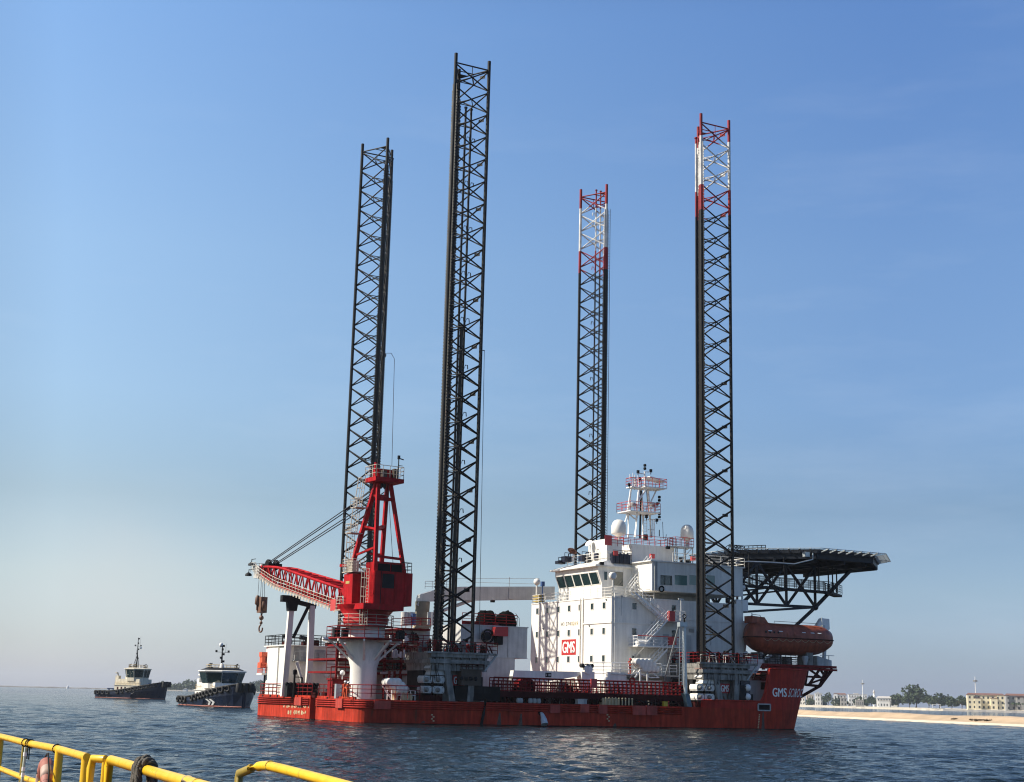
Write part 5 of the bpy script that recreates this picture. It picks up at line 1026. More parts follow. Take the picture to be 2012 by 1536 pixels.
# white deck locker and fittings at the foot of the house
mb = MB(); a = P(1193, 1352, 1.5); b = P(1231, 1321, 1.5); mb.box(a.x, b.x, 1.5, 4.3, ZD, b.z); mb.lathe((a.x-.5, 1.2, P(1190, 1332, 1.2).z), [(.4, -.9), (.5, -.2), (.3, .1)], 14, (0, 0, 1)); mb.box(b.x, P(1300, 1350, 2.2).x, 2.2, 4.4, ZD, P(1270, 1336, 2.2).z); mb.build('deck_locker', M['white'], ves)
mb = MB(); mb.rail([(P(1165, 1322, 1.8).x, 1.8, P(1165, 1330, 1.8).z), (P(1205, 1322, 1.8).x, 1.8, P(1205, 1330, 1.8).z)], 1.6, 4, 1.2, .04); mb.rail([(P(1202, 1323, 1.4).x, 1.4, P(1202, 1321, 1.4).z), (P(1300, 1323, 1.4).x, 1.4, P(1300, 1323, 1.4).z)], 1.1, 3, 1.2, .045); mb.rail([(P(1300, 1323, 1.4).x, 1.4, P(1300, 1326, 1.4).z), (P(1330, 1323, 1.4).x, 1.4, P(1330, 1326, 1.4).z)], 1.1, 3, 1.2, .045); mb.build('railing', M['mastw'], ves)
mb = MB(); a = P(1240, 1324, 1.4); b = P(1335, 1326, 1.4); mb.box(P(1202, 1323, 1.4).x, b.x, 1.4, 4.3, a.z-.14, a.z); 
for u in (1258, 1272): q = P(u, 1330, .4); mb.tube((q.x, .4, ZD), (q.x, .4, P(u, 1320, .4).z), .12, 8)
mb.build('raft_platform', M['greyw'], ves)
mb = MB(); q = P(1242, 1338, 2.15); mb.torus((q.x, 2.1, q.z), (0, 1, 0), .33, .1); mb.build('lifebuoy', M['logo'], ves)
# ------------------------------------------------------------------ inflatable liferaft canisters
def raft(x, y, z, lab, grp, n=0):
    t = thing('liferaft_canister', lab, 'liferaft', (x, y, z), grp); mb = MB(); mb.lathe((x, y, z), [(.12, -.72), (.33, -.7), (.41, -.6), (.41, -.03), (.44, -.03), (.44, .03), (.41, .03), (.41, .6), (.33, .7), (.12, .72)], 16, (0, 1, 0)); mb.build('shell', M['white'], t)
    mb = MB(); [mb.torus((x, y+o, z), (0, 1, 0), .42, .018, 18, 4) for o in (-.35, .35)]; mb.build('strap', M['grey'], t); return t
cr0 = MB(); q0 = P(1247, 1303, 1.6)
proto = None; k = 0
rows = [(1246.5, 1300, 4), (1254, 1307, 4), (1260, 1314, 4)]
names = ('topmost', 'middle', 'lowest'); order = ('leftmost', 'second', 'third', 'rightmost')
for r_i, (u, v, n) in enumerate(rows):
    for i in range(n):
        p = P(u+i*8, v+i*.3+(r_i == 0)*0, 1.6); lab = '%s canister in the %s row of the white liferaft rack by the house' % (order[i], names[r_i])
        if proto is None: proto = raft(p.x, 1.4, p.z, lab, 'liferafts racked beside the deckhouse')
        else: dup(proto, W((p.x, 1.4-.0*r_i, p.z)), YAW, lab)
mb = MB(); a = P(1255, 1321, .9); b = P(1282, 1331, .9); c = P(1262, 1320, .9)
for y in (.9, 2.0): mb.beam((a.x-.4, y, a.z), (b.x-.3, y, b.z), .12); mb.beam((a.x+.2, y, a.z+.3), (a.x-.5, y, a.z-.6), .14); mb.beam((b.x-.3, y, b.z), (b.x+.9, y, b.z+.03), .12); mb.beam((b.x+.9, y, b.z), (a.x+1.2, y, a.z+.4), .1)
mb.build('raft_cradle', M['mastw'], ves)
rows2 = [(760, 1340, 3), (767, 1347, 3), (774, 1354, 3)]
for r_i, (u, v, n) in enumerate(rows2):
    for i in range(n): p = P(u+i*8.6, v, -1.4); dup(proto, W((p.x, -1.6, p.z)), YAW, '%s canister in the %s row of the shaded liferaft rack by the crane pedestal' % (('left', 'centre', 'right')[i], names[r_i]))['group'] = 'liferafts racked beside the crane pedestal'
mb = MB(); a = P(766, 1356, -1.6); mb.rail([(a.x, -2.2, ZD), (a.x+2.6, -2.2, ZD)], 1.0, 2, .5, .06); mb.rail([(a.x, -1.0, ZD), (a.x+2.6, -1.0, ZD)], 1.0, 2, .5, .06); mb.beam((a.x-.9, -1.6, 3.9), (a.x+.3, -1.6, ZD), .14); mb.build('raft_cradle', M['mastw'], ves)
# ------------------------------------------------------------------ grey tripod ladder mast at the ship's side
tm = bpy.data.objects.new('boarding_ladder_mast', None); COL.objects.link(tm); tm.parent = ves; BASES[tm.name] = V((0, 0, 0)); tm['label'] = 'grey tripod mast with ladder at the ship side'
TY = -3.0; tp = P(1344, 1228, TY); bt = P(1347, 1366, TY)
mb = MB(); mb.tube(tp, bt, .22, 12); mb.ob(tp+V((-.25, 0, .05)), (.5, 0, 0), (0, .3, 0), (0, 0, .25)); mb.build('post', M['galv'], tm)
mb = MB(); mb.tube(tp+V((-.5, .3, 0)), P(1305, 1336, 1.5), .1, 8); mb.tube(tp+V((.2, 0, 0)), (tp.x+1.4, -1.0, 6.5), .09, 8); mb.build('stay', M['galv'], tm)
mb = MB(); a = P(1339, 1240, TY); mb.ladder((a.x, TY, tp.z-.4), (a.x-.12, TY, P(1339, 1346, TY).z), (1, 0, 0), .42, .035, .38); mb.build('ladder', M['galv'], tm)
mb = MB(); mb.torus(tp+V((.05, 0, 1.0)), (0, 1, 0), .22, .06, 14, 5); mb.tube(tp+V((.05, 0, .2)), tp+V((.05, 0, .8)), .1, 8); mb.build('lifting_eye', M['black'], tm)
mb = MB(); mb.prism([(bt.x-.3, TY-.35, bt.z+.1), (bt.x+.35, TY-.35, bt.z+.1), (bt.x+.75, TY-.35, ZD-.4), (bt.x+.2, TY-.35, ZD-.4)], (0, .7, 0)); mb.lathe((bt.x, TY, bt.z+.1), [(.45, 0), (.45, .1)], 12); mb.build('mast_foot', mat('foot_blue_grey', (.10, .16, .19), .5), tm)
# ------------------------------------------------------------------ stern deck rails and clutter
mb = MB(); mb.rail([(XS+.25, 9.4, ZD+.2), (XS+.25, YN+1.3, ZD+.2), (XS+1.3, YN+.2, ZD+.2), (-4.6, YN+.2, ZD+.2)], 1.25, 3, 1.5, .045); mb.rail([(XS+.25, YF-1, ZD+.2), (XS+.25, 11.6, ZD+.2)], 1.25, 3, 1.6, .045); mb.build('railing', M['railred'], ves)
mb = MB(); rs = random.Random(21)
for u, Y in ((517, 27), (522, 27), (530, 26), (571, 19), (583, 17), (596, 15), (618, 9), (637, 6), (650, 5)):
    q = Q(u, 1362, -10.2); w = rs.uniform(.3, .7); mb.box(-10.3, -10.3+w, q.y-w, q.y+w, ZD, ZD+rs.uniform(.5, 1.2))
    mb.path([(-10, q.y, ZD), (-10, q.y, ZD+.9), (-10, q.y-.7, ZD+1.0), (-10, q.y-.7, ZD)], .07, 5)
mb.build('mooring_gear', M['rackdark'], ves)
for u in (556, 571): 
    mb = MB(); q = Q(u, 1365, -10.6); mb.lathe((-10.6, q.y, ZD), [(.28, 0), (.28, 1.0), (.4, 1.05), (.4, 1.2)], 14); mb.lathe((-10.6, q.y-1.0, ZD), [(.28, 0), (.28, 1.0), (.4, 1.05), (.4, 1.2)], 14); mb.box(-11, -10.2, q.y-1.5, q.y+.5, ZD, ZD+.15); mb.build('bollard', M['pletter'], ves)
mb = MB(); a = P(565, 1343, 17); b = P(625, 1343, 17); mb.box(a.x, b.x, 17, 18, ZD, P(565, 1346, 17).z); [mb.lathe((a.x+(b.x-a.x)*i/8, 17.3, P(565, 1346, 17).z), [(.22, 0), (.3, .25), (.1, .35)], 8) for i in range(9)]; mb.build('winch_bed', M['dgrey'], ves)
mb = MB(); a = P(578, 1343, 16); mb.tube((a.x, 16, ZD), (a.x, 16, P(578, 1315, 16).z), .12, 6); mb.box(a.x-.15, a.x+.2, 15.8, 16.2, P(578, 1325, 16).z, P(578, 1316, 16).z); mb.tube((a.x+.9, 16, ZD), (a.x+.9, 16, P(578, 1330, 16).z), .1, 6); mb.beam((a.x, 16, P(578, 1330, 16).z), (a.x+.9, 16, P(578, 1330, 16).z), .1); mb.build('vent_post', M['black'], ves)
a = P(650, 1330, 4.5); mb = MB(); mb.rail([(a.x, 4.5, ZD), (a.x+2.2, 4.5, ZD)], 3.3, 3, 2.3, .06); mb.box(a.x+.4, a.x+1.9, 5, 6.5, ZD, ZD+1.9); mb.box(a.x+.3, a.x+2.0, 4.9, 6.6, ZD+1.9, ZD+2.1); mb.build('red_winch_frame', M['railred'], ves)
mb = MB(); q = P(664, 1365, 3); mb.box(q.x-.3, q.x+.3, 2.8, 3.3, ZD, ZD+1.5); mb.build('deck_cabinet', M['galv'], ves)
mb = MB(); q = P(673, 1322, 4); mb.sphere(q, .3, 8, 6); mb.tube((q.x, q.y, ZD+2), q, .06); mb.build('white_lamp', M['mastw'], ves)
mb = MB(); q = P(776, 1372, -2.6); mb.lathe((q.x, -2.6, ZD), [(.25, 0), (.25, .5), (.38, .6)], 10); [mb.lathe((P(u, 1372, -2.4).x, -2.4, ZD), [(.16, 0), (.22, .3), (.15, .7)], 8) for u in (792, 796, 801, 807)]; mb.build('deck_fitting', M['pletter'], ves)
# water pouring from a discharge port
mb = MB(); a = P(1063, 1401, YN-.1); b = P(1070, 1423, YN-1.1); rr = random.Random(4); pts = [V(a).lerp(V(b), i/8)+V((0, 0, .25*math.sin(math.pi*i/8))) for i in range(9)]; mb.path(pts, [.14+.03*i+rr.uniform(-.02, .03) for i in range(9)], 10)
M['foam'] = mat('aerated_water', (.55, .58, .60), .6, var=.3, scale=5)
dw = solo(mb, 'discharge_water', M['foam'], 'stream of pale water pouring from the red hull side', 'water jet', a); 
mb = MB(); q = P(1062, 1400, YN); mb.lathe((q.x, YN-.02, q.z), [(.3, 0), (.24, .06)], 12, (0, -1, 0)); mb.build('discharge_port', M['black'], hull)
# ------------------------------------------------------------------ people on deck
def person(x, y, z, face, lab, suit, hel, lean=0, arm=0, h=1.76):
    """skinned figure: pelvis root, legs, spine, head and two arms with hands"""
    k = h/1.76; me = bpy.data.meshes.new('person')
    J = {'pel': (0, 0, .95), 'sp': (0, -.02+lean*.12, 1.18), 'ch': (0, lean*.22, 1.40), 'nk': (0, lean*.27, 1.52), 'hd': (0, lean*.32+.03, 1.64), 'tp': (0, lean*.33+.01, 1.74)}
    E = [('pel', 'sp'), ('sp', 'ch'), ('ch', 'nk'), ('nk', 'hd'), ('hd', 'tp')]; Rr = {'pel': .16, 'sp': .15, 'ch': .17, 'nk': .07, 'hd': .105, 'tp': .06}
    for s, n in ((1, 'r'), (-1, 'l')):
        J['hp'+n] = (s*.10, 0, .90); J['kn'+n] = (s*.12, .03, .5); J['an'+n] = (s*.13, -.02, .10); J['ft'+n] = (s*.14, .14, .04)
        J['sh'+n] = (s*.2, lean*.22, 1.42); J['el'+n] = (s*.28, .04+lean*.2+arm*.1, 1.15); J['wr'+n] = (s*(.24-.08*arm), .18+lean*.3+arm*.25, .98+arm*.12); J['ha'+n] = (s*(.22-.1*arm), .25+lean*.3+arm*.3, .93+arm*.14)
        E += [('pel', 'hp'+n), ('hp'+n, 'kn'+n), ('kn'+n, 'an'+n), ('an'+n, 'ft'+n), ('ch', 'sh'+n), ('sh'+n, 'el'+n), ('el'+n, 'wr'+n), ('wr'+n, 'ha'+n)]
        Rr.update({'hp'+n: .13, 'kn'+n: .085, 'an'+n: .065, 'ft'+n: .05, 'sh'+n: .085, 'el'+n: .06, 'wr'+n: .045, 'ha'+n: .04})
    ks = list(J); me.from_pydata([tuple(c*k for c in J[q]) for q in ks], [(ks.index(a), ks.index(b)) for a, b in E], [])
    t = bpy.data.objects.new('person', None); COL.objects.link(t); t.location = W((x, y, z)); t.rotation_euler[2] = YAW+R_(face); tag(t, lab, 'person'); BASES[t.name] = V((0, 0, 0))
    o = bpy.data.objects.new('body', me); COL.objects.link(o); o.parent = t
    sk = o.modifiers.new('Skin', 'SKIN'); sk.use_smooth_shade = True; o.modifiers.new('Sub', 'SUBSURF').render_levels = 1
    for i, q in enumerate(ks): me.skin_vertices[0].data[i].radius = (Rr[q]*k, Rr[q]*k*.85); me.skin_vertices[0].data[i].use_root = (q == 'pel')
    me.materials.append(suit)
    mb = MB(); c = V(J['hd'])*k; mb.lathe(c+V((0, 0, .02)), [(.15, 0), (.15, .015), (.135, .03), (.13, .08), (.10, .14), (.0, .165)], 14); mb.ob(c+V((0, .15, .03)), (.09, 0, 0), (0, .05, 0), (0, 0, .008)); mb.build('helmet', hel, t)
    mb = MB(); mb.sphere(c+V((0, .10, -.03)), .02, 6, 5); mb.ob(c+V((0, .095, -.075)), (.03, 0, 0), (0, .006, 0), (0, 0, .006)); [mb.sphere(c+V((s*.035, .09, 0)), .011, 6, 4) for s in (-1, 1)]; mb.build('face', M['skin'], t)
    mb = MB(); mb.torus(V(J['sp'])*k+V((0, 0, .05)), (0, .1, 1), .165*k, .014, 16, 5); mb.build('reflective_band', M['letter'], t)
    return t
M['skin'] = mat('skin', (.36, .20, .13), .6, var=.1)
def suitmat(name, col):
    m = mat(name, col, .8, var=.2, scale=6, bands=[(.13, col), (1.51, (.36, .20, .13))]); return m
M['suit'] = suitmat('orange_coverall', (.62, .09, .02)); M['suitd'] = suitmat('red_coverall', (.45, .05, .02))
q = P(676, 1368, -1.2); person(q.x, -1.2, ZD, 200, 'person in orange coverall and white helmet standing nearer the stern rail', M['suit'], M['letter'], .2, .6)
q = P(683.5, 1368, -1.9); person(q.x, -1.9, ZD, 160, 'person in orange coverall leaning beside the crane pedestal', M['suit'], M['letter'], .6, .9, 1.68)
q = P(1237, 1322, 1.9); person(q.x, 1.9, P(1240, 1324, 1.4).z, 180, 'person in red coverall at the rail beside the liferaft rack', M['suitd'], M['logo'], .4, .8)
# ================================================================== TUGS
def tug(loc, yaw, L, B, zb_bow, zs_st, hz, mastz, navyhull, lab, variant):
    t = wthing('tugboat', lab, 'tug', loc, yaw)
    def sheer(s): return zs_st+(zb_bow-zs_st)*max(0, (s-.28)/.72)**1.3            # s: 0 stern .. 1 bow
    def half(s): return B/2*(1-.0*s)*min(1, (s*9+.35))**.35*max(.02, 1-max(0, (s-.55)/.45)**2.6)**.62
    n = 22; loops = []
    for i in range(n+1):
        s = i/n; x = (s-.5)*L; w = half(s); z = sheer(s); fl = .8 if s > .6 else .93
        loops.append([(x-(.5 if s > .9 else 0), -w*fl*.8, -.5), (x-.25*(s > .9), -w*fl, .15), (x, -w, z*.55), (x+.25*(s > .8), -w, z), (x+.25*(s > .8), w, z), (x, w, z*.55), (x-.25*(s > .9), w*fl, .15), (x-(.5 if s > .9 else 0), w*fl*.8, -.5)])
    mb = MB(); m = 8; vs = [p for g in loops for p in g]
    mb.add(vs, [(i*m+k, (i+1)*m+k, (i+1)*m+(k+1) % m, i*m+(k+1) % m) for i in range(n) for k in range(m) if k != 3], False); mb.add(loops[0], [list(range(8))]); mb.add(loops[-1], [list(range(8))[::-1]])
    dk = [V((p[3][0], p[3][1], p[3][2]-.75)) for p in loops]; dk2 = [V((p[4][0], p[4][1], p[4][2]-.75)) for p in loops]; mb.m = 1; mb.add(dk+dk2, [(i, i+1, n+1+i+1, n+1+i) for i in range(n)])
    hu = mb.build('hull', [M['navy'], M['tugblue']], t)
    mb = MB(); mb.path([(p[1][0], p[1][1]*1.01, .12) for p in loops], .1, 5); mb.path([(p[6][0], p[6][1]*1.01, .12) for p in loops], .1, 5); mb.build('boot_topping', M['ored'], hu)
    mb = MB(); mb.path([p[3] for p in loops]+[p[4] for p in loops[::-1]], .16, 6, True); mb.build('gunwale_fender', M['rubber'], hu)
    s = .03; k = 0
    for side in (-1, 1):
        s = .03
        while s < .97:
            if not (.3 < s < .36):
                x = (s-.5)*L; w = half(s)+.12; z = sheer(s)-.55; a = V((1/n*L, (half(min(1, s+.045))-half(s))*side, 0)).normalized(); nn = V((a.y*side, -a.x*side, 0))*-1
                mb = MB(); mb.torus((x, side*w, z), (nn.x, side*abs(a.x), 0), .47, .2, 14, 6); mb.build('tyre_fender', M['rubber'], t)
            s += .052 if s > .5 else .075
    for y in (-1.2, 0, 1.2):
        mb = MB(); mb.lathe((L/2+.1, y, sheer(1)-1.5), [(.5, 0), (.55, .2), (.55, 1.4), (.45, 1.6)], 12); mb.build('bow_fender', M['rubber'], t)
    c1, c2 = (M['cream'], M['cream']) if variant == 1 else (M['white'], M['white'])
    # deckhouse tiers
    d1 = sheer(.5); x0, x1 = -L*.20, L*.20
    mb = MB(); mb.box(x0, x1, -B*.34, B*.34, zs_st-.7, hz*.42); mb.box(x0+.2, x1-.6, -B*.3, B*.3, hz*.42, hz*.62); mb.box(x0-.3, x1+.2, -B*.36, B*.36, hz*.42-.06, hz*.42+.06); mb.build('deckhouse', c1, t)
    for px in (x0+1.0, x0+2.4, x0+3.8):
        for sd in (-1, 1): mb = MB(); mb.box(px, px+.6, sd*B*.34-.02, sd*B*.34+.02, hz*.2, hz*.2+1.5*hz/9); mb.build('door', M['dgrey'] if px > x0+3 else M['rackdark'], t)
    # wheelhouse: octagonal, windows lean outward
    zl, zh = (hz*.58, hz*.93) if variant == 1 else (hz*.50, hz*.90); r0, r1 = (B*.36, B*.43) if variant == 1 else (B*.40, B*.49); cx = x1-r0-.6
    oc = lambda r, z: [(cx+r*math.cos(R_(22.5+45*i))*1.05, r*math.sin(R_(22.5+45*i)), z) for i in range(8)]
    zm = zl+(zh-zl)*.25; rm = r0+.08
    mb = MB(); loft(mb, [oc(r0, zl-.2), oc(rm, zm), oc(r1, zh), oc(r1+.25, zh+.05), oc(r1+.25, zh+.2), oc(r1*.75, zh+.5)]); w_ = mb.build('wheelhouse', c2, t)
    A, Bq = oc(rm, zm), oc(r1, zh)
    for i in range(8):
        j = (i+1) % 8; a, b, c, d = V(A[i]), V(A[j]), V(Bq[j]), V(Bq[i]); nn = ((a+b)/2-V((cx, 0, (a.z)))).normalized()*.03
        def bl4(u, v): return a.lerp(b, u).lerp(d.lerp(c, u), v)+nn
        for u0, u1 in (((.06, .47), (.53, .94)) if variant == 1 and i % 2 else ((.05, .95),) if variant == 1 else ((.012, .988),)):
            mb = MB(); mb.prism([bl4(u0, .03), bl4(u1, .03), bl4(u1, .93), bl4(u0, .93)], nn*.5); mb.build('window', M['glass'], w_)
    if variant == 2: mb = MB(); loft(mb, [oc(r1+.1, zh+.2), oc(r1*.7, zh+.75)]); mb.build('roof_visor', M['dgrey'], t)
    zr = zh+.5
    mb = MB(); mb.rail(oc(r1*.72, zr), .8, 2, .9, .035, True); mb.rail([(x0, -B*.33, hz*.42), (x1, -B*.33, hz*.42)], .95, 3, 1.2, .03); mb.rail([(x0, -B*.33, hz*.42), (x0, B*.33, hz*.42)], .95, 3, 1.2, .03); mb.build('railing', M['pletter'], t)
    # mast
    mx = cx-.6
    mb = MB(); mb.tube((mx, 0, zr-.2), (mx-.2, 0, mastz), .2, 7, .09); mb.beam((mx-.1, -1.4, zr+(mastz-zr)*.72), (mx-.1, 1.4, zr+(mastz-zr)*.72), .07)
    if variant == 1: [mb.tube((mx+dx, dy, zr-.2), (mx, 0, zr+(mastz-zr)*.45), .08, 5) for dx, dy in ((-1.0, .7), (-1.0, -.7), (.9, 0))]; mb.ladder((mx-.5, 0, zr), (mx-.3, 0, zr+(mastz-zr)*.6), (0, 1, 0), .4, .03)
    for f, dy in ((.3, .3), (.45, -.25), (.6, .25), (.8, 0), (.72, 1.2), (.72, -1.2), (.95, .2)): z = zr+(mastz-zr)*f; mb.box(mx-.18, mx+.12, dy-.15, dy+.15, z-.05, z+.35)
    mb.tube((mx+.3, .5, zr+(mastz-zr)*.7), (mx+.3, .5, mastz*1.03), .025, 4); mb.build('mast', M['black'] if variant == 1 else M['dgrey'], t)
    mb = MB(); 
    if variant == 2: mb.sphere((mx-.2, -.3, mastz+.1), .36, 10, 8, (1, 1, 1.2)); mb.lathe((mx+.1, 0, zr), [(.5, 0), (.35, .9), (.2, 1.1)], 10)
    else: mb.sphere((mx+.5, .6, zr+(mastz-zr)*.66), .32, 10, 8); mb.lathe((mx+1.4, 0, zr), [(.4, 0), (.4, .7)], 10)
    mb.build('radome', M['mastw'], t)
    mb = MB()
    for y, x in ((-r1*.6, cx+.6), (r1*.6, cx+.6), (-r1*.5, cx-1.4)): mb.tube((x, y, zr), (x, y, zr+.7), .1, 6); mb.lathe((x-.1, y, zr+.85), [(.12, -.5), (.16, 0), (.1, .6)], 8, (1, 0, .3)); mb.box(x-.35, x+.35, y-.3, y+.3, zr, zr+.35)
    mb.build('fire_monitor', M['dgrey'], t)
    for sd in (-1, 1): mb = MB(); mb.box(x0-.2, x0+1.0, sd*B*.24-.5, sd*B*.24+.5, hz*.42, hz*.72); mb.path([(x0+.3, sd*B*.24, hz*.72), (x0+.2, sd*B*.24, hz*.8), (x0-.6, sd*B*.24, hz*.82)], .22, 8); mb.build('funnel', c1, t)
    # winch and towing gear
    mb = MB(); mb.lathe((x1+1.7, -1.0, sheer(.85)-.3), [(.75, 0), (.75, .15), (.5, .2), (.5, 1.8), (.75, 1.85), (.75, 2)], 14, (0, 1, 0)); mb.box(x1+1.0, x1+2.4, -1.4, -1.1, sheer(.8)-1, sheer(.85)+.2); mb.box(x1+1.0, x1+2.4, 1.1, 1.4, sheer(.8)-1, sheer(.85)+.2); mb.build('towing_winch', M['tugblue'], t)
    mb = MB(); mb.tube((-L*.36, -.9, zs_st-.8), (-L*.36, -.9, zs_st+.6), .2, 8); mb.tube((-L*.36, .9, zs_st-.8), (-L*.36, .9, zs_st+.6), .2, 8); mb.beam((-L*.36, -1.6, zs_st+.6), (-L*.36, 1.6, zs_st+.6), .3); mb.box(-L*.3, -L*.26, -1, 1, zs_st-.7, zs_st+.5); mb.build('towing_bitts', M['navyd'] if variant == 2 else M['tugblue'], t)
    if variant == 2:                                              # double chevron on the bow side
        mb = MB(); s0 = .665
        for k in range(2):
            for (za, zb2, dxa, dxb) in ((.3, .84, 0, .9), (.84, 1.38, .9, 0)):
                pts = []
                for ddx, z in ((dxa, za), (dxa+.7, za), (dxb+.7, zb2), (dxb, zb2)):
                    x = (s0-.5)*L+ddx+k*1.35; s_ = x/L+.5; w = half(s_); zsh = sheer(s_)*.55; fl = .8 if s_ > .6 else .93; f = fl+(1-fl)*min(1, max(0, (z-.15)/(zsh-.15))); pts.append((x, -w*f-.12, z))
                mb.prism(pts, (0, .05, 0))
        mb.build('chevron_emblem', M['letter'], hu)
    return t
p = WD(263, 428); tug(p, R_(-27), 24, 8.8, 4.9, 2.1, 9.0, 17.6, 1, 'blue hulled tug with cream wheelhouse farther left on the open water', 1)
p = WD(431, 272); tug(p, R_(-58), 25, 8.6, 4.2, 1.7, 7.0, 11.2, 2, 'dark blue tug with white double chevron nearest the red stern', 2)
# ================================================================== WATER, SAND, SHORES
def watermat():
    m = bpy.data.materials.new('sea_water'); m.use_nodes = True; nt = m.node_tree; b = nt.nodes['Principled BSDF']
    b.inputs['Base Color'].default_value = (.006, .012, .015, 1); b.inputs['Roughness'].default_value = .06; b.inputs['IOR'].default_value = 1.2; b.inputs['Specular IOR Level'].default_value = .4
    g = node(nt, 'ShaderNodeNewGeometry').outputs['Position']
    def wav(scale, mp, det): return noise(nt, g, scale, det, .6, mp)
    a = wav(.55, (1, 1.5, 1), 3); c = wav(1.9, (1, 1.6, 1), 4); d = wav(.09, (1, 1.8, 1), 3)
    s1 = node(nt, 'ShaderNodeMath', operation='MULTIPLY_ADD'); nt.links.new(a, s1.inputs[0]); s1.inputs[1].default_value = WAVE[0]
    s2 = node(nt, 'ShaderNodeMath', operation='MULTIPLY_ADD'); nt.links.new(c, s2.inputs[0]); s2.inputs[1].default_value = WAVE[1]; nt.links.new(s2.outputs[0], s1.inputs[2])
    s3 = node(nt, 'ShaderNodeMath', operation='MULTIPLY'); nt.links.new(d, s3.inputs[0]); s3.inputs[1].default_value = WAVE[2]; nt.links.new(s3.outputs[0], s2.inputs[2])
    bp = node(nt, 'ShaderNodeBump'); bp.inputs['Strength'].default_value = 1; bp.inputs['Distance'].default_value = 1; nt.links.new(s1.outputs[0], bp.inputs['Height']); nt.links.new(bp.outputs[0], b.inputs['Normal'])
    return m
WAVE = (.30, .12, .0)
M['sea'] = watermat()
import numpy as np
def sea():
    """one sheet: real waves from the rails out to 700 m, flat beyond that to the horizon"""
    ys = [34.0]
    while ys[-1] < 720: ys.append(ys[-1]*(1+.0030+.0022*min(1, ys[-1]/400)))
    ys = np.array(ys); nx = 430; tt = np.linspace(-.56, .56, nx); Y = np.repeat(ys[:, None], nx, 1); X = Y*tt[None, :]*(1+0*Y); Z = np.zeros_like(X)
    rg = np.random.default_rng(5)
    for i in range(90):
        lam = .42*(9/.42)**(rg.random()**1.3); th = math.radians(rg.normal(250, 38)); k = 2*math.pi/lam; am = SEA*lam*(.5 if lam > 3 else 1)
        sp = Y*.0030; fade = np.clip((lam/sp-2.2)/2.5, 0, 1); ph = k*(X*math.cos(th)+Y*math.sin(th))+rg.random()*6.28
        ph = ph+.6*np.sin(.05*X*(1+rg.random())+.045*Y+rg.random()*6); patch = .75+.45*np.sin(.021*X+.014*Y*rg.random()+i)*np.sin(.017*Y-.01*X+i*1.7)
        Z += am*fade*patch*(np.sin(ph)+.22*np.sin(2*ph+.6))
    edge = np.clip((700-Y)/150, 0, 1)*np.clip((Y-34)/4, 0, 1)*np.clip((.555-np.abs(tt))[None, :]/.02, 0, 1); Z *= edge
    V_ = np.stack([X, Y, Z], -1).reshape(-1, 3); ny = len(ys)
    idx = np.arange(ny*nx).reshape(ny, nx); F = np.stack([idx[:-1, :-1], idx[:-1, 1:], idx[1:, 1:], idx[1:, :-1]], -1).reshape(-1, 4)
    S = 9000.; y1 = float(ys[-1]); xl = [(-S, -200, 0), (S, -200, 0), (S, S, 0), (-S, S, 0)]; n0 = len(V_); V_ = np.vstack([V_, np.array(xl)])
    c = [idx[0, 0], idx[0, -1], idx[-1, -1], idx[-1, 0]]; F2 = np.array([[n0, n0+1, c[1], c[0]], [n0+1, n0+2, c[2], c[1]], [n0+2, n0+3, c[3], c[2]], [n0+3, n0, c[0], c[3]]])
    F = np.vstack([F, F2]); me = bpy.data.meshes.new('water'); me.vertices.add(len(V_)); me.vertices.foreach_set('co', V_.ravel())
    me.loops.add(F.size); me.loops.foreach_set('vertex_index', F.ravel()); me.polygons.add(len(F)); me.polygons.foreach_set('loop_start', np.arange(0, F.size, 4)); me.polygons.foreach_set('loop_total', np.full(len(F), 4))
    me.polygons.foreach_set('use_smooth', np.ones(len(F), bool)); me.update(calc_edges=True); me.validate(); me.materials.append(M['sea']); o = bpy.data.objects.new('water', me); COL.objects.link(o); return o
SEA = .0058
tag(sea(), 'dark blue rippled harbour water', 'water', None, 'structure')
M['wash'] = mat('thin_sea_foam', (.62, .66, .68), .7, var=.3, scale=3)
M['sand'] = mat('dry_sand', (.47, .345, .22), .95, var=.22, scale=.25, bump=.5)
M['wets'] = mat('pale_shell_sand', (.60, .53, .40), .9, var=.2, scale=.4)
M['rock'] = mat('shore_rock', (.30, .28, .25), .9, var=.5, scale=.35, bump=.8)
mb = MB(); wet = MB(); fr2 = random.Random(12); prev = None; cols = []
for i in range(61):
    t = i/60; u = 1480+t*760; vw = 1406.5+(u-1550)*.0468; p = GZ(u, vw, 0); dd = V((p.x, p.y, 0)).normalized(); j = .25*math.sin(i*.9)+fr2.uniform(-.15, .15); hmax = 1.62+.12*math.sin(i*.37)+fr2.uniform(-.04, .04)
    cols.append([p-dd*2+up*-.15, p+dd*(1.0+j)+up*.10, p+dd*(3.2+j)+up*.42, p+dd*8+up*(.75+.06*math.sin(i*1.3)), p+dd*13+up*(hmax-.25), p+dd*18+up*hmax, p+dd*30+up*(hmax-.05), p+dd*60+up*.6, p+dd*75-up*.3])
for k in range(8):
    tgt = wet if k in (0, 1) else mb
    for i in range(60): tgt.add([cols[i][k], cols[i+1][k], cols[i+1][k+1], cols[i][k+1]], [(0, 1, 2, 3)], True)
tag(mb.build('sand_bank', M['sand'], None, (0, 0, 0), (0, 0, 0)), 'low bank of dry orange sand', 'sand', None, 'structure'); tag(wet.build('beach', M['wets'], None, (0, 0, 0), (0, 0, 0)), 'pale strip of shelly sand at the water edge', 'beach', None, 'structure')
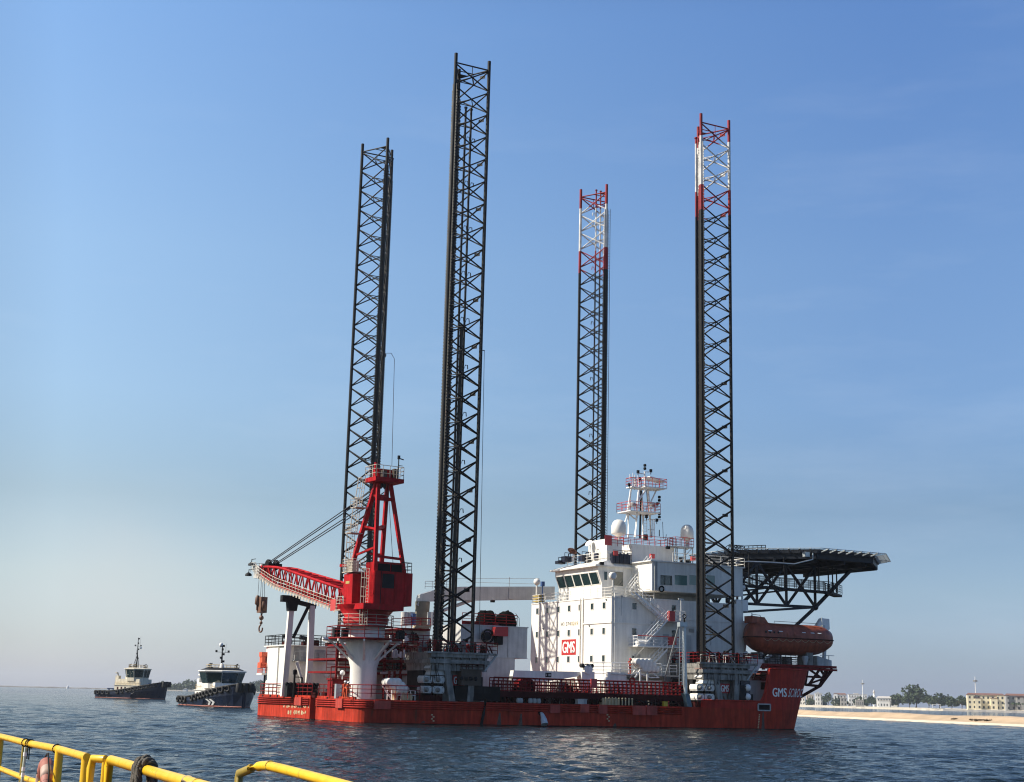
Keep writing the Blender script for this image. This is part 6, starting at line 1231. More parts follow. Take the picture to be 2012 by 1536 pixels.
def wash(path, wmax, seed, z=.05):
    r2 = random.Random(seed); mb = MB(); pts = [V(p) for p in path]
    for a, b in zip(pts, pts[1:]):
        L = (b-a).length; t = 0; d = (b-a).normalized(); nn = V((d.y, -d.x, 0))
        while t < L:
            l = r2.uniform(.5, 2.4); w_ = wmax*r2.uniform(.25, 1); o = r2.uniform(-.05, .25)
            if r2.random() < .72:
                n = 6; top = []; bot = []
                for k in range(n+1): q = a+d*min(L, t+l*k/n)+nn*(o+.03*r2.uniform(-1, 1)); h_ = w_*math.sin(math.pi*(k+.15)/(n+.3))*r2.uniform(.5, 1); top.append(q+up*z); bot.append(q+nn*h_+up*z)
                mb.add(top+bot, [(k, k+1, n+1+k+1, n+1+k) for k in range(n)])
            t += l*r2.uniform(.9, 1.6)
    return mb
mb = wash([W((13, YN-.15, 0)), W((41, YN-.15, 0))], .42, 3); m2 = wash([W((XS-.1, 30, 0)), W((XS-.1, -1, 0))], .3, 4); mb.add(m2.v, m2.f); m3 = wash([W((11.5, YN-1.0, 0)), W((17, YN-.7, 0))], .9, 5, .07); mb.add(m3.v, m3.f)
for t_, a_, b_ in (('x', WD(205, 415), WD(330, 436)), ('y', WD(356, 283), WD(425, 268))): m4 = wash([a_+V((0, -3.4, 0)), b_+V((0, -3.4, 0))], .5, 6, .08); mb.add(m4.v, m4.f)
tag(mb.build('foam', M['wash'], None, (0, 0, 0), (0, 0, 0)), 'thin broken foam lapping along the hull waterlines', 'foam', None, 'stuff')
M['weed'] = mat('dark_driftweed', (.07, .05, .03), .95, var=.4)
for u, w, lab in ((1876, 1.6, 'single dark weed clump on the pale sand'), (1917, 2.0, 'left weed clump of the cluster on the sand bank'), (1931, 3.0, 'largest dark weed clump on the sand bank'), (1944, 2.2, 'right weed clump of the cluster on the sand bank')):
    vw = 1406.5+(u-1550)*.0468; p = GZ(u, vw, 0); dd = V((p.x, p.y, 0)).normalized(); c = p+dd*8.5+up*.75; r2 = random.Random(u); mb = MB()
    for k in range(12): a = r2.uniform(0, 6.28); q = V((r2.uniform(-w/2, w/2), r2.uniform(-.5, .5), 0)); mb.sphere(q+up*r2.uniform(0, .18), r2.uniform(.12, .28), 6, 4, (1.6, 1, .7)); mb.tube(q, q+V((math.cos(a)*.4, math.sin(a)*.3, r2.uniform(.1, .4))), .03, 4)
    tag(mb.build('driftweed', M['weed'], None, (0, 0, 0), c), lab, 'driftweed', 'weed clumps on the sand bank')
# far shore on the right
def shd(u): return 2150-(u-1560)*1.45                          # distance of the far waterline at column u
mb = MB(); bk = MB(); r2 = random.Random(3); c = []
for i in range(70):
    u = 1530+i*8.5; d = shd(u)+r2.uniform(-12, 12); p = WD(u, d); dd = V((p.x, p.y, 0)).normalized(); c.append([p-dd*8-up*.3, p+dd*10+up*(.7+r2.uniform(0, .6)), p+dd*40+up*2.2, p+dd*90+up*3.0, p+dd*900+up*3.2])
for k in range(4):
    for i in range(69): (mb if k > 1 or i < 38 else bk).add([c[i][k], c[i+1][k], c[i+1][k+1], c[i][k+1]], [(0, 1, 2, 3)])
tag(mb.build('shore', M['wets'], None, (0, 0, 0), (0, 0, 0)), 'pale far shore', 'shore', None, 'structure'); tag(bk.build('shore_rocks', M['rock'], None, (0, 0, 0), (0, 0, 0)), 'rough rock edge of the far shore', 'rocks', None, 'structure')
M['fol'] = mat('far_foliage', (.045, .07, .03), .9, var=.5, scale=.25); M['trunk'] = mat('tree_trunk', (.09, .06, .04), .9)
def tree(u, d, vt, wpx, lab, kind='round', base=2.6, seed=0):
    p = WD(u, d, base); z1 = CH+ray(u, vt).z*d; h = z1-base; w = wpx*1.45*d/2864; r2 = random.Random(seed*31+int(u))
    t = wthing('palm_tree' if kind == 'palm' else 'broadleaf_tree', lab, 'tree', p, 0, 'trees on the far shore')
    mb = MB(); th = h*(.75 if kind == 'palm' else .45); mb.path([(0, 0, -.3), (.1*w*.2, 0, th*.5), (0, 0, th)], [w*.035+.12, w*.03+.1, w*.02+.07], 7)
    if kind != 'palm':
        for k in range(5): a = r2.uniform(0, 6.28); mb.tube((0, 0, th*.7), (math.cos(a)*w*.25, math.sin(a)*w*.25, th*1.25), w*.015+.05, 5)
    mb.build('trunk', M['trunk'], t)
    mb = MB()
    def leaf(c, s):
        n = V((r2.gauss(0, 1), r2.gauss(0, 1), r2.gauss(0, 1)+.3)).normalized(); x, y = frame(n); mb.add([c+x*s+y*s*.3, c+y*s, c-x*s-y*s*.2, c-y*s*.9], [(0, 1, 2, 3)])
    if kind == 'palm':
        for k in range(16):
            a = 6.28*k/16+r2.uniform(-.2, .2); e = r2.uniform(.1, 1.0); pts = [V((0, 0, th)), V((math.cos(a)*w*.25, math.sin(a)*w*.25, th+h*.16*e)), V((math.cos(a)*w*.42, math.sin(a)*w*.42, th+h*.1*e)), V((math.cos(a)*w*.52, math.sin(a)*w*.52, th-h*.08))]
            for q, s in zip(pts, pts[1:]): sd = (s-q).cross(up).normalized()*w*.05; mb.add([q+sd-up*w*.03, s+sd-up*w*.03, s, q], [(0, 1, 2, 3)]); mb.add([q, s, s-sd-up*w*.03, q-sd-up*w*.03], [(0, 1, 2, 3)])
    else:
        nb = 9; cl = []
        for k in range(nb): a = r2.uniform(0, 6.28); f = r2.uniform(.25, 1); cl.append((V((math.cos(a)*w*.34*f, math.sin(a)*w*.3*f, h*(.42+.42*r2.random()*(1.15-f*.5)))), w*r2.uniform(.13, .24)))
        cl.append((V((0, 0, h*.84)), w*.2))
        for c_, rr in cl:
            for k in range(70):
                v_ = V((r2.gauss(0, 1), r2.gauss(0, 1), r2.gauss(0, 1))).normalized()*rr*r2.uniform(.6, 1.05); v_.z *= .8; leaf(c_+v_, max(.45, w*.045)*r2.uniform(.6, 1.3))
    mb.build('crown', M['fol'], t); return t
T_ = [(1592, 1374, 22, 'low dark tree beside the leftmost pale houses of the far shore'), (1627, 1361, 20, 'bushy tree between the white houses near the vessel bow'), (1608, 1376, 26, 'low wide shrubby tree in front of the leftmost houses'), (1650, 1376, 30, 'low spreading tree below the thin light mast'), (1712, 1367, 20, 'tree standing between the thin light mast and the minaret'), (1690, 1372, 26, 'dark low tree in front of the long flat roofed block'), (1722, 1372, 16, 'narrow tree just left of the minaret'),
      (1764, 1367, 34, 'broad rounded dark tree left of the tallest tree'), (1800, 1348, 42, 'tallest tree of the far shore'), (1787, 1362, 26, 'tree leaning against the tallest tree'), (1825, 1366, 24, 'small dark tree right of the tallest tree'), (1846, 1364, 34, 'wide dense tree behind the white beach canopy'), (1870, 1372, 28, 'tree midway between the canopy and the cream block'), (1890, 1366, 22, 'tall narrow tree beside the cream block'), (1898, 1372, 18, 'last tree before the cream block with red roof')]
for i, (u, v, w, l) in enumerate(T_): tree(u, shd(u)+95+13*(i % 3), v, w, l, seed=i)
for u, v, l in ((1994, 1378, 'palm in front of the grey block, nearer the frame edge'), (1980, 1378, 'palm between the cream block and the grey block'), (2006, 1379, 'rightmost palm at the frame edge')): tree(u, shd(u)+60, v, 11, l, 'palm', seed=3)
def bmat(n, c): M[n] = mat(n, c, .85, var=.1, scale=.15, streak=.12)
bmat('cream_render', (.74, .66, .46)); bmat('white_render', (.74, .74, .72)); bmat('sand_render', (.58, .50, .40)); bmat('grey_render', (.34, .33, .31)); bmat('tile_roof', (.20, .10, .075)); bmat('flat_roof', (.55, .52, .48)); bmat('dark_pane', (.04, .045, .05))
def building(u0, u1, vt, off, dep, yaw, wallm, roofm, rows, cols, lab, roof='flat', cat='building', blocks=()):
    u = (u0+u1)/2; d = shd(u)+off; p = WD(u, d, 2.7); w = (u1-u0)*d/2864; z1 = CH+ray(u, vt).z*d-2.7
    t = wthing('shore_building', lab, cat, p, R_(yaw), 'buildings on the far shore'); mb = MB(); mb.box(-w/2, w/2, 0, dep, -.5, z1)
    for (f0, f1, hf, pj) in blocks: mb.box(-w/2+w*f0, -w/2+w*f1, -pj, .2, -.5, z1*hf)
    mb.build('wall', M[wallm], t)
    mb = MB()
    if roof == 'hip': mb.prism([(-w/2-.8, -.8, z1), (w/2+.8, -.8, z1), (w/2-1.5, dep/2, z1+2.2), (-w/2+1.5, dep/2, z1+2.2)], (0, .2, 0)); mb.add([(-w/2-.8, -.8, z1+.003), (w/2+.8, -.8, z1+.003), (w/2+.8, dep+.8, z1+.003), (-w/2-.8, dep+.8, z1+.003), (-w/2+2, dep/2, z1+2.2), (w/2-2, dep/2, z1+2.2)], [(0, 1, 5, 4), (1, 2, 5), (2, 3, 4, 5), (3, 0, 4)])
    else: mb.box(-w/2-.3, w/2+.3, -.3, dep+.3, z1, z1+.5); mb.box(-w*.2, w*.05, dep*.3, dep*.6, z1+.5, z1+2)
    for (f0, f1, hf, pj) in blocks: mb.box(-w/2+w*f0-.4, -w/2+w*f1+.4, -pj-.4, 0, z1*hf, z1*hf+.5)
    mb.build('roof', M[roofm], t)
    for r in range(rows):
        for c in range(cols):
            f = (c+.5)/cols; y = 0
            for (f0, f1, hf, pj) in blocks:
                if f0 < f < f1: y = -pj; hh_ = hf
            zc = z1*(r+.5)/rows
            if y and zc > z1*hh_-1: y = 0
            mb = MB(); ww = w/cols*.2; mb.box(-w/2+w*f-ww, -w/2+w*f+ww, y-.04, y+.1, zc-z1/rows*.27, zc+z1/rows*.22); mb.build('window', M['dark_pane'], t)
    return t
building(1903, 1973, 1365.5, 75, 16, -14, 'cream_render', 'tile_roof', 3, 8, 'cream three storey block with red roof at the right of the far shore', 'hip', blocks=((0, .2, 1, 3.2), (.2, .36, .78, 5), (.62, .8, .78, 5), (.8, 1, 1, 3.2)))
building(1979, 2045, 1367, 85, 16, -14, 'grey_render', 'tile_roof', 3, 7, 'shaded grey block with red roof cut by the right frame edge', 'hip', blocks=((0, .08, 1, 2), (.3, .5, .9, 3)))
building(1724, 1751, 1371, 60, 14, -12, 'white_render', 'flat_roof', 2, 5, 'white columned pavilion house left of the round dark tree', 'hip', blocks=((.1, .9, .7, 2),))
building(1668, 1704, 1364.5, 140, 18, -10, 'white_render', 'flat_roof', 3, 7, 'long white flat roofed block behind the thin light mast', blocks=((.05, .95, .8, 1.5),))
building(1639, 1663, 1364.5, 120, 14, -12, 'white_render', 'tile_roof', 2, 4, 'white house with dark hipped roof left of the long white block', 'hip', blocks=((0, .3, 1.08, 2),))
building(1602, 1616, 1362, 100, 12, -10, 'white_render', 'flat_roof', 3, 3, 'tall narrow white house near the vessel bow', blocks=((.2, .8, .9, 1),))
building(1585, 1599, 1365, 120, 12, -10, 'sand_render', 'flat_roof', 2, 3, 'sand coloured house partly behind the bow')
building(1566, 1582, 1371, 110, 12, -10, 'white_render', 'flat_roof', 2, 3, 'low pale house nearest the red bow')
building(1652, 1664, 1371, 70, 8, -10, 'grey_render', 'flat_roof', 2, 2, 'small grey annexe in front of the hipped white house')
building(1753, 1763, 1372, 120, 8, -10, 'white_render', 'flat_roof', 1, 2, 'little white hut beside the round dark tree')
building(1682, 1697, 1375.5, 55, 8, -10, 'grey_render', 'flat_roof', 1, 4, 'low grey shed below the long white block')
# minaret
u = 1718; d = shd(u)+170; p = WD(u, d, 2.7); z1 = CH+ray(u, 1356).z*d-2.7; t = wthing('minaret', 'slim white minaret with a domed top among the far trees', 'minaret', p, 0)
mb = MB(); mb.lathe((0, 0, 0), [(2, -1), (1.7, z1*.6)], 12); mb.build('shaft', M['white_render'], t); mb = MB(); mb.lathe((0, 0, 0), [(2.6, z1*.6), (2.6, z1*.66), (1.5, z1*.68), (1.4, z1*.84), (2, z1*.86)], 12); mb.build('balcony', M['white_render'], t); mb = MB(); mb.lathe((0, 0, 0), [(1.7, z1*.86), (1.8, z1*.9), (1, z1*.97), (.05, z1*1.04)], 12); mb.build('dome', M['flat_roof'], t)
# two tall light masts
for u, vt, off, lab in ((1696, 1336, 90, 'tall light mast with round lamp ring left of the trees'), (1918.5, 1329, 60, 'tall white light mast rising behind the cream block')):
    d = shd(u)+off; p = WD(u, d, 2.7); z1 = CH+ray(u, vt).z*d-2.7; t = wthing('light_mast', lab, 'light mast', p, 0, 'light masts on the far shore'); mb = MB(); mb.tube((0, 0, -1), (0, 0, z1), .75, 8, .4); mb.build('pole', M['white_render'], t)
    mb = MB(); mb.torus((0, 0, z1*.86), (0, 0, 1), 1.9, .35, 14, 5); [mb.box(1.9*math.cos(a)-.5, 1.9*math.cos(a)+.5, 1.9*math.sin(a)-.5, 1.9*math.sin(a)+.5, z1*.84, z1*.89) for a in (0, 1.05, 2.1, 3.14, 4.2, 5.2)]; mb.beam((-1.9, 0, z1*.86), (1.9, 0, z1*.86), .3); mb.build('lamp_ring', M['grey_render'], t)
u = 1840; d = shd(u)+25; p = WD(u, d, 2.4); t = wthing('beach_canopy', 'white beach canopy on posts under the far trees', 'canopy', p, R_(-10)); mb = MB(); mb.box(-5, 5, -2, 4, 4.6, 5.1); mb.build('canopy_roof', M['white_render'], t)
for x in (-4.5, 4.5): mb = MB(); mb.tube((x, -1.5, -.5), (x, -1.5, 4.6), .3, 6); mb.build('post', M['white_render'], t)
for u, lab in ((1850, 'white upturned boat on the shore right of the canopy'), (1836, 'white boat on the shore under the canopy')):
    d = shd(u)+14; p = WD(u, d, 2.0); t = wthing('beached_boat', lab, 'boat', p, R_(-10), 'boats drawn up on the far shore'); mb = MB(); loops = []
    for i in range(9): s = i/8; w = 1.3*math.sin(math.pi*(.08+.84*s))**.6; loops.append([((s-.5)*7, -w, .8+.9*(s-.4)**2), ((s-.5)*7, -w*.5, 0), ((s-.5)*7, w*.5, 0), ((s-.5)*7, w, .8+.9*(s-.4)**2)])
    loft(mb, loops); mb.build('hull', M['white_render'], t)
r2 = random.Random(77); mb = MB()
# left horizon: breakwater, far woods, hut
mb = MB(); lb2 = MB(); r2 = random.Random(9); c = []
for i in range(60):
    u = -260+i*10.2; d = 2300+i*6; p = WD(u, d); dd = V((p.x, p.y, 0)).normalized(); h = 1.9+r2.uniform(-.35, .5); c.append([p-up*.3, p+dd*4+up*h*.75, p+dd*9+up*h, p+dd*30+up*h])
for k in range(3):
    for i in range(59): mb.add([c[i][k], c[i+1][k], c[i+1][k+1], c[i][k+1]], [(0, 1, 2, 3)])
tag(mb.build('breakwater', M['rock'], None, (0, 0, 0), (0, 0, 0)), 'low dark rock breakwater along the left horizon', 'breakwater')
p = WD(133, 2280); mb = MB(); mb.lathe((0, 0, 0), [(1.6, -.5), (1.4, 3.4), (.3, 4.6)], 10); tag(mb.build('harbour_marker', M['white_render'], None, (0, 0, 0), p), 'tiny white marker on the end of the breakwater', 'marker')
mb = MB(); land = MB(); r2 = random.Random(15)
for i in range(150):
    u = 306+i*1.75+r2.uniform(-2, 2); d = 2550+r2.uniform(-60, 200); p = WD(u, d); prof = 1338+3*math.sin(u*.045)+2.5*math.sin(u*.13+1); h = (hor(u)-prof)*d/2864+r2.uniform(-3, 2)
    if h < 3: h = 3
    for k in range(46):
        v_ = V((r2.gauss(0, 1), r2.gauss(0, 1), r2.gauss(0, 1))).normalized()*r2.uniform(.55, 1); q = p+V((v_.x*5.5, v_.y*5, 1.5+h*.5+v_.z*h*.5)); n_ = V((r2.gauss(0, 1), r2.gauss(0, 1), r2.gauss(0, 1))).normalized(); x, y = frame(n_); s = r2.uniform(.9, 2); mb.add([q+x*s, q+y*s, q-x*s, q-y*s], [(0, 1, 2, 3)])
tag(mb.build('far_woods', M['fol'], None, (0, 0, 0), (0, 0, 0)), 'distant line of hazy trees on the left horizon', 'trees', None, 'stuff')
c = []
for i in range(40): p = WD(290+i*8, 2480); dd = V((p.x, p.y, 0)).normalized(); c.append([p-up*.3, p+dd*10+up*1.6, p+dd*900+up*2.4])
for k in range(2):
    for i in range(39): land.add([c[i][k], c[i+1][k], c[i+1][k+1], c[i][k+1]], [(0, 1, 2, 3)])
tag(land.build('far_coast', M['rock'], None, (0, 0, 0), (0, 0, 0)), 'distant coast under the far woods', 'coast', None, 'structure')
p = WD(363, 2420, .8); t = wthing('shore_hut', 'tiny pale hut on the distant left shore', 'hut', p, R_(-10)); mb = MB(); mb.box(-3.2, 3.2, 0, 5, -.6, 2.6); mb.build('wall', M['white_render'], t); mb = MB(); mb.prism([(-3.6, -.4, 2.6), (3.6, -.4, 2.6), (0, -.4, 4)], (0, 6, 0)); mb.build('roof', M['flat_roof'], t)
# ================================================================== FOREGROUND: yellow rails of the boat the photographer stands on
ZF = 2.50; RT = .027
def bend(pts, k=5, f=.3):
    out = [pts[0]]
    for a, b, c in zip(pts, pts[1:], pts[2:]):
        p, q = b.lerp(a, f), b.lerp(c, f)
        for i in range(k+1): t = i/k; out.append(p.lerp(b, t).lerp(b.lerp(q, t), t))
    return out+[pts[-1]]
L1 = [GZ(-260, 1391, ZF), GZ(0, 1446.5, ZF), GZ(52, 1459.5, ZF), GZ(113, 1471, ZF), GZ(171, 1487.5, ZF)]
fr1 = wthing('yellow_handrail', 'yellow pipe handrail with lifebuoy at the far left of the foreground', 'handrail', (L1[2].x, L1[2].y, 1.3)); b0 = V((L1[2].x, L1[2].y, 1.3)); BASES[fr1.name] = b0
mb = MB(); mb.path(L1, RT, 12); mb.path([p-up*.27+V((0, 0, 0)) for p in (L1[0], GZ(0, 1446.5, ZF), L1[2], GZ(88, 1467, ZF), L1[4])], RT*.85, 10); mb.build('rail', M['yellow'], fr1)
for p, r in ((GZ(2, 1447, ZF), RT), (GZ(48.5, 1458.8, ZF), RT*.7), (GZ(117, 1472, ZF), RT*1.15), (GZ(170, 1487, ZF), RT*1.2)):
    mb = MB(); mb.tube(p+up*.01, (p.x, p.y, 1.3), r, 12); mb.build('post', M['yellow'] if r > .02 else M['dirtyel'], fr1)
mb = MB(); 
for u, v in ((50.5, 1459.2), (57.5, 1460.6), (61, 1461.3), (112, 1471)):
    c = GZ(u, v, ZF); dr = (L1[3]-L1[2]).normalized(); mb.torus(c, dr, RT+.005, .005, 14, 5); mb.tube(c+V((0, -.03, 0)), c+V((.004, -.035, -.12 if u < 100 else -.2)), .005, 5)
mb.build('black_tie', M['black'], fr1)
c = GZ(55.5, 1462, ZF); c = c+V((0, -.05, 0)); mb = MB(); mb.tube(c+up*-.02, c+V((-.015, -.02, -1.2)), .012, 8); st_ = tag(mb.build('sounding_stick', mat('pale_green_stick', (.5, .58, .48), .5, var=.3, scale=14), None, c, c), 'thin pale stick with white tape tied to the yellow rail', 'stick')
for f in (.17, .215, .06): mb = MB(); mb.tube(c+V((-.015*f/1.2, -.02*f/1.2, -f)), c+V((-.015*(f+.03)/1.2, -.02*(f+.03)/1.2, -f-.03)), .0145, 8); mb.build('white_tape', M['letter'], st_)
lc = GD(93, 1482, 11.0); R0 = .30; c = V((lc.x, lc.y, lc.z-R0-.07)); vd = V((c.x, c.y, 0)).normalized(); nb_ = V((vd.y, -vd.x, 0)); axd = (nb_*1.0+vd*.075).normalized()
t = wthing('lifebuoy', 'faded salmon lifebuoy hanging edge on from the yellow rail', 'lifebuoy', c); BASES[t.name] = c
M['tapeb'] = mat('dull_tape', (.42, .30, .24), .6)
M['buoy'] = mat('faded_buoy_orange', (.36, .13, .095), .65, var=.3, scale=8)
mb = MB(); a_ = axd; x_, y_ = frame(a_); ringp = [c+(x_*math.cos(2*math.pi*k/40)+y_*math.sin(2*math.pi*k/40))*R0 for k in range(40)]; mb.path(ringp, .05, 14, True); mb.build('ring', M['buoy'], t)
mb = MB()
for k0 in (4, 14, 24, 34): mb.path([ringp[(k0+k) % 40] for k in range(4)], .0515, 14)
mb.build('reflective_band', M['tapeb'], t)
mb = MB(); mb.path([c+(x_*math.cos(2*math.pi*k/40)+y_*math.sin(2*math.pi*k/40))*(R0+.075+.01*math.sin(k*1.57)) for k in range(40)], .007, 5, True); mb.build('grab_line', M['dgrey'], t)
# short gate piece and sloping rail with the rope
g0, g1 = GZ(180, 1490, ZF), GZ(207, 1491.5, ZF)
fr2_ = wthing('yellow_gate_rail', 'short yellow rail piece between the left handrail and the rope rail', 'handrail', (g0.x, g0.y, 1.3)); BASES[fr2_.name] = V((g0.x, g0.y, 1.3))
mb = MB(); mb.path([V((g0.x, g0.y, 1.3)), g0-up*.06, g0+(g1-g0)*.12, g1], RT, 12); mb.build('rail', M['yellow'], fr2_); mb = MB(); mb.tube(g1, (g1.x, g1.y, 1.3), RT*.75, 12); mb.box(g1.x-.03, g1.x+.03, g1.y-.03, g1.y+.03, g1.z-.27, g1.z-.17); mb.build('post', M['yellow'], fr2_)
h0, h1 = GZ(215, 1492, ZF), GZ(440, 1557, ZF)
fr3 = wthing('yellow_slanting_rail', 'yellow handrail with dark rope hung over it', 'handrail', (h0.x, h0.y, 1.3)); BASES[fr3.name] = V((h0.x, h0.y, 1.3))
mb = MB(); mb.path([V((h0.x, h0.y, 1.3)), h0-up*.04, h0.lerp(h1, .02), h1], RT*1.1, 12); mb.tube(h1, (h1.x, h1.y, 1.3), RT*1.1, 12); mb.build('rail', M['yellow'], fr3)
mb = MB(); q = GZ(370, 1536.5, ZF); mb.path([q-(h1-h0).normalized()*.02, q+(h1-h0).normalized()*.22], RT*1.25, 12); mb.build('rail_sleeve', M['pletter'], fr3)
rc_ = GZ(284, 1512, ZF); t = wthing('mooring_rope', 'dark twisted rope hitched over the yellow handrail', 'rope', rc_); BASES[t.name] = rc_
dr = (h1-h0).normalized(); sdv = dr.cross(up).normalized()
M['rope'] = mat('weathered_rope', (.20, .18, .145), .9, var=.5, scale=60, bump=.8)
def ropeloop(o, hgt, w, drop0, drop1, lean):
    cl = []
    for i in range(41):
        f = i/40
        if f < .35: p = V((0, -1, 0))*w+up*(-drop0*(1-f/.35))
        elif f > .65: p = V((0, 1, 0))*w+up*(-drop1*((f-.65)/.35))
        else: a = math.pi*(f-.35)/.3; p = V((0, -math.cos(a), 0))*w+up*math.sin(a)*hgt
        cl.append(rc_+dr*(o+lean*(f-.5))+sdv*p.y+up*p.z)
    for s in range(3):
        mb = MB(); pts = []
        for i, p in enumerate(cl):
            d = (cl[min(40, i+1)]-cl[max(0, i-1)]).normalized(); x, y = frame(d); a = i*.62+s*2.094; pts.append(p+(x*math.cos(a)+y*math.sin(a))*.0135)
        mb.path(pts, .0115, 8); mb.build('rope_strand', M['rope'], t)
ropeloop(-.055, .055, .045, .5, .5, .05); ropeloop(.005, .062, .047, .5, .45, .06); ropeloop(.06, .05, .042, .4, .2, -.02)
# curved yellow rail end nearer the viewer
n0 = [GD(469, 1560, 7.6), GD(470, 1520, 7.6), GD(492, 1510, 7.55), GD(515, 1504, 7.5), GD(531, 1504.5, 7.4), GD(660, 1538, 6.6), GD(800, 1578, 5.8)]
fr4 = wthing('yellow_curved_rail', 'thick yellow handrail with bent end right of the rope', 'handrail', (n0[0].x, n0[0].y, 1.3)); BASES[fr4.name] = V((n0[0].x, n0[0].y, 1.3))
mb = MB(); mb.path(bend(n0[2:], 5, .35), .024, 14); mb.build('rail', M['yellow'], fr4); mb = MB(); mb.path([V((n0[0].x, n0[0].y, 1.3)), n0[1]-up*.02, n0[1], n0[2]+(n0[3]-n0[2])*.15], .0225, 12); mb.tube(n0[6], (n0[6].x, n0[6].y, 1.3), .024, 12); mb.build('post', M['dirtyel'], fr4)
mb = MB(); mb.torus(n0[4], n0[5]-n0[3], .024, .004, 14, 5); mb.build('weld_ring', M['dirtyel'], fr4)
# the deck those rails stand on, below the frame
mb = MB(); base_pts = [L1[0], L1[2], L1[4], h1, n0[6]]; 
mb.prism([V((p.x, p.y, 1.2))+V((p.x, p.y, 0)).normalized()*.12 for p in base_pts]+[V((n0[6].x+1.5, 1.0, 1.2)), V((-9, 1.0, 1.2))], (0, 0, .1)); tag(mb.build('boat_deck', M['deck'], None, (0, 0, 0), (0, 0, 0)), 'deck under the yellow rails', 'deck', None, 'structure')
# ================================================================== LIGHT, SKY, CAMERA
SKYZ = [(0, (.70, .78, 1.2)), (.03, (.66, .72, .95)), (.075, (.74, .76, .84)), (.13, (.69, .71, .74)), (.2, (.86, .91, .95)), (.295, (.98, 1.06, 1.1)), (.45, (.93, 1.12, 1.28)), (.6, (.6, .75, .95)), (1, (.3, .38, .5))]
SUN_EL = R_(40); sd_ = V((-.9965*math.cos(SUN_EL), -.084*math.cos(SUN_EL), math.sin(SUN_EL)))
sl_ = bpy.data.lights.new('sun', 'SUN'); sl_.energy = 5.0; sl_.angle = R_(.53); sl_.color = (1, .93, .82); so = bpy.data.objects.new('sun', sl_); COL.objects.link(so); so.rotation_euler = (-sd_).to_track_quat('-Z', 'Y').to_euler(); so.location = (0, 0, 120)
w = bpy.data.worlds.new('World'); sc.world = w; w.use_nodes = True; nt = w.node_tree; bg = nt.nodes['Background']
sky = node(nt, 'ShaderNodeTexSky'); sky.sky_type = 'NISHITA'; sky.sun_disc = False; sky.sun_elevation = SUN_EL; sky.sun_rotation = math.atan2(sd_.x, sd_.y); sky.altitude = 0; sky.air_density = 1.0; sky.dust_density = 0.8; sky.ozone_density = 2.5
g = node(nt, 'ShaderNodeTexCoord').outputs['Generated']
cl = noise(nt, g, 2.2, 7, .62, (1, 1, 5)); cl2 = noise(nt, g, 1.1, 2, .5, (1, 1, 2))
cm = node(nt, 'ShaderNodeMath', operation='MULTIPLY'); nt.links.new(ramp(nt, cl, [(.52, (0, 0, 0)), (.80, (1, 1, 1))]), cm.inputs[0]); nt.links.new(ramp(nt, cl2, [(.45, (0, 0, 0)), (.65, (.16,)*3)]), cm.inputs[1])
sxyz = node(nt, 'ShaderNodeSeparateXYZ'); nt.links.new(g, sxyz.inputs[0])
rz = ramp(nt, sxyz.outputs[2], [(z, tuple(c/1.5 for c in col)) for z, col in SKYZ])
mr = node(nt, 'ShaderNodeMapRange'); nt.links.new(sxyz.outputs[0], mr.inputs[0]); mr.inputs[1].default_value = -.5; mr.inputs[2].default_value = .5
rx = ramp(nt, mr.outputs[0], [(0, (.62/1.5, .58/1.5, .53/1.5)), (.2, (1.27/1.5, 1.2/1.5, 1.1/1.5)), (.5, (1/1.5,)*3), (.75, (.79/1.5, .84/1.5, .93/1.5))])
tint = mixc(nt, 1.0, rz, rx, 'MULTIPLY'); sc_ = node(nt, 'ShaderNodeVectorMath', operation='SCALE'); nt.links.new(tint, sc_.inputs[0]); sc_.inputs[3].default_value = 2.25
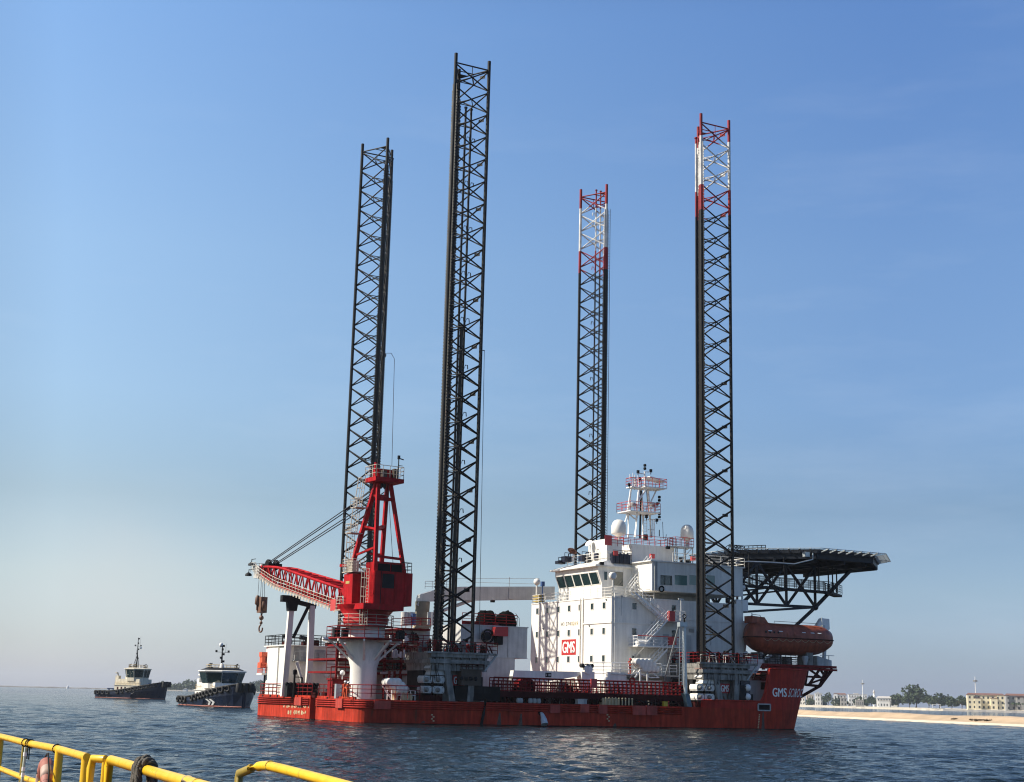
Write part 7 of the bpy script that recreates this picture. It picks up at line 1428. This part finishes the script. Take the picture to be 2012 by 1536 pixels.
skyc = mixc(nt, 1.0, sky.outputs[0], sc_.outputs[0], 'MULTIPLY')
sm1 = ramp(nt, mr.outputs[0], [(.1, (0, 0, 0)), (.24, (1, 1, 1)), (.42, (0, 0, 0))]); sm2 = ramp(nt, sxyz.outputs[2], [(.0, (.2,)*3), (.06, (1, 1, 1)), (.165, (0, 0, 0))]); sm3 = ramp(nt, noise(nt, g, 3.2, 3, .5, (1, 1, 2)), [(.35, (0, 0, 0)), (.65, (.5,)*3)])
smk = mixc(nt, 1.0, mixc(nt, 1.0, sm1, sm2, 'MULTIPLY'), sm3, 'MULTIPLY'); skyc = mixc(nt, smk, skyc, (4.6, 4.7, 4.7))   # thin smoke low in the left sky
nt.links.new(mixc(nt, cm.outputs[0], skyc, (5.2, 5.8, 6.6)), bg.inputs[0]); bg.inputs[1].default_value = SKY
cam = bpy.data.cameras.new('camera'); cam.sensor_width = 36; cam.lens = 36*FPX/2012; cam.clip_start = .1; cam.clip_end = 40000
co = bpy.data.objects.new('camera', cam); COL.objects.link(co); co.matrix_world = Matrix(((cR.x, cU.x, -cF.x, 0), (cR.y, cU.y, -cF.y, 0), (cR.z, cU.z, -cF.z, CH), (0, 0, 0, 1))); sc.camera = co
sc.view_settings.view_transform = 'Standard'; sc.view_settings.look = 'None'; sc.view_settings.exposure = EXPO; sc.view_settings.gamma = 1

sc.cycles.filter_width = 1.15
if HAZE:
    mb = MB(); hb = 9400; mb.box(-hb, hb, -hb, hb, -1.0, 84); hz_ = tag(mb.build('haze', [], None, (0, 0, 0), (0, 0, 0)), 'thin pale sea haze', 'haze', None, 'stuff')
    hm = bpy.data.materials.new('haze_air'); hm.use_nodes = True; hn = hm.node_tree; hn.nodes.clear(); out = node(hn, 'ShaderNodeOutputMaterial'); pv = node(hn, 'ShaderNodeVolumePrincipled')
    pv.inputs['Color'].default_value = (.84, .91, 1, 1); pv.inputs['Density'].default_value = HAZE; pv.inputs['Anisotropy'].default_value = .3; hn.links.new(pv.outputs[0], out.inputs['Volume']); hz_.data.materials.append(hm)
